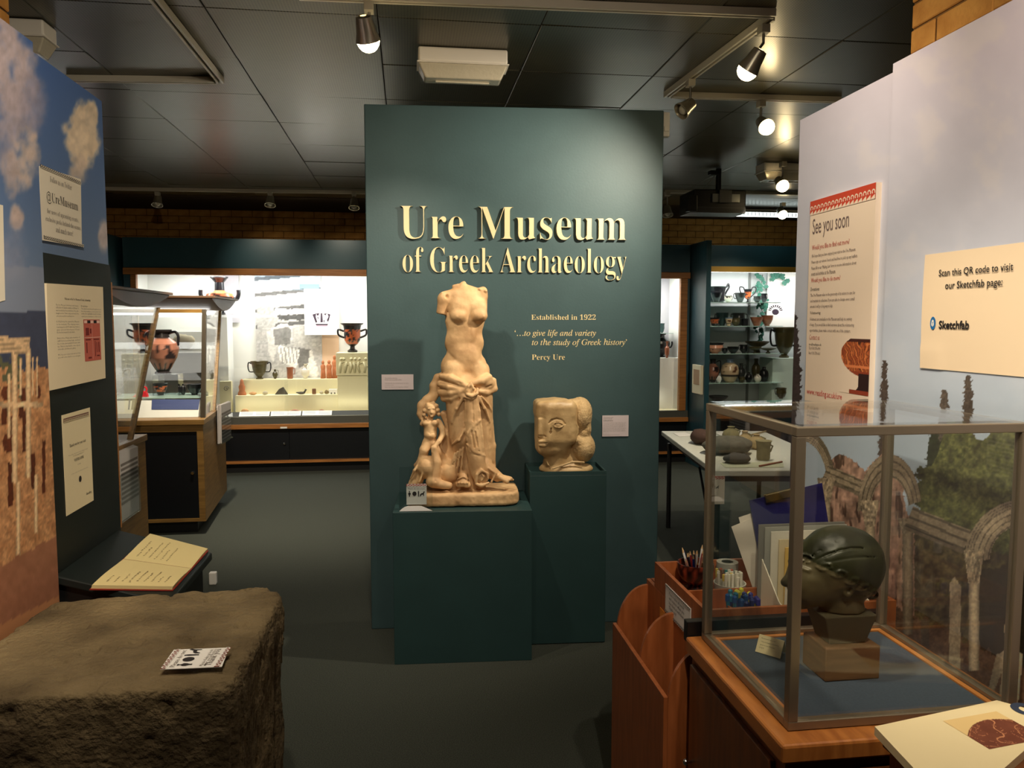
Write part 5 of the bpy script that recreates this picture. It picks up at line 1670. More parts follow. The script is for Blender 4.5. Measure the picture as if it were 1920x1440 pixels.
# clipboard leaning behind the file, with loose sheets
cb = empty('clipboard', (1.12, 2.12, 0.785), 'dark blue clipboard with shiny clip standing behind the folders', 'clipboard')
def tilt(P, ang, piv): 
    c, s_ = math.cos(ang), math.sin(ang)
    return [(piv[0] + (x - piv[0]) * c - (z - piv[2]) * s_, y, piv[2] + (x - piv[0]) * s_ + (z - piv[2]) * c) for x, y, z in P]
piv = (1.045, 2.12, 0.785)
def slab(x0, x1, z0, z1, y, t, ang, pv): 
    q = tilt([(x0, y, z0), (x1, y, z0), (x1, y, z1), (x0, y, z1)], ang, pv); return MB().prism(q, (0, t, 0))
slab(1.045, 1.275, 0.785, 1.085, 2.118, 0.003, 0.20, piv).build('board', mat('navy_board', (34, 32, 92), rough=0.35), cb)
cl = slab(1.09, 1.20, 1.068, 1.094, 2.108, 0.0095, 0.20, piv).build('clip', mat('brassy_steel', (190, 176, 130), rough=0.18, metal=1.0), cb, bevel=0.003)
ls = empty('loose_sheets', (1.03, 2.13, 0.785), 'loose white worksheets left of the blue clipboard', 'papers')
pv2 = (1.06, 2.13, 0.785)
slab(1.02, 1.20, 0.79, 1.03, 2.128, 0.0006, 0.36, pv2).build('sheet', PAPER, ls)
slab(1.03, 1.20, 0.79, 1.045, 2.131, 0.0006, 0.28, pv2).build('sheet', PAPER, ls)

# ------------------------------------------------------------------ front right table with the printed board
ft = empty('corner_cabinet', (1.06, 1.1, 0), 'dark reddish cabinet in the near right corner under the cream board', 'cabinet')
MB().box(0.872, 1.32, 0.55, 1.262, 0.0, 0.815).build('body', CHERRY, ft)
MB().box(0.862, 1.325, 0.54, 1.272, 0.8155, 0.842).build('top', CHERRY, ft, bevel=0.003)
TB = empty('printed_board', (1.08, 1.15, 0.843), 'cream printed board with brown pottery picture lying in near right corner', 'board')
pts = [atZ(1640, 1361, 0.86), atZ(1869, 1312, 0.86), atZ(1990, 1345, 0.86), atZ(1790, 1521, 0.86)]
BCR = mat('cream_board_print', (244, 226, 178), rough=0.55)
MB().prism([(p[0], p[1], 0.8425) for p in pts], (0, 0, 0.0165)).build('board', BCR, TB)
def paint_pot(s, t):
    f = fbm(s * 7, t * 7, oct=3, seed=14); g = fbm(s * 3 + 5, t * 3, oct=2, seed=15)
    C = np.stack([104 + 26 * f, 52 + 20 * f, 34 + 16 * f], 1)
    line = np.abs(np.sin(s * 7 + 5 * g + 2.2 * np.sin(t * 6))) < 0.09
    C = np.where(line[:, None], np.array([[206, 140, 96.]]), C)
    line = np.abs(np.sin(t * 6 + 6 * f + 3 * np.sin(s * 5))) < 0.055
    C = np.where(line[:, None], np.array([[196, 128, 88.]]), C)
    top = t > 0.80 - 0.9 * (s - 0.62) ** 2
    C = np.where(top[:, None], np.array([[236, 204, 140.]]) , C)
    return C
zP = 0.8592
A = atZ(1768, 1352, zP); B_ = atZ(1868, 1334, zP); Cc = atZ(1835, 1409, zP)
e1 = (B_ - A); w1 = np.linalg.norm(e1[:2]); e1 = e1 / w1
e2 = (Cc - A) ; e2 = e2 - e1 * (e2 @ e1); h1 = np.linalg.norm(e2[:2]); e2 = e2 / h1
O_ = A + e2 * h1
print_sheet('printed_picture', O_, e1, -e2, w1, h1, 70, 70, paint_pot, TB, out=0.0004)
lc = atZ(1924, 1330, zP + 0.0006)
ring = MB(); n_ = 32
vs = [(lc[0] + r * math.cos(k * 2 * math.pi / n_), lc[1] + r * math.sin(k * 2 * math.pi / n_), lc[2]) for r in (0.012, 0.026) for k in range(n_)]
ring._add(vs, [(k, (k + 1) % n_, n_ + (k + 1) % n_, n_ + k) for k in range(n_)])
NAVYP = mat('navy_print', (52, 62, 84), rough=0.6)
ring.build('printed_ring', NAVYP, TB)
c2 = MB(); pa = [atZ(u, v, zP + 0.0006) for u, v in ((1872, 1313), (1885, 1314), (1935, 1316), (1990, 1330), (1990, 1343), (1900, 1320))]
p5 = [tuple(x) for x in (pts[1] * 0.999, )]
c2._add([(float(p[0]), float(p[1]), zP + 0.0006) for p in (atZ(1876, 1315, zP), atZ(1900, 1317, zP), atZ(1960, 1320, zP), atZ(1985, 1345, zP), atZ(1900, 1322, zP))], [(0, 1, 2, 3, 4)])

# ------------------------------------------------------------------ pottery
POT = mat('glazed_pottery', (60, 40, 30), rough=0.28, vcol=True)
PROF = {
 'amphora': [(.50, 0), (.50, .03), (.38, .06), (.55, .16), (.86, .36), (1.0, .55), (.93, .68), (.62, .77), (.46, .82), (.43, .93), (.58, .96), (.60, 1.0)],
 'hydria': [(.34, 0), (.34, .04), (.24, .08), (.52, .2), (.84, .34), (.92, .46), (.84, .55), (.42, .60), (.32, .64), (.30, .85), (.52, .95), (.58, .97), (.58, 1.0)],
 'krater': [(.42, 0), (.44, .06), (.22, .12), (.20, .2), (.50, .30), (.68, .42), (.72, .62), (.72, .80), (.80, .92), (1.0, .97), (1.0, 1.0)],
 'bell': [(.40, 0), (.42, .05), (.24, .10), (.42, .2), (.66, .36), (.78, .6), (.84, .82), (1.0, .95), (1.0, 1.0)],
 'skyphos': [(.45, 0), (.46, .06), (.55, .15), (.80, .5), (.95, .85), (1.0, 1.0)],
 'cup': [(.40, 0), (.40, .06), (.65, .16), (.95, .5), (.88, .8), (1.0, 1.0)],
 'kylix': [(.36, 0), (.34, .08), (.10, .16), (.10, .36), (.40, .45), (.80, .62), (.98, .82), (1.0, 1.0)],
 'plate': [(.28, 0), (.26, .15), (.14, .3), (.14, .45), (.6, .62), (.95, .88), (1.0, 1.0)],
 'bowl': [(.42, 0), (.42, .1), (.6, .2), (.9, .6), (1.0, 1.0)],
 'jug': [(.42, 0), (.44, .05), (.60, .12), (.95, .34), (1.0, .5), (.86, .66), (.46, .78), (.38, .86), (.46, .97), (.5, 1.0)],
 'lekythos': [(.45, 0), (.5, .06), (.4, .1), (.85, .2), (1.0, .45), (.95, .6), (.45, .7), (.32, .76), (.32, .88), (.55, .93), (.6, 1.0)],
 'kantharos': [(.34, 0), (.34, .04), (.12, .12), (.10, .26), (.36, .34), (.42, .42), (.44, .6), (.58, 1.0)],
 'beaker': [(.7, 0), (.72, .05), (.78, .1), (.80, .7), (.9, .95), (1.0, 1.0)],
 'round': [(.4, 0), (.6, .06), (.95, .3), (1.0, .5), (.85, .72), (.4, .86), (.34, .93), (.45, 1.0)],
}


def potcol(style, c, R, H):
    def fn(V):
        a = np.arctan2(V[:, 1] - c[1], V[:, 0] - c[0]); h = (V[:, 2] - c[2]) / H
        nA = fbm(a * 2.2 + 40, h * 5 + 3, oct=3, seed=int(R * 9973) % 97)
        blk = np.tile(np.array([[20, 20, 24.]]), (len(V), 1)); n = len(V)
        if style == 'black': C = blk
        elif style == 'grey': C = np.tile(np.array([[58, 60, 60.]]), (n, 1)) * (0.8 + 0.4 * nA)[:, None]
        elif style == 'green': C = np.tile(np.array([[44, 66, 66.]]), (n, 1)) * (0.8 + 0.4 * nA)[:, None]
        elif style == 'redfig':
            C = blk.copy(); m = (h > .32) & (h < .80) & (nA > .44)
            C[m] = (186, 92, 50); C[(np.abs(h - .3) < .02)] = (180, 90, 50)
        elif style == 'blackfig':
            C = np.tile(np.array([[168, 112, 92.]]), (n, 1)) * (0.85 + 0.3 * nA)[:, None]
            m = (h > .34) & (h < .66) & (nA > .56); C[m] = (44, 34, 36)
            C[(h > .80) | (h < .10)] = (40, 36, 38)
            C[(h > .10) & (h < .24) & (np.sin(a * 11) > 0.2)] = (46, 38, 38)
            C[(np.abs(h - .30) < .012)] = (50, 40, 40)
        elif style == 'redtop':
            C = blk.copy(); m = (h > .36) & (h < .64); C[m] = (206, 110, 66)
            m = (h > .40) & (h < .58) & (nA > .46); C[m] = (34, 28, 30)
        elif style == 'bandcream':
            C = np.tile(np.array([[206, 180, 146.]]), (n, 1)); C[(np.abs(h - .30) < .05)] = (48, 40, 36)
            C[(h > .45) & (h < .7) & (nA > .6)] = (96, 60, 40); C[(h > .86)] = (110, 130, 150)
        elif style == 'whiteware': C = np.tile(np.array([[226, 220, 204.]]), (n, 1)); C[(h > .6) & (nA > .56)] = (60, 50, 46)
        elif style == 'terracotta': C = np.tile(np.array([[146, 88, 62.]]), (n, 1)) * (0.85 + 0.3 * nA)[:, None]
        elif style == 'olive': C = np.tile(np.array([[70, 62, 36.]]), (n, 1)) * (0.8 + 0.5 * nA)[:, None]; 
        elif style == 'pinkband':
            C = np.tile(np.array([[214, 150, 122.]]), (n, 1)); C[(h > .78)] = (30, 26, 30); C[(h > .3) & (h < .7) & (nA > .6)] = (120, 60, 50)
        else: C = blk
        return lin(C)
    return fn


def vase(name, label, cat, u0, u1, v0, v1, Y, shape, style, handles=(), group=None, base_z=None, n=28):
    """pottery standing at depth Y, spanning the given width and height"""
    uc = (u0 + u1) / 2
    pb_ = atY(uc, v1, Y); pt_ = atY(uc, v0, Y)
    R = (atY(u1, v1, Y)[0] - atY(u0, v1, Y)[0]) / 2; H = pt_[2] - pb_[2]
    z0 = pb_[2] if base_z is None else base_z
    c = np.array([pb_[0], Y, z0])
    e_ = empty(name, c, label, cat, group)
    P = PROF[shape]
    rs = [p[0] for p in P]; hs = [p[1] for p in P]
    if any(h[0] in ('loop', 'high', 'horiz', 'one', 'scroll') for h in handles):
        sc = 0.8 if not any(h[0] == 'loop' for h in handles) else 1.0
    else: sc = 1.0
    R0 = R * sc
    prof = []
    N = 22
    for k in range(N + 1):
        h = hs[0] + (hs[-1] - hs[0]) * k / N
        prof.append((float(np.interp(h, hs, rs)) * R0, h * H))
    for r, h in P[1:-1]: prof.append((r * R0, h * H))
    prof = sorted(set((round(a, 5), round(b, 5)) for a, b in prof), key=lambda q: q[1])
    top = prof[-1]
    prof += [(top[0] * 0.93, top[1]), (top[0] * 0.85, top[1] - H * 0.06), (0.0, top[1] - H * 0.12)]
    MB().lathe(prof, c, n=n, cap=False).build('body', POT, e_, smooth=True, colfn=potcol(style, c, R, H))
    dark = style in ('terracotta', 'pinkband2')
    hm = mat('handle_terracotta', (150, 84, 56), rough=0.4) if style == 'terracotta' else mat('handle_black', (26, 26, 30), rough=0.3)
    if style == 'grey': hm = mat('handle_grey', (60, 60, 60), rough=0.4)
    if style == 'whiteware': hm = mat('handle_pale', (150, 140, 126), rough=0.4)
    def rad(h): return float(np.interp(h, hs, rs)) * R0
    for hd_ in handles:
        kind, th = hd_[0], hd_[1]
        sides = hd_[2] if len(hd_) > 2 else (-1, 1)
        for s_ in sides:
            t = R * 0.07 * th
            if kind == 'loop':      # neck to shoulder
                h1, h0 = 0.92, 0.66
                pts = [(rad(h1), h1), (R * 0.80, h1 + .03), (R * 0.98, h1 - .06), (R * 0.96, h0 + .06), (rad(h0), h0 - .02)]
            elif kind == 'high':    # tall cup handles rising over the rim
                pts = [(rad(1) * .98, .96), (rad(1) + R * .08, 1.12), (R * .94, 1.16), (R * .98, .96), (R * .80, .70), (rad(.42), .42)]
            elif kind == 'scroll':
                pts = [(rad(.5), .5), (R * .92, .58), (R * 1.0, .7), (R * .94, .78), (rad(.75), .72)]
            elif kind == 'horiz':
                pts = [(rad(.42), .42), (R * .88, .42), (R * .99, .54), (R * .98, .66)]
            else:                   # single loop by the side of a cup
                pts = [(rad(.85), .85), (R * .95, .92), (R * 1.02, .68), (R * .9, .42), (rad(.4), .4)]
            # smooth the path
            Q = [np.array([c[0] + s_ * a, c[1], c[2] + b * H]) for a, b in pts]
            S_ = []
            for i in range(len(Q) - 1):
                p0 = Q[max(i - 1, 0)]; p1 = Q[i]; p2 = Q[i + 1]; p3 = Q[min(i + 2, len(Q) - 1)]
                for k in range(4):
                    q = k / 4
                    S_.append(0.5 * ((2 * p1) + (-p0 + p2) * q + (2 * p0 - 5 * p1 + 4 * p2 - p3) * q * q + (-p0 + 3 * p1 - 3 * p2 + p3) * q ** 3))
            S_.append(Q[-1])
            MB().tube(S_, t, n=6).build('handle', hm, e_, smooth='all')
    return e_


# ------------------------------------------------------------------ left printed backdrop with its boards
def paint_left(u, v):
    f1 = fbm(u / 45, v / 60, oct=5, seed=41); f2 = fbm(u / 9, v / 12, oct=4, seed=42); f4 = fbm(u / 3.5, v / 4, oct=2, seed=43); f3 = fbm(u / 22, v / 34, oct=4, seed=44)
    t = np.clip((v - 100) / 480, 0, 1)
    C = np.stack([74 + 34 * t, 108 + 18 * t, 172 - 20 * t], 1)
    def cloud(C, cx, cy, rx, ry, col, soft=0.5, k=1.0):
        d = ((u - cx) / rx) ** 2 + ((v - cy) / ry) ** 2
        a = sstep(1.15, 0.75 - soft, d + (f3 - 0.5) * 1.7 + (f2 - 0.5) * 0.35) * k
        cc = np.array(col, float)[None] * (0.88 + 0.26 * (f2 - 0.2))[:, None]
        return C * (1 - a[:, None]) + cc * a[:, None]
    C = cloud(C, 10, 120, 62, 130, (216, 196, 200), 0.8, 0.95)
    C = cloud(C, 20, 230, 46, 110, (196, 180, 190), 0.9, 0.8)
    C = cloud(C, 66, 190, 30, 60, (180, 170, 190), 0.9, 0.7)
    C = cloud(C, 152, 262, 34, 66, (244, 222, 196), 0.35)
    C = cloud(C, 172, 222, 12, 36, (240, 220, 196), 0.35)
    C = cloud(C, 148, 320, 22, 36, (224, 204, 188), 0.6, 0.9)
    C = cloud(C, 46, 300, 28, 60, (222, 200, 190), 0.6, 0.95)
    C = cloud(C, 22, 320, 22, 50, (200, 180, 178), 0.7, 0.8)
    C = cloud(C, 30, 410, 14, 28, (216, 190, 180), 0.6, 0.9)
    C = cloud(C, 194, 440, 14, 34, (216, 196, 190), 0.6, 0.8)
    C = cloud(C, 20, 470, 34, 70, (166, 162, 182), 0.9, 0.5)
    C = np.where(((v > 500) & (v < 585))[:, None], C * 0.3 + np.array([[140, 146, 166.]]) * 0.7, C)
    C = np.where((v > 584)[:, None], np.array([[62, 68, 92.]]) * (0.9 + 0.2 * f2)[:, None], C)
    wallm = v > 690 + (f2 - 0.5) * 20
    st = np.stack([196 + 60 * (f2 - 0.5), 142 + 60 * (f2 - 0.5), 98 + 50 * (f2 - 0.5)], 1) * (0.78 + 0.45 * f4)[:, None]
    C = np.where(wallm[:, None], st, C)
    pale = np.stack([234 + 0 * u, 196 + 0 * u, 152 + 0 * u], 1) * (0.80 + 0.3 * f4)[:, None]
    dark = np.stack([96 + 0 * u, 46 + 0 * u, 26 + 0 * u], 1) * (0.7 + 0.5 * f4)[:, None]
    for (x, y, w, h) in ((22, 812, 6, 62), (47, 805, 5, 70), (20, 905, 5, 75), (62, 880, 4, 60), (82, 870, 3, 90), (8, 780, 5, 28), (40, 770, 5, 22)):
        m = (np.abs(u - x) < w) & (v > y - h * .5) & (v < y + h * .6); C = np.where(m[:, None], dark, C)
    for (x, y, w, h) in ((10, 738, 8, 14), (44, 740, 7, 14), (72, 735, 5, 12), (14, 830, 9, 18)):
        m = ((u - x) / w) ** 2 + ((v - y) / h) ** 2 < 1; C = np.where(m[:, None], dark * 1.1, C)
    gr = (v > 668) & (v < 748) & (f2 > 0.5) & (u < 40); C = np.where(gr[:, None], np.array([[96, 96, 70.]]), C)
    for (x0, x1, y0, y1) in ((22, 33, 660, 905), (48, 58, 655, 895), (30, 38, 905, 1068), (64, 71, 890, 1000), (14, 20, 700, 820), (36, 41, 672, 740), (60, 63, 668, 740), (68, 71, 668, 745), (0, 80, 754, 764)):
        m = (u > x0 + (f4 - .5) * 2) & (u < x1) & (v > y0) & (v < y1)
        C = np.where(m[:, None], pale * (0.75 + 0.4 * np.sin(np.clip((u - x0) / (x1 - x0), 0, 1) * 3.14))[:, None], C)
    m = (u < 56) & (v > 632) & (v < 662 + (u > 26) * 2); C = np.where(m[:, None], pale * (1 - 0.25 * (np.sin(v * 0.8) > 0.5))[:, None], C)
    gm = v > 1062 - u * 0.55 + (f2 - 0.5) * 8
    C = np.where(gm[:, None], np.stack([150 + 30 * f2, 98 + 24 * f2, 72 + 22 * f2], 1), C)
    gm = v > 1172 - u * 0.5
    C = np.where(gm[:, None], np.array([[196, 136, 94.]]), C)
    return C


XL = -1.04
yN = float(atX(48, 90, XL)[1]); yE = float(atX(191, 192, XL)[1]); zT = float(atX(191, 190, XL)[2])
lb = empty('backdrop_board', (XL - 0.01, (yN + yE) / 2, 0), 'far blue-sky and ruins backdrop board carrying the dark notice panel', 'backdrop')
MB().box(XL - 0.024, XL - 0.001, yN + 0.001, yE, 0, zT).build('board', EDGE, lb)
print_sheet('printed_picture', (XL - 0.0004, yN + 0.001, 0.55), (0, 1, 0), (0, 0, 1), yE - yN - 0.001, zT - 0.55, 110, 300, paint_left, lb, out=0, coords='px', m=PRINT)
MB().box(XL - 0.001, XL + 0.005, yE + 0.0003, yE + 0.012, 0.86, zT - 0.62).build('wood_edging', OAK, lb)
lb2 = empty('backdrop_board', (XL + 0.012, 1.6, 0), 'nearer pale cloud backdrop board at the left frame edge', 'backdrop')
MB().box(XL - 0.003, XL + 0.0186, 0.6, yN, 0, zT + 0.012).build('board', EDGE, lb2)
print_sheet('printed_picture', (XL + 0.019, yN - 0.55, 0.55), (0, 1, 0), (0, 0, 1), 0.55, zT + 0.012 - 0.55, 110, 300, paint_left, lb2, out=0, coords='px', m=PRINT)
MB().box(XL + 0.0187, XL + 0.0192, 0.6, yN - 0.5501, 0, zT + 0.012).build('blank_end', mat('backdrop_cloud', (196, 184, 190), rough=0.6), lb2)
# dark notice panel and lectern
yB0 = max(yN + 0.003, float(atX(63, 475, XL + 0.004)[1])); zB1 = float(atX(63, 470, XL + 0.004)[2])
np_ = empty('notice_board', (XL + 0.002, (yB0 + yE) / 2, 0.86), 'dark green-black notice panel on the left backdrop', 'panel')
MB().box(XL + 0.0003, XL + 0.005, yB0, yE, 0.02, zB1).build('panel', DTEAL, np_)
XS = XL + 0.0056
def LS(u, v): p = atX(u, v, XS); return float(p[1]), float(p[2])


def left_sheet(name, label, cat, quad, m, thick=0.001, m2=None):
    """quad = photo corners: top-left, top-right, bottom-right, bottom-left"""
    P = [LS(*q) for q in quad]
    e_ = empty(name, (XS, sum(p[0] for p in P) / 4, min(p[1] for p in P)), label, cat)
    MB().prism([(XS, y, z) for y, z in P], (thick, 0, 0)).build('sheet', m, e_)
    return e_, P


X_ = XS
s1, P1_ = left_sheet('paper_notice', 'white social-media notice with black wave borders on blue sky backdrop', 'notice', [(73, 311), (151, 336), (153, 463), (77, 450)], PAPER)
y0_, y1_ = P1_[0][0], P1_[1][0]; zt_, zb_ = (P1_[0][1] + P1_[1][1]) / 2, (P1_[2][1] + P1_[3][1]) / 2; w_ = y1_ - y0_
def lt(par, s, frac, z, wf, m, st='bold', h=None, x=XS + 0.001, y0=None, w=None, off=-0.01, res=2):
    y0 = y0_ if y0 is None else y0; w = w_ if w is None else w
    text('printed_line', serif(s, st) if st else s, (x, y0 + frac * w, z), (0, 1, 0), (0, 0, 1), m, par, width=wf * w, out=0.0008, height=h, offset=off, res=res)
H_ = zt_ - zb_
for (zz, fl_) in ((zt_ - 0.011, False), (zb_ + 0.002, True)):
    wave_border(s1, (XS + 0.001, y0_ + 0.004, zz), (0, 1, 0), (0, 0, 1), w_ - 0.008, 0.010, 22, DARKT, PAPER, flip=fl_)
lt(s1, 'Follow us on Twitter', 0.22, zt_ - 0.19 * H_, 0.52, GREYT, h=0.017)
lt(s1, '@UreMuseum', 0.12, zt_ - 0.46 * H_, 0.76, DARKT, h=0.036)
lt(s1, 'for news of upcoming events,', 0.12, zt_ - 0.63 * H_, 0.76, GREYT, h=0.018)
lt(s1, 'exclusive peeks behind-the-scenes', 0.08, zt_ - 0.74 * H_, 0.84, GREYT, h=0.018)
lt(s1, 'and much more!', 0.30, zt_ - 0.86 * H_, 0.42, GREYT, h=0.017)
s2, P2_ = left_sheet('information_board', 'thick cream information board with red floor plan on dark panel', 'board', [(79, 531), (186, 538), (191, 709), (83, 733)], mat('cream_info_board', (232, 216, 184), rough=0.6), thick=0.012)
y0b, y1b = P2_[0][0], P2_[1][0]; zt2, zb2 = (P2_[0][1] + P2_[1][1]) / 2, (P2_[2][1] + P2_[3][1]) / 2; wb = y1b - y0b; hb = zt2 - zb2
XB2 = XS + 0.012
k2 = dict(x=XB2, y0=y0b, w=wb, res=1)
lt(s2, 'Welcome to the Ure Museum of Greek Archaeology', 0.27, zt2 - 0.155 * hb, 0.46, DARKT, h=0.009, **k2)
body = ['The Ure Museum holds the fourth largest', 'collection of Greek ceramics in Britain. It', 'was founded by Percy and Annie Ure, who', 'taught at the University and made the', 'collection used for teaching here.', '',
        'In 1922 Percy Ure opened the Museum', 'to his students. The displays were', 'rearranged in 2005 with help from a', 'grant, and now follow themes of Greek', 'life from the household to the theatre.', '', 'Entry is free. Please ask a member of', 'staff if you need any help, and feel', 'free to take photographs for your own', 'use. Visitors may handle some objects', 'on the table, and draw in the gallery.', '', 'We hope you enjoy your visit and that', 'you will come back to see us again.']
for i, s in enumerate(body):
    if s: lt(s2, s, 0.12, zt2 - (0.215 + i * 0.0265) * hb, 0.38 if i not in (4, 10, 16) else 0.3, GREYT, h=0.0062, st=None, **k2)
for i, s in enumerate(['Displays', 'The plan below shows the galleries and', 'the order in which you can see them. Start', 'at the door and walk around clockwise', 'until you return to this desk.']):
    lt(s2, s, 0.55, zt2 - (0.215 + i * 0.0265) * hb, 0.38 if i else 0.12, DARKT if i == 0 else GREYT, h=0.006, st=None, **k2)
pa, pb_, pc, pd = y0b + 0.58 * wb, y0b + 0.90 * wb, zt2 - 0.78 * hb, zt2 - 0.345 * hb
PLANR = mat('plan_red', (196, 100, 84), rough=0.7)
def rect(par, name, ya, yb, za, zb_2, m, x, out):
    b = MB(); b._add([(x + out, ya, za), (x + out, yb, za), (x + out, yb, zb_2), (x + out, ya, zb_2)], [(0, 1, 2, 3)]); return b.build(name, m, par)
rect(s2, 'floor_plan', pa, pb_, pc, pd, PLANR, XB2, 0.0006)
LINER = mat('plan_line', (236, 196, 180), rough=0.7)
for i in range(5):
    rect(s2, 'plan_room', pa + 0.003 + i * (pb_ - pa - 0.006) / 5 + 0.001, pa + 0.003 + (i + 1) * (pb_ - pa - 0.006) / 5 - 0.001, pd - 0.012, pd - 0.003, DARKT if i % 2 else LINER, XB2, 0.0012)
rect(s2, 'plan_wall', pa + 0.002, pb_ - 0.002, pc + (pd - pc) * 0.56, pc + (pd - pc) * 0.565 + 0.001, LINER, XB2, 0.0012)
rect(s2, 'plan_wall', pa + (pb_ - pa) * 0.48, pa + (pb_ - pa) * 0.48 + 0.0012, pc + 0.004, pd - 0.014, LINER, XB2, 0.0012)
for (a, b, c_, d_2) in ((.1, .3, .62, .8), (.35, .44, .66, .78), (.08, .38, .5, .53), (.1, .16, .2, .45), (.62, .66, .1, .48), (.72, .9, .1, .13), (.72, .76, .2, .45), (.84, .9, .2, .45), (.2, .4, .06, .1), (.55, .9, .5, .53)):
    rect(s2, 'plan_case', pa + a * (pb_ - pa), pa + b * (pb_ - pa), pc + c_ * (pd - pc), pc + d_2 * (pd - pc), mat('plan_dark', (120, 40, 36), rough=0.7), XB2, 0.0012)
s3, P3_ = left_sheet('paper_notice', 'curling white thank-you sheet on the dark panel above the lectern', 'notice', [(115, 779), (168, 764), (175, 938), (124, 968)], mat('cream_sheet', (226, 212, 176), rough=0.75))
y0c, y1c = P3_[0][0], P3_[1][0]; zt3, zb3 = (P3_[0][1] + P3_[1][1]) / 2, (P3_[2][1] + P3_[3][1]) / 2; wc = y1c - y0c; hc = zt3 - zb3
k3 = dict(x=XS + 0.001, y0=y0c, w=wc, res=1)
wave_border(s3, (XS + 0.001, y0c + 0.008, zt3 - 0.024), (0, 1, 0), (0, 0, 1), wc - 0.022, 0.012, 18, mat('maroon_print', (92, 34, 34), rough=0.7), s3.children[0].data.materials[0])
lt(s3, 'Thank you for your visit', 0.2, zt3 - 0.34 * hc, 0.58, DARKT, h=0.012, **k3)
lt(s3, 'Please take a moment to tell us what you think', 0.16, zt3 - 0.425 * hc, 0.68, GREYT, h=0.005, st=None, **k3)
lt(s3, 'of the Museum by writing in our', 0.30, zt3 - 0.445 * hc, 0.40, GREYT, h=0.005, st=None, **k3)
lt(s3, 'VISITORS BOOK', 0.34, zt3 - 0.50 * hc, 0.34, DARKT, h=0.009, **k3)
lt(s3, 'below', 0.46, zt3 - 0.55 * hc, 0.1, GREYT, h=0.006, st=None, **k3)
lt(s3, 'or leave a review online when you return home', 0.22, zt3 - 0.62 * hc, 0.6, GREYT, h=0.005, st=None, **k3)
lt(s3, 'Reading', 0.72, zt3 - 0.90 * hc, 0.2, DARKT, h=0.010, **k3)
b = MB(); b._add([(XS + 0.0018, y0c + wc * 0.52 + 0.010 * math.cos(k * math.pi / 8), zt3 - 0.70 * hc + 0.010 * math.sin(k * math.pi / 8)) for k in range(16)], [tuple(range(16))]); b.build('round_logo', DARKT, s3)
lsn = empty('paper_sheet', (XL + 0.02, float(atX(4, 470, XL + 0.02)[1]), 1.6), 'edge of a cream sheet on the nearest backdrop at left frame edge', 'paper')
xx = XL + 0.0195
q = [atX(-90, 360, xx), atX(5, 385, xx), atX(9, 563, xx), atX(-85, 590, xx)]
MB().prism([tuple(p) for p in q], (0.001, 0, 0)).build('sheet', PAPER, lsn)

# lectern with the visitors' book
lc_ = empty('lectern_shelf', (-0.88, 2.6, 0), 'dark sloping lectern shelf below the notice panel', 'lectern')
ya, yb = yN + 0.006, 2.875
zwall, zfront, xf = 0.862, 0.764, -0.715
def lz(x): return zwall + (zfront - zwall) * (x - XL) / (xf - XL)
xa = XL + 0.006
MB().prism([(xa, ya, lz(xa)), (xf, ya, zfront), (xf, ya, zfront - 0.026), (xa, ya, lz(xa) - 0.026)], (0, yb - ya, 0)).build('sloping_top', DTEAL, lc_, bevel=0.004)
MB().prism([(xa, ya + 0.02, 0.0), (xf - 0.03, ya + 0.02, 0.0), (xf - 0.03, ya + 0.02, lz(xf - 0.03) - 0.0265), (xa, ya + 0.02, lz(xa) - 0.0265)], (0, yb - ya - 0.04, 0)).build('body', MBLACK, lc_)
nrm = np.array([zwall - zfront, 0, xf - XL]); nrm = nrm / np.linalg.norm(nrm)
P0L = np.array([XL, ya, zwall])
def onl(u, v, h=0.0): return onplane(u, v, P0L + nrm * h, nrm)
book = empty('visitors_book', onl(280, 1055), 'open cream visitors book with handwriting on the sloping lectern', 'book')
A4 = [onl(*q) for q in ((170, 1106), (280, 1006), (388, 1034), (322, 1108))]   # near-left, far-left, far-right, near-right
bl, fl2, fr2, br = A4
def bk_pt(s, t, h):   # s across (from spine side), t from near to far
    p = (bl * (1 - s) + br * s) * (1 - t) + (fl2 * (1 - s) + fr2 * s) * t
    return p + nrm * h
cov = MB(); cov.prism([bk_pt(-0.01, -0.01, 0.001), bk_pt(1.02, -0.01, 0.001), bk_pt(1.02, 1.01, 0.001), bk_pt(-0.01, 1.01, 0.001)], nrm * 0.003); cov.build('cover', mat('red_book_cover', (140, 40, 30), rough=0.5), book)
PAGE = mat('cream_page', (226, 208, 150), rough=0.8)
for half in (0, 1):
    pgs = MB(); n_ = 12; vs = []; fs = []
    t0, t1 = (0.0, 0.50) if half == 0 else (0.505, 1.0)
    for i in range(n_ + 1):
        t = t0 + (t1 - t0) * i / n_
        k = i / n_ if half == 0 else 1 - i / n_
        h = 0.0045 + (0.012 if half == 0 else 0.008) * (1 - (k) ** 4) * (0.55 + 0.45 * math.sin(math.pi * min(1, k + 0.25)))
        for s in (0, 1): vs += [tuple(bk_pt(s, t, h)), tuple(bk_pt(s, t, 0.0043))]
    for i in range(n_):
        a = i * 4; b_ = a + 4
        fs += [(a, a + 2, b_ + 2, b_), (a + 1, b_ + 1, b_ + 3, a + 3), (a, b_, b_ + 1, a + 1), (a + 2, a + 3, b_ + 3, b_ + 2)]
    fs += [(0, 1, 3, 2), (n_ * 4, n_ * 4 + 2, n_ * 4 + 3, n_ * 4 + 1)]
    pgs._add(vs, fs); pgs.build('pages', PAGE, book, smooth=True)
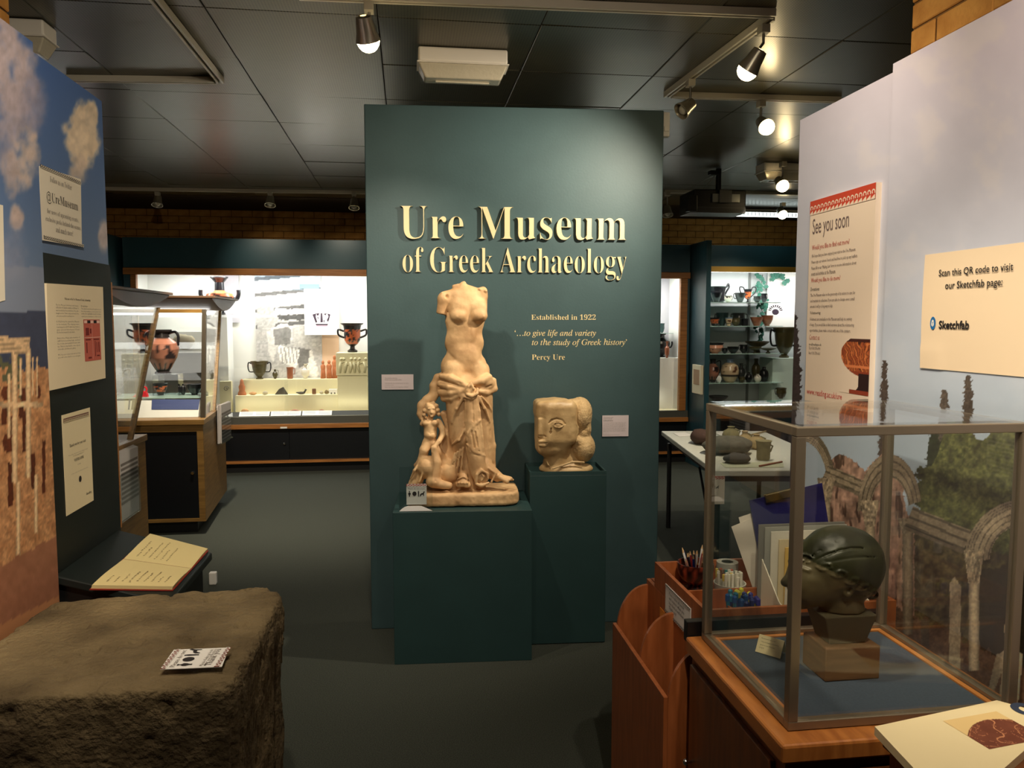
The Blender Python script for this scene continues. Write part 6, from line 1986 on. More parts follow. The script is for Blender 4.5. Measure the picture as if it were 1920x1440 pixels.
# handwriting: short pen strokes in ruled rows
random.seed(8)
ink = MB()
for half in (0, 1):
    for row in range(9):
        s0 = 0.12 + row * 0.09
        t = (0.04 if half == 0 else 0.56) + random.uniform(0, .04)
        tend = (0.34 if half == 0 else 0.9) - random.uniform(0, .2)
        if half == 1 and row > 5: continue
        while t < tend:
            k = (t / 0.5) if half == 0 else 1 - (t - 0.505) / 0.495
            h = 0.0045 + (0.012 if half == 0 else 0.008) * (1 - k ** 4) * (0.55 + 0.45 * math.sin(math.pi * min(1, k + 0.25))) + 0.0007
            d = random.uniform(0.008, 0.02); j = random.uniform(-.006, .006)
            ink._add([tuple(bk_pt(s0 + j, t, h)), tuple(bk_pt(s0 + j + random.uniform(0.012, 0.03), t + 0.003, h)), tuple(bk_pt(s0 + j + 0.022, t + d, h)), tuple(bk_pt(s0 + j + 0.008, t + d, h))], [(0, 1, 2, 3)])
            t += d + random.uniform(0.004, 0.016)
o = ink.build('handwriting', mat('faded_ink', (150, 132, 96), rough=0.8), book); o['kind'] = 'stuff'

# floor socket box
so = empty('floor_socket', (-1.3, 4.5, 0), 'small white socket box on the carpet beyond the lectern', 'socket')
p = atZ(398, 1097, 0)
MB().box(p[0] - 0.02, p[0] + 0.022, p[1], p[1] + 0.04, 0.0, 0.075).build('box', WHITE, so, bevel=0.006)

# ------------------------------------------------------------------ big stone block
STONE = mat('brown_weathered_stone', (80, 66, 42), rough=0.9, rgb2=(136, 118, 84), scale=5, detail=11, bump=1.0, bscale=70, fac=(0.3, 0.72))


def stone_sculpt():
    S = Sculpt((-1.06, 1.56, -0.01), (-0.32, 2.34, 0.90), 0.0075)
    S.g[:] = 1
    X = S.lo[0] + S.h * np.arange(S.n[0]); Y = S.lo[1] + S.h * np.arange(S.n[1]); Z = S.lo[2] + S.h * np.arange(S.n[2])
    X, Y, Z = np.meshgrid(X, Y, Z, indexing='ij')
    pl = [((-1, 0, 0), (-0.985, 0, 0)), ((1, -0.03, 0), (-0.372, 1.62, 0)), ((0, -1, 0), (0, 1.632, 0)), ((0.0, 1, 0), (0, 2.255, 0)), ((-0.95, 0.33, 0), (-0.955, 2.235, 0)), ((0, 0, 1), (0, 0, 0.842)), ((0, 0, -1), (0, 0, 0.0)),
          ((0.8, 0.6, 0.05), (-0.395, 2.235, 0.8)), ((-0.1, 0.75, 0.62), (-0.7, 2.25, 0.825))]
    d = np.full(X.shape, -1e3)
    for n, p in pl:
        n = np.array(n, float); n /= np.linalg.norm(n)
        q = (X - p[0]) * n[0] + (Y - p[1]) * n[1] + (Z - p[2]) * n[2]
        k = 0.02
        h = np.clip(0.5 + 0.5 * (q - d) / k, 0, 1); d = d * (1 - h) + q * h + k * h * (1 - h)
    # recess in the right side with a slot, and tool marks
    m = np.abs(d) < 0.05
    x, y, z = X[m], Y[m], Z[m]
    nn = (fbm(x * 9, y * 9, z * 9, oct=4, seed=51) - 0.5) * 0.014 + (fbm(x * 38, y * 38, z * 38, oct=3, seed=52) - 0.5) * 0.008
    pit = sstep(0.66, 0.78, fbm(x * 26, y * 26, z * 26, oct=2, seed=53)) * 0.009
    right = sstep(-0.44, -0.39, x)
    slot = right * np.exp(-((y - 2.10 - 0.0 * z) / 0.012) ** 2) * sstep(0.74, 0.70, z) * 0.03
    slope = right * sstep(0.78, 0.60, z) * sstep(1.66, 1.78, y) * 0.012
    marks = right * 0.004 * np.sin(y * 260 + 4 * fbm(y * 8, z * 3, oct=2, seed=5))
    d[m] += nn + pit + slot + slope + marks
    S.g = d.astype(np.float32)
    return S.mesh()


V_, Q3 = stone_sculpt()
sb = sculpt_obj('stone_block', V_, Q3, STONE, smooth_it=0)
tag(sb, 'large weathered brown stone block in the near left corner', 'stone block')
clp = empty('metal_clamp', (-0.38, 2.10, 0.3), 'thin dark metal strip set in the slot of the stone block', 'clamp')
MB().box(-0.392, -0.379, 2.088, 2.108, 0.10, 0.665).build('strip', mat('dark_steel', (50, 44, 36), rough=0.35, metal=0.8), clp, bevel=0.002)
ct = empty('notice_card', (-0.48, 1.78, 0.85), 'red-bordered notice card lying on top of the stone block', 'card')
zc_ = 0.856
c0, c1, c2_, c3 = [atZ(u, v, zc_) for u, v in ((300, 1256), (326, 1219), (430, 1215), (416, 1251))]
exv = c2_ - c1; exv /= np.linalg.norm(exv); eyv = c1 - c0; eyv -= exv * (eyv @ exv)
# the wording reads from the far side to the near: lines run along the short way
MB().prism([c0, c3, c2_, c1], (0, 0, 0.0012)).build('card', WHITE, ct)
zq = zc_ + 0.0013
Lc = np.linalg.norm(c2_ - c1); Sc = np.linalg.norm(eyv); eyn = eyv / Sc
orig = c0 + np.array([0, 0, 0.0013])
# borders on the two short ends
wave_border(ct, orig + exv * 0.011, eyn, -exv, Sc, 0.011, 7, mat('brown_red_print', (120, 48, 30), rough=0.7), WHITE, out=-0.0006 if np.cross(eyn, -exv)[2] < 0 else 0.0006)
wave_border(ct, orig + exv * Lc, eyn, -exv, Sc, 0.011, 7, MATS['brown_red_print'], WHITE, flip=True, out=-0.0006 if np.cross(eyn, -exv)[2] < 0 else 0.0006)
ev, eu = -eyn, exv   # reading direction towards the viewer's left-front; up direction to the left
rd = eyn; upd = -exv
emblem_icons(ct, orig + exv * (Lc * 0.50) + rd * 0.004 * 0 + rd * (Sc * 0.08), rd, upd, Sc / 3.2, DARKT, out=0.0008)
for i, (s, a) in enumerate((('Please do not', 0.22), ('Please help us look', 0.70), ('after our collection', 0.76), ('Thank you', 0.84))):
    text('printed_line', s, orig + exv * (Lc * a) + rd * (Sc * 0.08), rd, upd, GREYT, ct, width=Sc * 0.84, out=0.0008, res=1)

# ------------------------------------------------------------------ middle vitrines with curved hoods
VWOOD = mat('pale_brown_wood', (138, 104, 52), rough=0.45, rgb2=(112, 82, 38), scale=5, stretch=(1, 1, 12))
HOODM = mat('hood_brown_veneer', (96, 72, 58), rough=0.5)
HOODT = mat('hood_edge', (84, 60, 40), rough=0.5)
INW = mat('case_white', (232, 232, 226), rough=0.7)
INGREY = mat('case_grey_lilac', (188, 186, 192), rough=0.7)
CREAMI = mat('case_cream', (226, 218, 178), rough=0.7)
TUBE = mat('fluorescent_tube', (255, 255, 255), emit=(250, 250, 246), estr=5.0)


def vitrine(label, y0, depth, xr, sk, xl, gb, gt, hd_, name='vitrine', zt=0.875, ztop=1.70):
    """showcase: base y0..y0+depth, right end at x = xr + sk*(y-y0); glass bottom gb=(ya,yb), glass top gt=(ya,yb), hood hd_=(ya,yb)"""
    R = lambda y, d=0: xr + sk * (y - y0) + d
    e_ = empty(name, ((xl + xr) / 2, y0 + depth / 2, 0), label, 'display case')
    y1 = y0 + depth
    MB().prism([(xl + .05, y0 + .08, 0), (R(y0) - .08, y0 + .08, 0), (R(y1) - .08, y1 - .06, 0), (xl + .05, y1 - .06, 0)], (0, 0, 0.1)).build('plinth', MBLACK, e_)
    MB().prism([(xl, y0 + .02, .1), (R(y0), y0 + .02, .1), (R(y1), y1, .1), (xl, y1, .1)], (0, 0, zt - .14)).build('carcass', VWOOD, e_)
    f = MB(); f.box(xl, R(y0), y0, y0 + .0199, .1, .125); f.box(xl, R(y0), y0, y0 + .0199, zt - .09, zt - .04); f.box(R(y0) - .045, R(y0), y0, y0 + .0199, .125, zt - .09)
    f.build('face_frame', VWOOD, e_)
    dd = MB().box(xl, R(y0) - .0451, y0 + .006, y0 + .0199, .1252, zt - .0902).build('door', BLACK, e_)
    lk = MB(); lk.tube([(R(y0) - .085, y0 + .0062, .47), (R(y0) - .085, y0 - .004, .47)], 0.012, n=12); lk.build('lock', CHROME, dd, smooth=True)
    MB().prism([(xl, y0 - .01, zt - .04), (R(y0, .012), y0 - .01, zt - .04), (R(y1, .012), y1 + .01, zt - .04), (xl, y1 + .01, zt - .04)], (0, 0, .04)).build('top_moulding', VWOOD, e_, bevel=.004)
    (ba, bb_), (ta, tb) = gb, gt
    z0, z1 = zt + .0005, ztop
    # corner posts at the right end, leaning
    pr = lambda ya_, yb_, w: MB().hexa([(R(ya_, -.03), ya_, z0), (R(ya_, 0), ya_, z0), (R(ya_, 0), ya_ + w, z0), (R(ya_, -.03), ya_ + w, z0),
                                        (R(yb_, -.03), yb_, z1), (R(yb_, 0), yb_, z1), (R(yb_, 0), yb_ + w, z1), (R(yb_, -.03), yb_ + w, z1)])
    pr(ba, ta, .03).build('corner_post', mat('dark_post', (52, 44, 32), rough=.4), e_)
    pr(bb_ - .03, tb - .03, .03).build('corner_post', VWOOD, e_)
    MB().hexa([(xl, ta, z1 - .03), (R(ta, -.031), ta, z1 - .03), (R(ta, -.031), ta + .02, z1 - .03), (xl, ta + .02, z1 - .03), (xl, ta, z1), (R(ta, -.031), ta, z1), (R(ta, -.031), ta + .02, z1), (xl, ta + .02, z1)]).build('top_rail', VWOOD, e_)
    # glass: front, right end, back
    MB().prism([(xl, ba + .01, z0), (R(ba, -.031), ba + .01, z0), (R(ta, -.031), ta + .01, z1 - .031), (xl, ta + .01, z1 - .031)], (0, .004, 0)).build('glass_pane', GLASS, e_)
    MB().prism([(R(ba, -.012), ba + .031, z0), (R(bb_, -.012), bb_ - .031, z0), (R(tb, -.012), tb - .031, z1), (R(ta, -.012), ta + .031, z1)], (.004, 0, 0)).build('glass_pane', GLASS, e_)
    MB().prism([(xl, bb_ - .012, z0), (R(bb_, -.031), bb_ - .012, z0), (R(tb, -.031), tb - .012, z1), (xl, tb - .012, z1)], (0, .004, 0)).build('glass_pane', GLASS, e_)
    # curved hood: flat top, bowed underside
    ha, hb = hd_
    prof = [(ha, z1 + .09), (hb, z1 + .09)]
    m = 14
    for k in range(m + 1):
        t = k / m
        prof.append((hb + (ha - hb) * t, z1 + .082 - .085 * math.sin(math.pi * t)))
    MB().prism([(xl - .01, y, z) for y, z in prof], (R(ta) + .03 - xl, 0, 0)).build('hood', HOODM, e_)
    MB().box(xl - .02, R(ta) + .045, ha - .01, hb + .01, z1 + .0905, z1 + .108).build('hood_top', HOODT, e_, bevel=.003)
    return e_


v1 = vitrine('nearer hooded showcase half hidden by the left backdrop board', 4.1, 1.15, -1.70, 0.0, -3.2, (4.3, 5.04), (4.45, 5.66), (4.60, 5.80))
v2 = vitrine('farther hooded showcase with painted amphora inside', 6.0, 1.12, -1.53, -0.085, -3.3, (6.10, 6.62), (6.30, 7.12), (6.42, 7.25))
# white box and leaflet holders on the vitrines
wb_ = empty('white_box', (-1.8, 4.7, 0.876), 'small white box on ledge of the nearer hooded showcase', 'box')
MB().hexa([(-1.95, 4.55, .876), (-1.715, 4.62, .876), (-1.715, 4.86, .876), (-1.95, 4.86, .876), (-1.92, 4.58, .99), (-1.735, 4.65, .96), (-1.735, 4.84, .96), (-1.92, 4.84, .99)]).build('box', WHITE, wb_, bevel=.004)


def leaflet_holder(label, x, ya, yb, z0, z1, n=4, xo=0.0):
    e_ = empty('leaflet_holder', (x + .02, (ya + yb) / 2, z0), label, 'holder')
    MB().box(x + .001, x + .004, ya, yb, z0, z1).build('back_sheet', PERSPEX, e_)
    MB().box(x + .0041, x + .045, ya, yb, z0, z0 + .004).build('base', PERSPEX, e_)
    MB().box(x + .0452, x + .048, ya, yb, z0, z0 + (z1 - z0) * .72).build('front_sheet', PERSPEX, e_)
    for i in range(n):
        xx = x + .010 + i * .008
        d = (yb - ya) * .04 * i
        q = MB().prism([(xx, ya + .004 + d, z0 + .005), (xx, yb - .004, z0 + .005), (xx + .006, yb - .004, z1 + .02 - i * .004), (xx + .006, ya + .004 + d, z1 + .02)], (.004, 0, 0))
        e2 = empty('leaflet', (xx, (ya + yb) / 2, z0 + .005), ['frontmost', 'second', 'third', 'fourth'][n - 1 - i] + ' printed grey leaflet in the clear holder ' + ('of the nearer showcase' if n > 3 else 'of the farther showcase'), 'leaflet', 'leaflets of the nearer showcase' if n > 3 else 'leaflets of the farther showcase')
        q.build('sheet', mat('leaflet_paper', (200, 194, 190), rough=0.7), e2)
        if i == n - 1:
            for r in range(9):
                MB().box(xx + .0101, xx + .0108, ya + .02 + d, yb - .02, z1 - .05 - r * .028, z1 - .065 - r * .028).build('printed_block', GREYT, e2)
    return e_


leaflet_holder('clear leaflet holder on the end of the nearer hooded showcase', -1.699, 4.62, 4.98, 0.44, 0.83, 4)
leaflet_holder('clear leaflet holder on the end of the farther hooded showcase', -1.568, 6.55, 6.95, 0.60, 0.90, 3)

# inside the farther vitrine
Yv = 6.42
zs = float(atY(300, 741, Yv)[2])
sh = empty('glass_shelf', (-2.3, Yv, zs - .012), 'glass shelf inside the farther hooded showcase', 'shelf')
MB().box(-3.2, -1.60, 6.24, 6.62, zs - .009, zs - .001).build('pane', mat('green_glass', (170, 200, 190), rough=0.1), sh)
sl = empty('label_slope', (-2.3, 6.25, .88), 'white sloping label ledge with blue panel in the farther showcase', 'label ledge')
MB().hexa([(-3.2, 6.15, .8765), (-1.60, 6.15, .8765), (-1.60, 6.30, .8765), (-3.2, 6.30, .8765), (-3.2, 6.215, 1.0), (-1.60, 6.215, 1.0), (-1.60, 6.235, 1.0), (-3.2, 6.235, 1.0)]).build('ledge', INW, sl)
def on_slope(u, v):
    n = np.array([0, -(0.1235), 0.065]); n = n / np.linalg.norm(n)
    return onplane(u, v, np.array([0, 6.15, .8765]) + n * .001, n)
BLUEP = mat('blue_label_panel', (60, 74, 124), rough=0.6)
q = [on_slope(*p) for p in ((284, 768), (372, 768), (375, 749), (285, 749))]
MB().prism(q, (0, -.0015, .0008)).build('blue_panel', BLUEP, sl)
q = [on_slope(*p) for p in ((246, 768), (254, 768), (256, 749), (248, 749))]
MB().prism(q, (0, -.0015, .0008)).build('picture_strip', GREYT, sl)
q = [on_slope(*p) for p in ((240, 768), (243, 768), (245, 749), (242, 749))]
MB().prism(q, (0, -.0015, .0008)).build('picture_strip', BLUEP, sl)
cu = empty('perspex_stand', (-1.95, Yv, zs), 'clear perspex stand carrying the painted amphora', 'stand')
a = atY(286, 740, Yv - .07); b = atY(334, 702, Yv - .07)
xa_, xb_, zc2 = float(a[0]), float(b[0]), float(atY(310, 701, Yv)[2])
for bx_ in ((xa_, xb_, Yv - .07, Yv + .07, zc2 - .004, zc2), (xa_, xa_ + .004, Yv - .07, Yv + .07, zs, zc2 - .0041), (xb_ - .004, xb_, Yv - .07, Yv + .07, zs, zc2 - .0041), (xa_ + .0041, xb_ - .0041, Yv + .066, Yv + .07, zs, zc2 - .0041)):
    MB().box(*bx_).build('perspex_sheet', PERSPEX, cu)
vase('amphora', 'black-figure amphora with two handles on perspex stand in farther showcase', 'vase', 275, 337, 618, 700.5, Yv, 'amphora', 'blackfig', [('loop', 1.3)], n=36)
vase('skyphos', 'small painted cup under the perspex stand', 'cup', 288, 315, 719, 740.5, Yv, 'skyphos', 'redfig')
vase('aryballos', 'small round black flask right of the perspex stand', 'flask', 337, 350, 720, 740.5, Yv, 'round', 'black', [('one', .8, (1,))])
vase('bowl', 'broad black bowl at right end of the vitrine shelf', 'bowl', 351, 379, 720, 740, Yv, 'bowl', 'black')
vase('kantharos', 'pale high-handled cup seen in the left half of the farther showcase', 'cup', 200, 246, 700, 740.5, Yv, 'kantharos', 'grey', [('high', .7)])
rd_ = empty('red_model', (-2.2, Yv - .1, zs), 'bright red plastic model piece beside the perspex stand', 'model')
a = atY(250, 741, Yv - .1); b = atY(277, 722, Yv - .1)
REDP = mat('bright_red_plastic', (214, 40, 50), rough=0.4)
xm = float(a[0]); xM = float(b[0])
MB().prism([(xm, Yv - .12, zs), (xM, Yv - .12, zs), (xM - .01, Yv - .12, zs + .035), (xm + .05, Yv - .12, zs + .03), (xm + .02, Yv - .12, zs + .018)], (0, .04, 0)).build('base', REDP, rd_)
rg = MB(); cx_ = xM - .025
rg.tube([(cx_ + .016 * math.cos(k * .45), Yv - .10, zs + .055 + .02 * math.sin(k * .45)) for k in range(14)], .007, n=6, closed=True); rg.build('ring', REDP, rd_, smooth=True)
tbv = MB().box(-3.1, -1.65, 6.75, 6.80, 1.66, 1.69).build('lamp_tube', TUBE, v2)
area((-2.3, 6.6, 1.68), (-2.3, 6.5, 1.0), 2.2, 1.3, .25, (1, .96, .88), 'showcase_light')
area((-2.4, 5.1, 1.68), (-2.4, 5.0, 1.0), 1.2, 1.0, .25, (1, .96, .88), 'showcase_light')

# ------------------------------------------------------------------ long wall case at the back
YF = 8.40; XA, XBk = -2.87, 3.14
CASEP = mat('case_teal', (38, 74, 84), rough=0.4, vary=0.06, scale=5)
wc_ = empty('wall_case', (0, 8.7, 0), 'long built-in wall showcase with teal header and wooden frame on back wall', 'showcase')
MB().box(XA, XBk, YF, 9.08, 2.155, 2.462).build('header', CASEP, wc_, bevel=.003)
MB().box(XA, XBk, YF + .04, 9.08, 0.575, 0.60).build('case_floor', CREAMI, wc_)
MB().box(XA, XBk, 9.04, 9.08, 0.6001, 2.1549).build('back_lining', INW, wc_)
MB().box(XA, XA + .03, YF + .05, 9.0399, 0.6001, 2.1549).build('side_lining', INW, wc_)
MB().box(XBk - .03, XBk, YF + .05, 9.0399, 0.6001, 2.1549).build('side_lining', INW, wc_)
MB().box(XA, XBk, YF - .02, YF + .04, 2.085, 2.154).build('frame_top', OAKX, wc_, bevel=.004)
MB().box(XA + .07, XA + .125, YF - .02, YF + .04, .60, 2.0849).build('frame_stile', OAKX, wc_, bevel=.004)
MB().box(XBk - .11, XBk - .03, YF - .02, YF + .04, .60, 2.0849).build('frame_stile', OAKX, wc_, bevel=.004)
MB().box(XA, XA + .0699, YF, YF + .04, .60, 2.154).build('end_panel', CASEP, wc_)
MB().box(XBk - .0299, XBk, YF, YF + .0399, .60, 2.154).build('end_panel', CASEP, wc_)
MB().box(XA, XBk, YF - .01, YF + .0399, .525, .5999).build('sill', mat('grey_sill', (92, 92, 84), rough=0.4, metal=.3), wc_)
MB().box(XA, XBk, YF - .03, YF + .0399, .475, .5249).build('front_rail', OAKX, wc_, bevel=.003)
MB().box(XA, XBk, YF + .06, 9.08, .06, .4749).build('cupboard_body', BLACK, wc_)
MB().box(XA, XBk, YF - .01, YF + .0599, .105, .130).build('base_rail', OAKX, wc_)
MB().box(XA, XBk, YF + .05, 9.0, .0, .0599).build('plinth', MBLACK, wc_)
seams = [XA, -1.27, 0.2, 1.67, XBk]
for i in range(4):
    dd = MB().box(seams[i] + .003, seams[i + 1] - .003, YF + .035, YF + .0595, .1305, .4745).build('cupboard_door', BLACK, wc_)
    kx = seams[i + 1] - .05
    k_ = MB(); k_.tube([(kx, YF + .035, .31), (kx, YF + .018, .31)], .006, n=8); k_.sphere((kx, YF + .012, .31), .013, sc=(1, .7, 1)); k_.build('knob', CHROME, dd, smooth=True)
GP = [XA + .13, float(atY(535, 600, YF)[0]), 0.0, 1.9, XBk - .115]
for i in range(4):
    MB().box(GP[i] - (.03 if i else 0), GP[i + 1] + .01, YF + .012 + .010 * (i % 2), YF + .016 + .010 * (i % 2), .6002, 2.0845).build('glass_pane', GLASS, wc_)
p = atY(532, 805, YF - .032)
tl = empty('small_label', (p[0], YF - .033, .48), 'tiny white label on the wooden rail under the wall showcase', 'label')
MB().box(p[0] - .035, p[0] + .035, YF - .0335, YF - .0305, .478, .496).build('card', WHITE, tl)
MB().box(XA + .3, -.35, YF + .10, YF + .13, 2.10, 2.125).build('lamp_tube', TUBE, wc_)
MB().box(2.2, XBk - .1, YF + .10, YF + .13, 2.10, 2.125).build('lamp_tube', TUBE, wc_)
MB().box(-.20, 2.05, YF + .041, YF + .07, .6001, 2.1549).build('blank_panel', CASEP, wc_)  # unseen panel added to keep the hidden middle of the case dark
MB().box(-.20, -.17, YF + .0701, 9.0399, .6001, 2.1549).build('divider', INW, wc_)  # both case dividers are unseen, added to hold light out of the middle
MB().box(2.02, 2.05, YF + .0701, 9.0399, .6001, 2.1549).build('divider', INW, wc_)
for x in (-2.15, -1.4, -.7, 2.6):
    area((x, YF + .22, 2.10), (x, YF + .45, 1.0), 6, .8, .12, (1.0, .985, .95), 'case_light')
for x in (-1.6, -.7, 2.6): area((x, YF + .10, .72), (x, 8.9, .9), .12, .6, .05, (1.0, .94, .74), 'case_light')

# fins at both ends
for nm, x0, x1, yf, lab in (('end_fin', -2.985, -2.905, 8.09, 'teal upright fin at the left end of the long wall showcase'), ('end_fin', 3.145, 3.20, 7.93, 'tall teal upright fin between the two right showcases')):
    e_ = empty(nm, ((x0 + x1) / 2, 8.4, 0), lab, 'partition')
    MB().box(x0, x1, yf, 9.05, 0, 2.465).build('panel', CASEP, e_, bevel=.003)

# left sliver beyond the fin
lw = empty('side_showcase', (-3.6, 8.7, 0), 'sliver of another lit showcase left of the teal fin', 'showcase')
MB().box(-4.5, -2.99, 8.40, 9.08, 2.19, 2.462).build('header', CASEP, lw)
MB().box(-4.5, -2.99, 8.38, 8.44, 2.13, 2.1899).build('frame_top', OAKX, lw)
MB().box(-4.5, -2.99, 9.0, 9.08, .5, 2.1299).build('back_lining', INW, lw)
MB().box(-4.5, -2.99, 8.44, 9.08, 0, .4999).build('cupboard', BLACK, lw)
q = atY(205, 515, 8.98); MB().box(q[0] - .3, q[0] + .06, 8.96, 8.99, 1.85, 2.1).build('pink_poster', mat('pink_poster', (206, 110, 120), rough=.6), lw)
area((-3.6, 8.6, 2.1), (-3.6, 8.9, 1.2), 5, .8, .2, (1, 1, 1), 'case_light')


# --- displays in the left part of the wall case
def theatre(u, v):
    f1 = fbm(u / 12, v / 9, oct=4, seed=61); f2 = fbm(u / 3.2, v / 2.6, oct=3, seed=62)
    base = 178 + 66 * (f2 - .35)
    C = np.stack([base, base * .985, base * .96], 1)
    # tiers of stone seats running across, broken by carved thrones
    k = (v + (u - 480) * .10)
    tier = np.mod(k - 520, 30)
    C = np.where(((tier < 7) & (v < 625))[:, None], C * .52, C)
    C = np.where(((tier > 7) & (tier < 10) & (v < 625))[:, None], C * 1.2, C)
    def blob(C, pts, s):
        m = inpoly(u + (f1 - .5) * 4, v + (f2 - .5) * 4, pts); return np.where(m[:, None], np.stack([base, base * .985, base * .95], 1) * s, C)
    C = blob(C, [(482, 566), (505, 560), (520, 600), (500, 640), (482, 640)], .95)
    C = blob(C, [(500, 622), (530, 605), (548, 612), (548, 640), (520, 645), (512, 680), (503, 660)], 1.15)
    C = blob(C, [(512, 618), (540, 612), (546, 618), (544, 645), (516, 648)], .72)
    C = blob(C, [(550, 608), (590, 615), (592, 650), (552, 650)], 1.05)
    C = blob(C, [(520, 648), (562, 655), (556, 690), (525, 678)], 1.3)
    C = blob(C, [(565, 656), (585, 658), (598, 700), (590, 710), (570, 700)], 1.25)
    C = blob(C, [(560, 652), (582, 655), (578, 680), (560, 690)], .66)
    for q in range(5):
        m = (np.abs(u - (526 + q * 7 + (v - 650) * .15)) < 1.1) & (v > 652) & (v < 682); C = np.where(m[:, None], C * .62, C)
    C = blob(C, [(516, 578), (572, 580), (572, 588), (516, 590)], 1.3); C = blob(C, [(518, 590), (572, 589), (572, 600), (524, 600)], .45)
    C = np.where((v < 545)[:, None], C * np.array([[.9, 1.0, 1.1]]) + 20, C)
    return C


def wallpanel(name, label, u0, u1, v0, v1, Y, m, paint=None, cat='panel', t=.01, nx=60, ny=100):
    a = atY(u0, v1, Y); b = atY(u1, v0, Y)
    e_ = empty(name, ((a[0] + b[0]) / 2, Y + t / 2, a[2]), label, cat)
    MB().box(a[0], b[0], Y + .0005, Y + t, a[2], b[2]).build('board', m, e_)
    if paint is not None:
        print_sheet('printed_picture', (a[0], Y, a[2]), (1, 0, 0), (0, 0, 1), b[0] - a[0], b[2] - a[2], nx, ny, paint, e_, out=0, coords='px')
    return e_


wallpanel('theatre_photograph', 'tall grey photograph of ruined stone theatre seats in the wall showcase', 482, 601, 511, 711, 9.01, INW, theatre, cat='picture')
wallpanel('grey_board', 'narrow grey-lilac board behind the black hydria', 420, 447, 506, 605, 9.0, INGREY)
wallpanel('peach_board', 'peach board right of the theatre photograph', 601.5, 634, 560, 711, 9.02, mat('peach_board', (232, 200, 168), rough=.8))
wallpanel('blue_strip', 'blue-grey strip at top of the theatre photograph', 562, 598, 533, 541, 8.99, mat('blue_grey_strip', (130, 160, 176), rough=.7))
ps = wallpanel('white_poster', 'white poster with small black crown-shaped vase drawing', 571.5, 635, 542, 628, 8.90, WHITE, cat='poster', t=.012)
DKP = mat('purple_black_print', (52, 36, 52), rough=.7)
def flat_px(parent, name, pts, Y, m):
    b = MB(); b._add([tuple(atY(u, v, Y)) for u, v in pts], [tuple(range(len(pts)))]); return b.build(name, m, parent)
cr = lambda x, y: (420 + x / 4.8, 500 + y / 4.8)
for pl in ([(795, 430), (830, 420), (825, 450), (840, 500), (825, 505)], [(830, 420), (860, 418), (850, 440), (835, 440)], [(870, 418), (885, 418), (890, 500), (868, 502)], [(895, 425), (925, 418), (915, 440)],
           [(930, 420), (958, 430), (945, 480), (935, 500), (925, 480), (940, 450)], [(838, 450), (850, 455), (850, 480)], [(895, 480), (905, 478), (903, 502), (895, 502)], [(822, 515), (938, 515), (932, 528), (830, 528)]):
    flat_px(ps, 'vase_drawing', [cr(*q) for q in pl], 8.8995, DKP)
flat_px(ps, 'vase_drawing', [cr(*q) for q in [(828, 530), (934, 530), (930, 537), (832, 537)]], 8.8993, mat('pale_pink_print', (200, 160, 184), rough=.7))

# stepped plinth
z1_ = float(atY(540, 741, 8.60)[2]); z2_ = float(atY(540, 711.5, 8.76)[2])
xs0, xs1 = float(atY(441, 741, 8.6)[0]), float(atY(633, 741, 8.6)[0])
sp_ = empty('stepped_plinth', ((xs0 + xs1) / 2, 8.8, .6), 'cream two-step display plinth in the wall showcase', 'plinth')
MB().box(xs0, xs1, 8.60, 8.7599, .6005, z1_).build('lower_step', CREAMI, sp_)
MB().box(xs0 + .03, xs1, 8.76, 8.99, .6005, z2_).build('upper_step', CREAMI, sp_)
# sloping label strip
ls_ = empty('label_strip', (-1.3, 8.46, .6), 'dark sloping label strip along the front of the wall showcase', 'label strip')
MB().prism([(XA + .2, 8.445, .6005), (XA + .2, 8.50, .6005), (XA + .2, 8.50, .645)], (xs1 + .45 - XA - .2, 0, 0)).build('strip', mat('dark_olive_strip', (40, 42, 34), rough=.6), ls_)
for i, (ua, ub) in enumerate(((448, 505), (507.5, 564), (566.5, 622))):
    a = atY(ua, 778, 8.45)[0]; b = atY(ub, 778, 8.45)[0]
    e_ = empty('text_label', ((a + b) / 2, 8.46, .6), ['leftmost white text label below the stepped plinth', 'middle white text label below the stepped plinth', 'rightmost white text label below the stepped plinth'][i], 'label', 'labels below the stepped plinth')
    MB().prism([(a, 8.4405, .604), (b, 8.4405, .604), (b, 8.4945, .648), (a, 8.4945, .648)], (0, -.001, .0012)).build('card', WHITE, e_)
    for col in (0, 1):
        for r in range(3):
            y = 8.487 - r * .014; z = .6445 - r * .0114
            xa2 = a + .015 + col * (b - a) * .5; xb2 = xa2 + (b - a) * .40
            MB()._add([(xa2, y, z), (xb2, y, z), (xb2, y - .005, z - .0041), (xa2, y - .005, z - .0041)], [(0, 1, 2, 3)]).build('printed_line', mat('pale_grey_ink', (170, 174, 184), rough=.8), e_)

YU, YL, YG = 8.87, 8.68, 8.54
vase('calyx_krater', 'dark mixing bowl at left end of the upper step', 'vase', 466, 508, 678, 711.5, YU, 'bell', 'olive', [('one', .8)], base_z=z2_ + .001)
vase('small_jug', 'small brown jug beside the dark mixing bowl', 'jug', 510, 522, 694, 711.5, YU, 'jug', 'olive', [('one', 1, (1,))], base_z=z2_ + .001)
vase('mug', 'straight terracotta mug on the upper step', 'mug', 535, 553, 690, 711.5, YU, 'beaker', 'terracotta', [('one', 1, (1,))], base_z=z2_ + .001)
vase('white_lekythos', 'white funnel-necked flask with black foot on the upper step', 'flask', 565, 581, 684, 711.5, YU, 'lekythos', 'whiteware', base_z=z2_ + .001)
vase('black_bottle', 'small black bottle on the white block left of the steps', 'bottle', 420, 428, 692, 714, 8.8, 'lekythos', 'black')
TERR = mat('terracotta_figure', (182, 112, 72), rough=.8, vary=.12, scale=30, bump=.2)
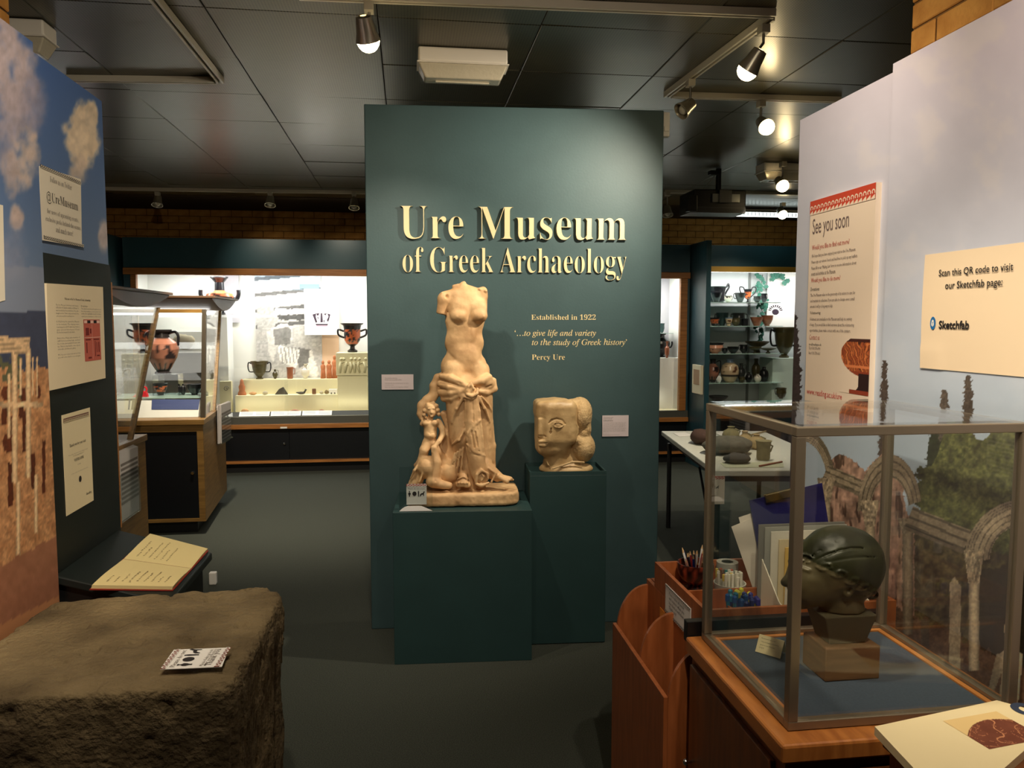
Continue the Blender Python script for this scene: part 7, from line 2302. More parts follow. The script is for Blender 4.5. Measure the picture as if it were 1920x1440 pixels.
for i, (ua, ub, va, lab) in enumerate(((601, 611, 678, 'left standing terracotta woman on the upper step'), (612, 623, 677, 'middle standing terracotta woman on the upper step'), (622.5, 633, 668, 'tallest terracotta figurine beside the relief block'))):
    c = atY((ua + ub) / 2, 711, YU); H = float(atY(600, va, YU)[2] - atY(600, 711, YU)[2]); r = float(atY(ub, 711, YU)[0] - atY(ua, 711, YU)[0]) / 2
    e_ = empty('figurine', (c[0], YU, z2_), lab, 'figurine', 'terracotta women')
    b = MB(); b.lathe([(r, 0), (r * .95, H * .1), (r * .78, H * .5), (r * .95, H * .68), (r * .7, H * .76), (r * .34, H * .80), (r * .5, H * .85), (r * .55, H * .92), (r * .3, H * 1.0)], (c[0], YU, z2_ + .001), n=16, sy=.7)
    b.build('draped_body', TERR, e_, smooth='all')
    fo = MB()
    for q in range(3): fo.tube([(c[0] + (q - 1) * r * .5, YU - r * .72, z2_ + .003), (c[0] + (q - 1) * r * .35, YU - r * .62, z2_ + H * .5)], r * .14, n=5)
    fo.build('drapery_fold', TERR, e_, smooth='all')


def lump(name, label, cat, ua, ub, va, vb, Y, m, zb, group=None, seed=1, flat=.6):
    c = atY((ua + ub) / 2, vb, Y); rx = float(atY(ub, vb, Y)[0] - atY(ua, vb, Y)[0]) / 2; H = float(atY(ua, va, Y)[2] - atY(ua, vb, Y)[2])
    b = MB(); b.sphere((c[0], Y, zb + H * .5), 1, n=12, m=8, sc=(rx, rx * flat, H * .5))
    vs = np.array(b.v); n_ = vnoise(vs[:, 0] * 60, vs[:, 1] * 60, vs[:, 2] * 60, seed) - .5
    ctr = np.array([c[0], Y, zb + H * .5]); vs = ctr + (vs - ctr) * (1 + .35 * n_)[:, None]; vs[:, 2] = np.maximum(vs[:, 2], zb + .0005)
    b.v = [tuple(q) for q in vs]
    o = b.build(name, m, None, smooth='all'); return tag(o, label, cat, group)


SHELLM = mat('pale_fragment', (196, 150, 100), rough=.8, vary=.15, scale=40); DKF = mat('dark_fragment', (74, 70, 62), rough=.8); PALEF = mat('pale_grey_fragment', (176, 166, 140), rough=.8)
cf = atY(454, 741, YL); Hf = float(atY(454, 711, YL)[2] - cf[2])
e_ = empty('figurine', (cf[0], YL, z1_), 'seated brown terracotta figure at left of the lower step', 'figurine')
b = MB(); b.lathe([(.045, 0), (.045, .02), (.030, .05), (.036, .09), (.024, .115), (.020, .135), (.016, .16), (.004, Hf)], (cf[0], YL, z1_ + .0005), n=14, sy=.7); b.build('body', TERR, e_, smooth='all')
lump('fragment', 'oval tan fragment left on the lower step', 'fragment', 467, 481, 735, 741, YL, SHELLM, z1_, seed=2)
lump('fragment', 'pale grey bone fragment on the lower step', 'fragment', 492, 503, 734, 741, YL, PALEF, z1_, seed=3)
e_ = empty('sherd', (float(atY(528, 741, YL)[0]), YL, z1_), 'triangular dark pot sherd in the middle of the lower step', 'sherd')
MB().prism([tuple(np.array(atY(u, v, YL)) * np.array([1, 1, 0]) + np.array([0, 0, z1_ + .001 + (741 - v) * .006])) for u, v in ((515, 741), (540, 741), (535, 733), (531, 727), (523, 731))], (0, .02, 0)).build('sherd', DKF, e_, bevel=.002)
e_ = empty('animal_figurine', (float(atY(567, 741, YL)[0]), YL, z1_), 'small dark duck-shaped figure on the lower step', 'figurine')
p = atY(565, 740, YL); b = MB(); b.sphere((p[0], YL, z1_ + .016), 1, sc=(.042, .02, .015)); b.tube([(p[0] + .03, YL, z1_ + .018), (p[0] + .045, YL, z1_ + .042), (p[0] + .05, YL, z1_ + .056)], [.012, .009, .012]); b.tube([(p[0] - .03, YL, z1_ + .018), (p[0] - .055, YL, z1_ + .022)], [.01, .004]); b.build('body', DKF, e_, smooth='all')
p = atY(589, 740, YL); o = MB().box(p[0] - .02, p[0] + .02, YL - .015, YL + .015, z1_ + .0005, z1_ + .062).build('clay_block', mat('brown_clay', (120, 84, 60), rough=.8), None, bevel=.005); tag(o, 'upright brown clay block on the lower step', 'block')
lump('fragment', 'first small round fragment right of the clay block', 'fragment', 599, 607, 734.5, 740.5, YL, PALEF, z1_, seed=5)
lump('fragment', 'second round fragment right of the clay block', 'fragment', 608.5, 617, 733, 740.5, YL, mat('olive_fragment', (130, 112, 76), rough=.8), z1_, seed=6)
p = atY(624.5, 740, YL); o = MB().box(p[0] - .045, p[0] + .045, YL + .0, YL + .05, z1_ + .0005, z1_ + .052).build('white_mount', WHITE, None, bevel=.002); tag(o, 'small white mount at right end of the lower step', 'mount')
lump('bead', 'left small bead in front of the white mount', 'bead', 620, 622.5, 736.5, 740, YL - .02, DKF, z1_, seed=7, flat=1); lump('bead', 'right small bead in front of the white mount', 'bead', 626.5, 629, 736.5, 740, YL - .02, DKF, z1_, seed=8, flat=1)
lump('shell', 'ribbed tan shell on the showcase floor', 'shell', 451.5, 466.5, 757, 770, YG, SHELLM, .6, seed=9)
HORN = mat('reddish_horn', (172, 120, 92), rough=.6)
for i, (ua, ub, vt, lab) in enumerate(((512, 536, 765, 'short curved reddish piece behind the middle label'), (537.5, 568, 762, 'longest curved reddish piece on the showcase floor'), (593, 613, 763, 'rightmost curved reddish piece on the showcase floor'))):
    a = atY(ua, 769, YG)[0]; b_ = atY(ub, 769, YG)[0]; h = (769 - vt) * .0059
    q = MB(); q.tube([(a + (b_ - a) * k / 8, YG, .609 + h * math.sin(math.pi * k / 8)) for k in range(9)], [.006, .01, .012, .013, .014, .013, .012, .01, .006], n=8)
    o = q.build('curved_piece', HORN, None, smooth='all'); tag(o, lab, 'fragment')
lump('fragment', 'lumpy reddish piece between the curved pieces', 'fragment', 570, 586, 763.5, 769.5, YG, HORN, .6, seed=10)

# krater on relief block
YK = 8.72
a = atY(633.5, 768, YK - .14); b = atY(690, 768, YK - .14); zr0 = .6005; zr1 = float(atY(660, 704, YK - .14)[2]); zr2 = float(atY(660, 660.5, YK)[2])
rb = empty('relief_block', ((a[0] + b[0]) / 2, YK, .6), 'cream plinth with carved relief slab under the wide krater', 'plinth')
MB().box(a[0], b[0], YK - .14, YK + .14, zr0, zr1 - .005).build('lower_block', CREAMI, rb, bevel=.004)
MB().box(a[0] - .01, b[0] + .01, YK - .15, YK + .14, zr1, zr2).build('relief_slab', CREAMI, rb, bevel=.004)
RELI = mat('relief_cream', (208, 200, 160), rough=.8)
random.seed(5)
b2 = MB()
for i in range(6):
    x = a[0] + .03 + i * (b[0] - a[0] - .06) / 5; z = zr1 + .05
    b2.tube([(x, YK - .15, zr1 + .03), (x + random.uniform(-.02, .02), YK - .155, z + .05), (x + random.uniform(-.02, .02), YK - .152, z + .10)], [.012, .018, .012], n=6)
    b2.sphere((x + random.uniform(-.01, .02), YK - .153, z + .13), .016, n=8, m=6)
    b2.tube([(x, YK - .152, z + .08), (x + .04, YK - .155, z + .05 + random.uniform(-.02, .05))], [.009, .006], n=5)
b2.build('carved_figures', RELI, rb, smooth='all')
vase('bell_krater', 'red-figure krater with scroll handles on the relief block', 'vase', 634, 688, 606, 660.5, YK, 'krater', 'redfig', [('scroll', 1)], base_z=zr2 + .001, n=36)

# hydria on a tall white block, another block with scroll
YH = 8.74
zh = float(atY(413, 590, YH - .05)[2])
hb_ = empty('white_block', (float(atY(400, 700, YH)[0]), YH, .6), 'tall white block under the black hydria in the wall showcase', 'plinth')
xa3 = float(atY(385, 600, YH)[0]); xb3 = float(atY(428, 600, YH)[0])
MB().box(xa3, xb3, YH - .06, YH + .20, .6005, zh - .001).build('block', INW, hb_)
vase('hydria', 'large black hydria with red shoulder scene above the vitrine hood', 'vase', 377, 449, 519, 590, YH - .05, 'hydria', 'redtop', [('horiz', 1.6)], base_z=None, n=36).location.z += 0
for ch in ():
    pass
sc_ = empty('scroll_block', (float(atY(425, 740, 8.62)[0]), 8.62, .6), 'cream block with grey scroll drawing beside the stepped plinth', 'plinth')
xa4 = float(atY(412, 740, 8.6)[0]); xb4 = float(atY(434, 740, 8.6)[0]); z4 = float(atY(420, 715, 8.6)[2])
MB().box(xa4, xb4, 8.60, 8.66, .6005, z4).build('block', CREAMI, sc_)
p = atY(424, 729, 8.597); q = MB(); q.tube([(p[0] + (.030 - k * .0014) * math.cos(k * .5), 8.5985, p[2] + (.030 - k * .0014) * math.sin(k * .5)) for k in range(18)], .003, n=4); q.build('scroll_drawing', GREYT, sc_)
# shelf unit with plaster relief seen through the vitrine
sb_ = empty('wall_shelf', (-2.3, 8.9, 1.2), 'white box shelf seen behind the amphora in the wall showcase', 'shelf')
a = atY(300, 662, 8.75); b = atY(385, 622, 8.75)
MB().box(a[0], b[0], 8.75, 9.0399, a[2], b[2]).build('shelf_box', INW, sb_)
MB().box(a[0] + .02, b[0] - .02, 8.80, 9.0399, .601, a[2] - .001).build('grey_recess', mat('recess_grey', (120, 118, 110), rough=.8), sb_)
fr_ = lump('relief_fragment', 'rough plaster relief fragment leaning behind the amphora', 'fragment', 322, 366, 626, 656, 8.60, PALEF, float(atY(340, 656, 8.6)[2]), seed=12, flat=.25)

# --- right end of the long case
YR = 8.72
rbk = empty('white_block', (2.9, YR, .6), 'tall bright white block right of the title panel in the wall showcase', 'plinth')
a = atY(1205, 795, 8.6); b = atY(1280, 671, 8.6)
MB().box(a[0], b[0], 8.60, 8.95, .6005, b[2]).build('block', INW, rbk)
gs = empty('glass_shelf', (2.9, 8.8, 1.4), 'glass shelf above the white block right of the title panel', 'shelf')
z = float(atY(1260, 624.5, 8.7)[2]); MB().box(2.2, 3.05, 8.66, 8.98, z - .006, z).build('pane', MATS['green_glass'], gs)
vase('stamnos', 'large black vase partly hidden by the title panel', 'vase', 1214, 1260, 625, 669, 8.82, 'amphora', 'black', [('horiz', 1)], base_z=float(b[2]) + .001)
vase('figure_vase', 'small orange figure vase in front of the black vase', 'figurine', 1246, 1255, 638, 669, 8.62, 'lekythos', 'terracotta', base_z=float(b[2]) + .001)
vase('cup', 'small dark cup on the glass shelf by the title panel', 'cup', 1236, 1246, 606, 624, 8.8, 'cup', 'green', base_z=z + .001)
wallpanel('grey_board', 'grey backing board right of the title panel', 1230, 1259, 514, 670, 9.0, INGREY)
lh = empty('leaflet_holder', (3.12, 8.1, 1.1), 'small cream leaflet holder on the side of the tall right fin', 'holder')
a = atX(1314, 740, 3.12); b = atX(1299, 683, 3.12)
MB().box(3.115, 3.1445, a[1], b[1], a[2], b[2]).build('box', CREAM, lh, bevel=.003)
MB().box(3.1135, 3.1149, a[1] + .04, b[1] - .04, a[2] + .10, b[2] - .05).build('picture', mat('beige_print', (170, 140, 110), rough=.7), lh)

# ------------------------------------------------------------------ right shelf case
X0, X1 = 3.205, 5.6
rc = empty('shelf_showcase', (4.4, 8.7, 0), 'right-hand wall showcase with glass shelves of black pottery', 'showcase')
MB().box(X0, X1, YF, 9.08, 2.225, 2.462).build('header', CASEP, rc)
MB().box(X0, X1, YF - .02, YF + .04, 2.165, 2.2249).build('frame_top', mat('yellow_wood', (188, 146, 56), rough=.4), rc, bevel=.004)
MB().box(X0, X1, 9.04, 9.08, .60, 2.2249).build('back_lining', mat('case_pale_grey', (206, 210, 210), rough=.8), rc)
MB().box(X0, X1, YF, 9.08, 0, .57).build('cupboard', BLACK, rc)
MB().box(X0, X1, YF - .02, YF + .0, .50, .56).build('front_rail', OAKX, rc)
MB().box(X0, X1, YF + .001, 9.0399, .5705, .5999).build('case_floor', INW, rc)
MB().box(X0 + .001, X1, YF + .02, YF + .025, .6001, 2.1649).build('glass_pane', GLASS, rc)
MB().box(X0 + .1, X1 - .1, YF + .10, YF + .13, 2.17, 2.195).build('lamp_tube', TUBE, rc)
for x in (3.7, 4.6): area((x, YF + .2, 2.16), (x, YF + .5, 1.0), 5, .9, .12, (1.0, .985, .95), 'case_light')
p = atY(1404, 600, 9.03); MB().box(p[0] - .012, p[0] + .012, 9.02, 9.0399, .6001, 2.2).build('shelf_upright', mat('grey_upright', (120, 122, 120), rough=.5), rc)
SHY = 8.68
shz = {}
for v, ux in ((567.5, 1452), (611, 1456), (662, 1457), (716, 1457)):
    z = float(atY(1400, v, SHY)[2]); shz[v] = z
    MB().box(X0 + .005, float(atY(ux, v, SHY)[0]), 8.52, 9.0, z - .007, z).build('shelf', MATS['green_glass'], rc)
wallpanel('showcase_poster', 'white poster with black palmette drawing in the right showcase', 1437, 1500, 512, 613, 9.0, WHITE, cat='poster')
pp = [o for o in SC.objects if o.name.startswith('showcase_poster')][0]
for k in range(9):
    a = math.pi * (k + .5) / 9; cx_, cy_ = 1454, 583
    flat_px(pp, 'palmette_leaf', [(cx_ + r * math.cos(a + d), cy_ - r * .85 * math.sin(a + d)) for r, d in ((8, -.10), (13, -.13), (13.5, .10), (8, .08))], 8.9995, DKP)
flat_px(pp, 'palmette_heart', [(cx_ + 6.5 * math.cos(math.pi * k / 8), cy_ - 5.5 * math.sin(math.pi * k / 8) + 2) for k in range(17)][:16], 8.9995, DKP)
# ivy hanging in the corner
iv = empty('ivy_garland', (4.0, 8.95, 1.3), 'dark green ivy garland hanging in the right showcase', 'plant')
IV = mat('ivy_green', (50, 110, 92), rough=.6, vary=.3, scale=40)
random.seed(21)
st_ = MB(); st_.tube([tuple(atY(u, v, 8.97)) for u, v in ((1430, 515), (1424, 550), (1430, 590), (1422, 630), (1424, 640))], .004, n=5); st_.build('stem', mat('ivy_stem', (70, 80, 50), rough=.8), iv)
leaf = None
for i in range(90):
    if i < 70: u = random.gauss(1426, 6.5); v = random.uniform(514, 640)
    else: u = random.uniform(1445, 1480); v = 514 + abs(random.gauss(0, 8)) + (10 if u > 1470 else 0)
    if v > 600 and abs(u - 1424) > 9: continue
    c = atY(u, v, 8.96 - random.uniform(0, .02)); s_ = random.uniform(.022, .034); ang = random.uniform(0, 6.28)
    pts = [(0, -1), (.9, -.3), (.55, .1), (.6, .7), (0, 1.1), (-.6, .7), (-.55, .1), (-.9, -.3)]
    if leaf is None:
        b = MB(); b.prism([(x * .028, 0, z * .028) for x, z in pts], (0, .002, 0)); leaf = b.build('leaf', IV, iv)
        lo = np.array(leaf.location) + np.array(iv.location)
        for w in leaf.data.vertices: w.co += Vector(lo)
        o = leaf
    else: o = leaf.copy(); COL.objects.link(o)
    o.location = tuple(c - np.array(iv.location)); o.rotation_euler = (random.uniform(-.4, .4), ang, random.uniform(-.4, .4)); o.scale = (s_ / .028,) * 3

def rp(name, label, cat, cu0, cu1, cv0, shelf, Y, shape, style, handles=(), up=0):
    u0, u1, v0 = 1220 + cu0 / 4.5, 1220 + cu1 / 4.5, 440 + cv0 / 4.5
    return vase(name, label, cat, u0, u1, v0, shelf, Y, shape, style, handles, base_z=(shz[shelf] + .001 if shelf in shz and not up else None))
A_, B2, C3, D4 = 567.5, 611, 662, 716
rp('kyathos', 'tall black ladle cup with high handle on the top shelf', 'cup', 440, 660, 438, A_, 8.80, 'beaker', 'black', [('high', 1, (1,))])
rp('black_cup', 'small black cup in front of the ladle cup', 'cup', 508, 596, 492, A_, 8.62, 'skyphos', 'black')
rp('white_cup', 'small white spouted cup on the top shelf', 'cup', 612, 690, 516, A_, 8.64, 'cup', 'whiteware', [('one', 1, (1,))])
rp('kantharos', 'reddish high-handled cup at the back of the top shelf', 'cup', 748, 888, 458, A_, 8.82, 'kantharos', 'redfig', [('high', 1)])
rp('grey_mug', 'dark grey mug with left handle on the top shelf', 'mug', 700, 806, 492, A_, 8.64, 'skyphos', 'grey', [('one', 1, (-1,))])
rp('small_cup', 'squat dark cup before the ivy on the top shelf', 'cup', 866, 934, 520, A_, 8.62, 'cup', 'grey')
rp('small_cup', 'taller dark cup at right end of the top shelf', 'cup', 925, 986, 496, A_, 8.72, 'cup', 'black', [('one', 1, (1,))])
rp('skyphos', 'orange-figured cup at left of the second shelf', 'cup', 498, 580, 700, B2, 8.62, 'skyphos', 'redfig')
rp('lidded_bowl', 'greenish lidded bowl at the back of the second shelf', 'bowl', 540, 664, 660, B2, 8.84, 'bowl', 'green', [('one', .8, (-1,))])
rp('skyphos', 'dark grey cup under the lidded bowl', 'cup', 570, 636, 704, B2, 8.70, 'skyphos', 'green')
rp('skyphos', 'cup with pale frieze in the middle of the second shelf', 'cup', 628, 688, 700, B2, 8.62, 'skyphos', 'bandcream')
rp('round_cup', 'dark spotted round cup on the second shelf', 'cup', 680, 754, 703, B2, 8.63, 'cup', 'olive')
rp('lekanis', 'dark two-handled dish standing at the back of the second shelf', 'dish', 676, 810, 662, B2, 8.86, 'cup', 'grey', [('one', .7)])
rp('beaker', 'plain blue-black beaker on the second shelf', 'beaker', 760, 828, 708, B2, 8.64, 'beaker', 'black')
rp('skyphos', 'red-brown cup before the ivy on the second shelf', 'cup', 842, 944, 696, B2, 8.64, 'skyphos', 'terracotta')
rp('bowl', 'wide red bowl at right end of the second shelf', 'bowl', 934, 1028, 682, B2, 8.70, 'bowl', 'terracotta')
rp('kylix', 'pink-banded black wide cup at left of the third shelf', 'cup', 470, 612, 912, C3, 8.70, 'cup', 'pinkband')
rp('small_dish', 'small black dish beside the pink-banded cup', 'dish', 600, 650, 952, C3, 8.57, 'cup', 'black')
rp('black_bowl', 'shallow black bowl in the middle of the third shelf', 'bowl', 648, 742, 944, C3, 8.64, 'bowl', 'black')
rp('black_bowl', 'handled black bowl under the big plate', 'bowl', 742, 826, 930, C3, 8.72, 'cup', 'black', [('one', .7, (-1,))])
rp('footed_plate', 'large dark brown footed plate on the third shelf', 'plate', 800, 992, 903, C3, 8.78, 'plate', 'olive')
rp('footed_dish', 'dark dish below the large footed plate', 'dish', 830, 930, 945, C3, 8.62, 'kylix', 'olive')
rp('footed_plate', 'lower flat plate at right end of the third shelf', 'plate', 924, 1056, 958, C3, 8.66, 'plate', 'olive')
rp('oinochoe', 'pinkish painted jug at left of the lowest shelf', 'jug', 460, 586, 1050, D4, 8.72, 'jug', 'blackfig', [('one', 1, (1,))])
rp('round_jug', 'large cream round jug with dark band on the lowest shelf', 'jug', 594, 738, 1046, D4, 8.66, 'round', 'bandcream')
rp('dark_jug', 'dark jug right of the cream round jug', 'jug', 722, 800, 1092, D4, 8.78, 'jug', 'grey', [('one', .8, (1,))])
rp('small_jug', 'small black round jug on the lowest shelf', 'jug', 798, 856, 1160, D4, 8.62, 'round', 'black')
rp('tall_flask', 'tall dark flask at the back of the lowest shelf', 'flask', 852, 920, 1056, D4, 8.84, 'jug', 'olive')
rp('small_jug', 'small speckled jug before the tall flask', 'jug', 872, 930, 1172, D4, 8.62, 'round', 'whiteware')
rp('oil_flask', 'round black oil flask at right end of the lowest shelf', 'flask', 918, 990, 1120, D4, 8.72, 'round', 'black')
rp('cup', 'tiny olive cup beside the small black round jug', 'cup', 748, 796, 1196, D4, 8.60, 'cup', 'olive')
lump('terracotta_fragment', 'small pale fragment before the pinkish jug', 'fragment', 1343, 1353, 703, 716, 8.58, INW, shz[D4], seed=30)
wblk = empty('white_block', (4.5, 8.8, .6), 'pale green-white block under the dark krater in the right showcase', 'plinth')
a = atY(1447, 745, 8.66); b = atY(1500, 671.5, 8.66)
MB().box(a[0], b[0] + .3, 8.66, 9.0, .6005, b[2]).build('block', mat('pale_green_white', (208, 224, 212), rough=.7), wblk)
vase('column_krater', 'big dark krater at the right edge behind the lilac backdrop', 'vase', 1444, 1496, 614, 671, 8.80, 'bell', 'olive', [('one', 1)], base_z=float(b[2]) + .001)
vase('dark_dish', 'flat black dish below the lowest shelf in the right showcase', 'dish', 1330, 1364, 742, 752, 8.7, 'bowl', 'black')
vase('small_pot', 'small dark handled pot by the white block', 'pot', 1453, 1476, 727, 747, 8.56, 'cup', 'olive', [('one', .8, (-1,))])

# ------------------------------------------------------------------ handling table on the right
TBW = mat('white_table_top', (206, 208, 196), rough=0.45)
tb_ = empty('handling_table', (2.3, 4.9, 0), 'white folding table with handling objects right of the title panel', 'table')
TZ = .75
pts = [atZ(1240, 808, TZ), atZ(1340, 882, TZ)]
A1, A2 = pts
d = (A2 - A1); d /= np.linalg.norm(d); wdir = np.array([-d[1], d[0], 0.0])
if wdir[0] < 0: wdir = -wdir
wd = .80
quad = [A1, A2, A2 + wdir * wd, A1 + wdir * wd]
MB().prism([tuple(p - np.array([0, 0, .035])) for p in quad], (0, 0, .035)).build('table_top', TBW, tb_, bevel=.006)
MB().prism([tuple(p * 1 - np.array([0, 0, .085])) for p in (A1 + d * .10 + wdir * .05, A2 - d * .1 + wdir * .05, A2 - d * .1 + wdir * (wd - .05), A1 + d * .1 + wdir * (wd - .05))], (0, 0, .045)).build('apron', MBLACK, tb_)
for s_, t_ in ((0, 0), (0, 1), (1, 0), (1, 1)):
    P = (A1 + d * .08 if s_ == 0 else A2 - d * .12) + wdir * (.05 if t_ == 0 else wd - .05)
    MB().tube([(P[0], P[1], 0.0), (P[0], P[1], TZ - .0855)], .018, n=8).build('leg', MBLACK, tb_)
P = A2 - d * .12 + wdir * .05
MB().tube([(P[0], P[1], .18), tuple(P - d * .45 + np.array([0, 0, TZ - .09 - P[2]]))], .008, n=6).build('leg_brace', MBLACK, tb_)


def on_table(u, v): return atZ(u, v, TZ + .001)
CLOTH = mat('grey_cloth', (96, 94, 84), rough=.9, vary=.2, scale=30); OLV = mat('olive_clay', (132, 126, 92), rough=.8, vary=.15, scale=30); TANC = mat('tan_clay', (170, 150, 108), rough=.8, vary=.15, scale=30)
def tlump(name, label, cat, u, v, rx, ry, h, m, seed):
    c = on_table(u, v); b = MB(); b.sphere((c[0], c[1], TZ + h * .48), 1, n=16, m=10, sc=(rx, ry, h * .52))
    vs = np.array(b.v); n_ = fbm(vs[:, 0] * 22, vs[:, 1] * 22, vs[:, 2] * 22, oct=2, seed=seed) - .5
    ctr = np.array([c[0], c[1], TZ + h * .4]); vs = ctr + (vs - ctr) * (1 + .5 * n_)[:, None]; vs[:, 2] = np.maximum(vs[:, 2], TZ + .0008); b.v = [tuple(q) for q in vs]
    o = b.build(name, m, None, smooth='all'); return tag(o, label, cat)
tlump('folded_cloth', 'dark brown folded cloth at left of the handling table', 'cloth', 1314, 832, .07, .12, .10, mat('dark_brown_cloth', (70, 50, 42), rough=.9), 31)
tlump('grey_bag', 'large grey cloth bundle on the handling table', 'bag', 1362, 850, .16, .14, .11, CLOTH, 32)
tlump('small_bag', 'small dark grey bundle before the big grey bundle', 'bag', 1382, 868, .085, .07, .06, mat('slate_bundle', (72, 72, 70), rough=.9), 33)
for i, (u, v, r, h, lab, shp) in enumerate(((1370, 830, .060, .115, 'ribbed grey-green replica jar behind the bundles', 'round'), (1418, 842, .054, .10, 'round tan replica pot on the handling table', 'round'), (1431, 862, .052, .12, 'upright olive replica cup on the handling table', 'beaker'), (1396, 838, .045, .11, 'small olive replica jug between the jars', 'jug'))):
    c = on_table(u, v); e_ = empty('replica_pot', c, lab, 'pot'); P_ = PROF[shp]
    c[2] = TZ + .001; e_.location = tuple(c)
    MB().lathe([(a * r, b * h) for a, b in P_] + [(P_[-1][0] * r * .8, h * .97), (0, h * .7)], c, n=20, cap=False).build('body', OLV if i % 2 == 0 else TANC, e_, smooth=True)
    b = MB(); b.tube([(c[0] + r * .5, c[1], c[2] + h * .85), (c[0] + r * 1.15, c[1], c[2] + h * .7), (c[0] + r * .85, c[1], c[2] + h * .4)], .006, n=6); b.build('handle', OLV, e_, smooth='all')
def tsheet(label, quad, m, z=.0015, name='paper_sheet'):
    P = [atZ(u, v, TZ + z) for u, v in quad]; c = sum(P) / 4; e_ = empty(name, c, label, 'paper'); MB().prism([tuple(p) for p in P], (0, 0, .0012)).build('sheet', m, e_); return e_
tsheet('white paper at far left of the handling table', [(1262, 812), (1285, 811), (1300, 817), (1274, 819)], WHITE)
tsheet('green-edged paper at the near edge of the handling table', [(1350, 868), (1468, 866), (1470, 876), (1360, 877)], mat('pale_green_paper', (190, 196, 170), rough=.7))
tsheet('folded white paper at the back of the handling table', [(1342, 812), (1392, 806), (1402, 814), (1360, 822)], WHITE, z=.003)
for i, (a, b, lab) in enumerate((((1395, 820), (1436, 810), 'long thin stick at the back of the handling table'), ((1424, 876), (1466, 868), 'reddish stick at the right of the handling table'))):
    p, q = on_table(*a), on_table(*b); e_ = empty('stick', (p + q) / 2, lab, 'stick')
    p[2] = q[2] = TZ + .008; MB().tube([p, q], .006, n=6).build('shaft', TANC if i == 0 else mat('reddish_stick', (130, 64, 40), rough=.7), e_)
sg = empty('hanging_notice', (float(A2[0]), float(A2[1]) + .2, .55), 'small white notice with red wave border on the table front', 'notice')
Pn = A2 + np.array([0.03, -.003, -.05])
c = atY(1325, 893, float(A2[1]) - .012); c2 = atY(1358, 945, float(A2[1]) - .012)
MB().box(c[0], c2[0], float(A2[1]) - .012, float(A2[1]) - .010, c2[2], c[2]).build('sheet', PAPER, sg)
wave_border(sg, (c[0], float(A2[1]) - .0122, c[2] - .022), (1, 0, 0), (0, 0, 1), c2[0] - c[0], .020, 6, REDT, PAPER)
emblem_icons(sg, (c[0] + .01, float(A2[1]) - .0122, c[2] - .075), (1, 0, 0), (0, 0, 1), .022, DARKT)

# ------------------------------------------------------------------ ceiling fittings
TRK = mat('track_aluminium', (214, 208, 190), rough=0.4, metal=0.1)
TRD = mat('track_slot', (20, 20, 18), rough=0.5)
LAMPON = mat('lit_lamp', (255, 240, 210), emit=(255, 226, 170), estr=26.0)
LAMPOFF = mat('unlit_lamp_glass', (200, 200, 190), rough=0.15)
TZC = CEIL - 0.002


def track(label, p, q, w=.035, h=.03):
    p = np.array(p, float); q = np.array(q, float); d = (q - p) / np.linalg.norm(q - p); n = np.array([-d[1], d[0], 0])
    e_ = empty('lighting_track', ((p[0] + q[0]) / 2, (p[1] + q[1]) / 2, TZC - h), label, 'track')
    z0, z1 = TZC - h, TZC - .0005
    for s in (-1, 1):
        a = n * (w / 2) * s; b = n * (w / 2 - .011) * s
        c4 = [p + a, q + a, q + b, p + b]
        if s < 0: c4 = c4[::-1]
        MB().prism([(c[0], c[1], z0) for c in c4], (0, 0, z1 - z0)).build('track_rail', TRK, e_)
    b = n * (w / 2 - .0111)
    MB().prism([(c[0], c[1], z0 + .012) for c in (p - b, q - b, q + b, p + b)], (0, 0, z1 - z0 - .012)).build('slot', TRD, e_)
    return e_


def zc(u, v): return atZ(u, v, TZC - .03)
c1, c2, c3 = zc(1452, 33), zc(1250, 183), zc(1575, 193)
track('near lighting track running across the top of the picture', zc(560, -2), c1)
track('lighting track receding along the right of the title panel', c1 + np.array([0.0, .03, 0]), c2)
track('short lighting track running right from beside the title panel', c2 + np.array([.03, 0, 0]), c3)
k1, k2 = zc(285, -2), zc(414, 157)
track('bright lighting track receding at upper left', k1, k2)
track('lighting track running left to the blue backdrop', zc(128, 153), k2 - np.array([.03, 0, 0]))
track('far lighting track running across in front of the brick wall', atZ(150, 356, TZC - .03), atZ(695, 364, TZC - .03))
track('far lighting track right of the title panel', atZ(1246, 362, TZC - .03), atZ(1500, 366, TZC - .03))


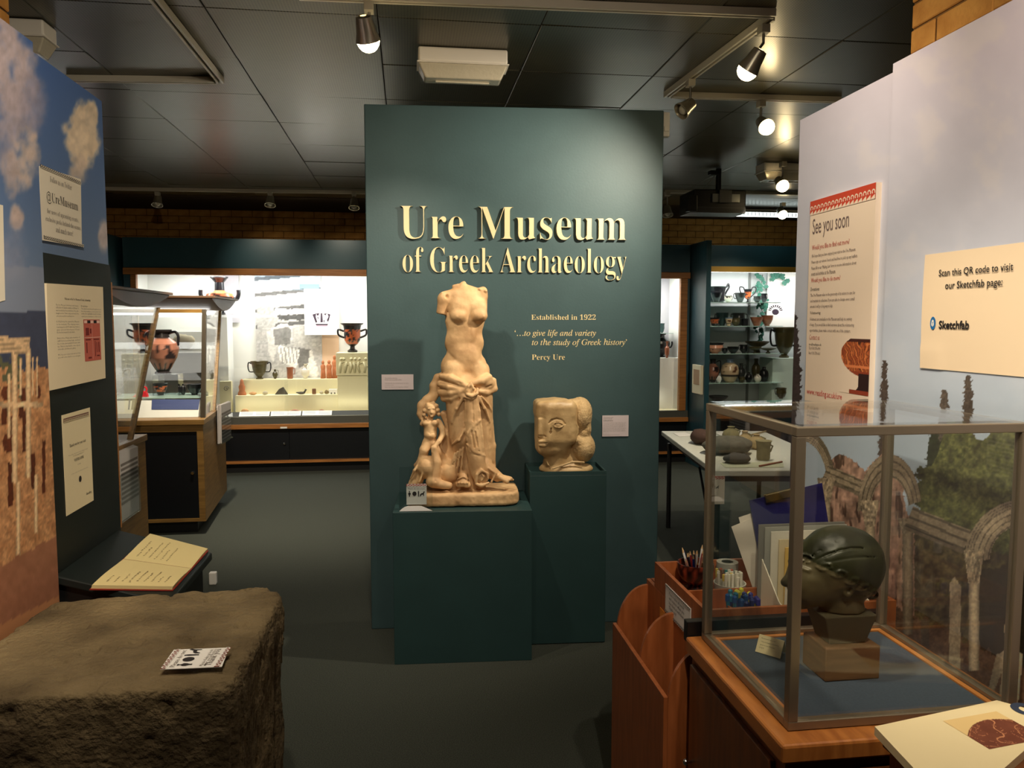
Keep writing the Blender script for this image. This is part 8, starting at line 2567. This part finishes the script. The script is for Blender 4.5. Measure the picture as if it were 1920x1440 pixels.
def spotlight(label, lamp, aim, on, trackz=TZC - .03, size=1.0, attach=None, head_len=.085):
    lamp = np.array(lamp, float); aim = np.array(aim, float); d = (aim - lamp) / np.linalg.norm(aim - lamp)
    back = lamp - d * head_len * size
    ax, ay = (attach[0], attach[1]) if attach else (back[0] + d[0] * .04, back[1] + d[1] * .04)
    e_ = empty('spotlight', (ax, ay, trackz), label, 'spotlight')
    MB().box(ax - .018 * size, ax + .018 * size, ay - .025 * size, ay + .025 * size, trackz - .034 * size, trackz - .0005).build('adapter', mat('fitting_cream', (196, 190, 172), rough=.4), e_, bevel=.002)
    mid = (back + lamp) / 2
    MB().tube([(ax, ay, trackz - .0345 * size), (ax, ay, max(mid[2] + .03 * size, trackz - .09 * size) if abs(ax - mid[0]) < .05 else trackz - .07), tuple(mid + np.array([0, 0, .02 * size]))], .006 * size, n=8).build('stem', ALU, e_, smooth=True)
    up_ = np.array([0, 0, 1.0]) if abs(d[2]) < .9 else np.array([1.0, 0, 0]); u = np.cross(d, up_); u /= np.linalg.norm(u); w = np.cross(u, d)
    prof = [(.012, 0), (.028, .004), (.031, .02), (.036, .055), (.046, .088), (.042, .088), (.030, .055), (.0, .05)]
    b = MB(); vs = []; fs = []; n = 20
    for r, h in prof:
        for k in range(n):
            a = 2 * math.pi * k / n; vs.append(tuple(back + d * h * size * head_len / .085 + (u * math.cos(a) + w * math.sin(a)) * r * size))
    for i in range(len(prof) - 1):
        for k in range(n): fs.append((i * n + k, i * n + (k + 1) % n, (i + 1) * n + (k + 1) % n, (i + 1) * n + k))
    b._add(vs, fs); b.build('head', mat('spot_head_metal', (178, 172, 156), rough=.3, metal=.7), e_, smooth=True)
    b = MB(); b.sphere(tuple(back + d * (.088 if on else .066) * size), (.042 if on else .026) * size, n=14, m=10); b.build('bulb', LAMPON if on else LAMPOFF, e_, smooth='all', label='glowing lamp' if on else None)
    return e_


cam_side = lambda L: (L[0] * .3 - .0, L[1] - 2.0, 1.2)
def along(a, b, y): t = (y - a[1]) / (b[1] - a[1]); return (a + (b - a) * t)
spotlight('lit spotlight hanging from the near track above the left of the title panel', LAMP_A, (LAMP_A[0] + .15, LAMP_A[1] + .5, 1.6 + .3), True, attach=(LAMP_A[0], float(zc(675, 5)[1])))
spotlight('lit spotlight on the receding track nearest the camera at right', LAMP_B, (LAMP_B[0] - .35, LAMP_B[1] + .5, 1.9), True, attach=(float(along(c1, c2, LAMP_B[1] + .06)[0]), LAMP_B[1] + .06))
L2 = atZ(1298, 196, 2.70)
spotlight('unlit metal spotlight near the top right corner of the title panel', tuple(L2 + np.array([-.05, .02, -.03])), (L2[0] - .9, L2[1] - .2, 2.0), False, attach=(float(along(c1, c2, float(zc(1302, 150)[1]))[0]), float(zc(1302, 150)[1])), size=1.0)
spotlight('lit spotlight on the short track above the lilac backdrop', LAMP_C, (LAMP_C[0] + .1, LAMP_C[1] - 1.2, 1.8), True, attach=(LAMP_C[0], float(zc(1445, 190)[1])))
spotlight('lit spotlight under the far emergency light', LAMP_D, (LAMP_D[0], LAMP_D[1] - 1, 1.8), True, attach=(LAMP_D[0], LAMP_D[1]), size=1.1)
spotlight('farthest lit spotlight below the ceiling batten at right', LAMP_E, (LAMP_E[0], LAMP_E[1] - 1, 1.8), True, attach=(LAMP_E[0], LAMP_E[1]), size=1.1)
for i, (u, v, lab) in enumerate(((296, 381, 'leftmost unlit spotlight on the far track'), (507, 381, 'middle unlit spotlight on the far track'), (664, 386, 'unlit spotlight on the far track beside the title panel'), (1251, 400, 'small unlit spotlight just right of the title panel'))):
    L = atZ(u, v, 2.68)
    tr = float(atZ(u, 360, TZC - .03)[1])
    kx = float(L[0] * tr / L[1])
    L = np.array([kx, tr, 0.0]); zz = float(atY(u, v, tr)[2]); L[2] = zz
    spotlight(lab, tuple(L + np.array([0, -.02, -.02])), (L[0], L[1] - .6, L[2] - 1.5), False, attach=(kx, tr), size=1.1)


def emergency(label, x0, x1, y0, y1, cat='ceiling light'):
    e_ = empty('emergency_light', ((x0 + x1) / 2, (y0 + y1) / 2, CEIL - .15), label, cat)
    MB().box(x0, x1, y0, y1, CEIL - .068, CEIL - .003).build('body', mat('white_plastic_body', (246, 240, 228), rough=.4), e_, bevel=.008)
    m = .006
    MB().box(x0 - m, x1 + m, y0 - m, y1 + m, CEIL - .074, CEIL - .0682).build('rim', mat('white_plastic_body', (0, 0, 0)), e_, bevel=.002)
    b = MB(); zt_, zb_ = CEIL - .0742, CEIL - .135
    b.hexa([(x0 + .03, y0 + .02, zb_), (x1 - .03, y0 + .02, zb_), (x1 - .03, y1 - .02, zb_), (x0 + .03, y1 - .02, zb_), (x0, y0, zt_), (x1, y0, zt_), (x1, y1, zt_), (x0, y1, zt_)])
    b.build('diffuser', mat('ribbed_diffuser', (206, 198, 176), rough=.12, bump=.2, bscale=60, coat=.8), e_, bevel=.006)
    t = MB(); t.tube([(x0 + .08, (y0 + y1) / 2, zb_ - .003), (x1 - .08, (y0 + y1) / 2, zb_ - .003)], .004, n=6); t.build('rib', MATS['ribbed_diffuser'], e_)
    return e_
a = atZ(784, 84, CEIL); b = atZ(952, 92, CEIL)
emergency('white box ceiling light with clear ribbed cover in front of the title panel', float(a[0]), float(b[0]), float(a[1]), float(a[1]) + .13)
a = atZ(1438, 303, CEIL); emergency('smaller ceiling light with clear cover beyond the lilac backdrop', float(a[0]) - .02, float(a[0]) + .45, float(a[1]), float(a[1]) + .16)
a = atZ(94, 112, CEIL - .135); emergency('clear-covered ceiling light peeping over the blue backdrop at left', float(a[0]) - .46, float(a[0]) + .02, float(a[1]) - .10, float(a[1]) + .03)

# far fluorescent batten
a = atZ(1347, 402, 2.80); b = atZ(1500, 405, 2.80)
bt = empty('ceiling_batten', (float(a[0] + b[0]) / 2, float(a[1]), 2.79), 'long lit louvred fluorescent batten near the back right ceiling', 'ceiling light')
x0, x1, y = float(a[0]), float(b[0]), float(a[1]) - .2
y = min(y, 8.95)
x0 = float(atY(1347, 402, y)[0]); x1 = float(atY(1500, 402, y)[0]); zb_ = float(atY(1400, 402, y)[2])
MB().box(x0, x1, y - .04, y + .04, zb_ + .02, zb_ + .05).build('housing', WHITE, bt)
MB().box(x0 + .01, x1 - .01, y - .03, y + .03, zb_ - .02, zb_ + .0199).build('lamp', mat('batten_glow', (255, 255, 255), emit=(226, 240, 236), estr=2.2), bt)
for i in range(22):
    xx = x0 + .02 + i * (x1 - x0 - .04) / 21
    MB().box(xx - .004, xx + .004, y - .036, y - .0301, zb_ - .02, zb_ + .018).build('louvre', mat('louvre_grey', (120, 124, 120), rough=.4), bt)

# projector on its mount
YP = 6.0
pj = empty('projector', tuple(atY(1345, 375, YP)), 'black ceiling-mounted projector right of the title panel', 'projector')
def B_(u0, u1, v0, v1, ya, yb, name, m, bev=.004):
    a = atY(u0, v1, ya); b = atY(u1, v0, ya); return MB().box(a[0], b[0], ya, yb, a[2], b[2]).build(name, m, pj, bevel=bev)
DK = mat('projector_black', (24, 24, 24), rough=.45)
B_(1301, 1400, 356, 392, YP, YP + .34, 'casing', DK, .012)
B_(1290, 1308, 366, 396, YP - .06, YP - .001, 'side_vent', DK)
for i in range(4): B_(1294, 1398, 389 + i * 2.6, 390.2 + i * 2.6, YP - .03, YP + .2, 'grille_bar', mat('grille_grey', (58, 58, 58), rough=.4), 0)
B_(1336, 1388, 364, 379, YP - .012, YP - .0005, 'front_cover', mat('silver_cover', (130, 132, 130), rough=.35, metal=.5), .003)
B_(1349, 1373, 356, 380, YP - .022, YP - .0125, 'lens_surround', mat('projector_grey', (80, 80, 78), rough=.4), .004)
c = atY(1347, 340, YP + .15); MB().tube([(c[0], YP + .15, float(atY(1347, 356, YP + .15)[2])), (c[0], YP + .15, CEIL - .004)], .022, n=12).build('mount_pole', DK, pj, smooth=True)
c = atY(1336, 324, YP + .15); MB().box(c[0] - .03, c[0] + .06, YP + .12, YP + .18, c[2] - .02, c[2] + .015).build('mount_bracket', DK, pj, bevel=.004)
b = MB(); b.tube([tuple(atY(u, v, YP + .1)) for u, v in ((1340, 330), (1334, 338), (1326, 346), (1318, 356))], .004, n=5); b.build('cable', mat('pale_cable', (150, 150, 146), rough=.5), pj)

if TSC is not None: bpy.data.scenes.remove(TSC)
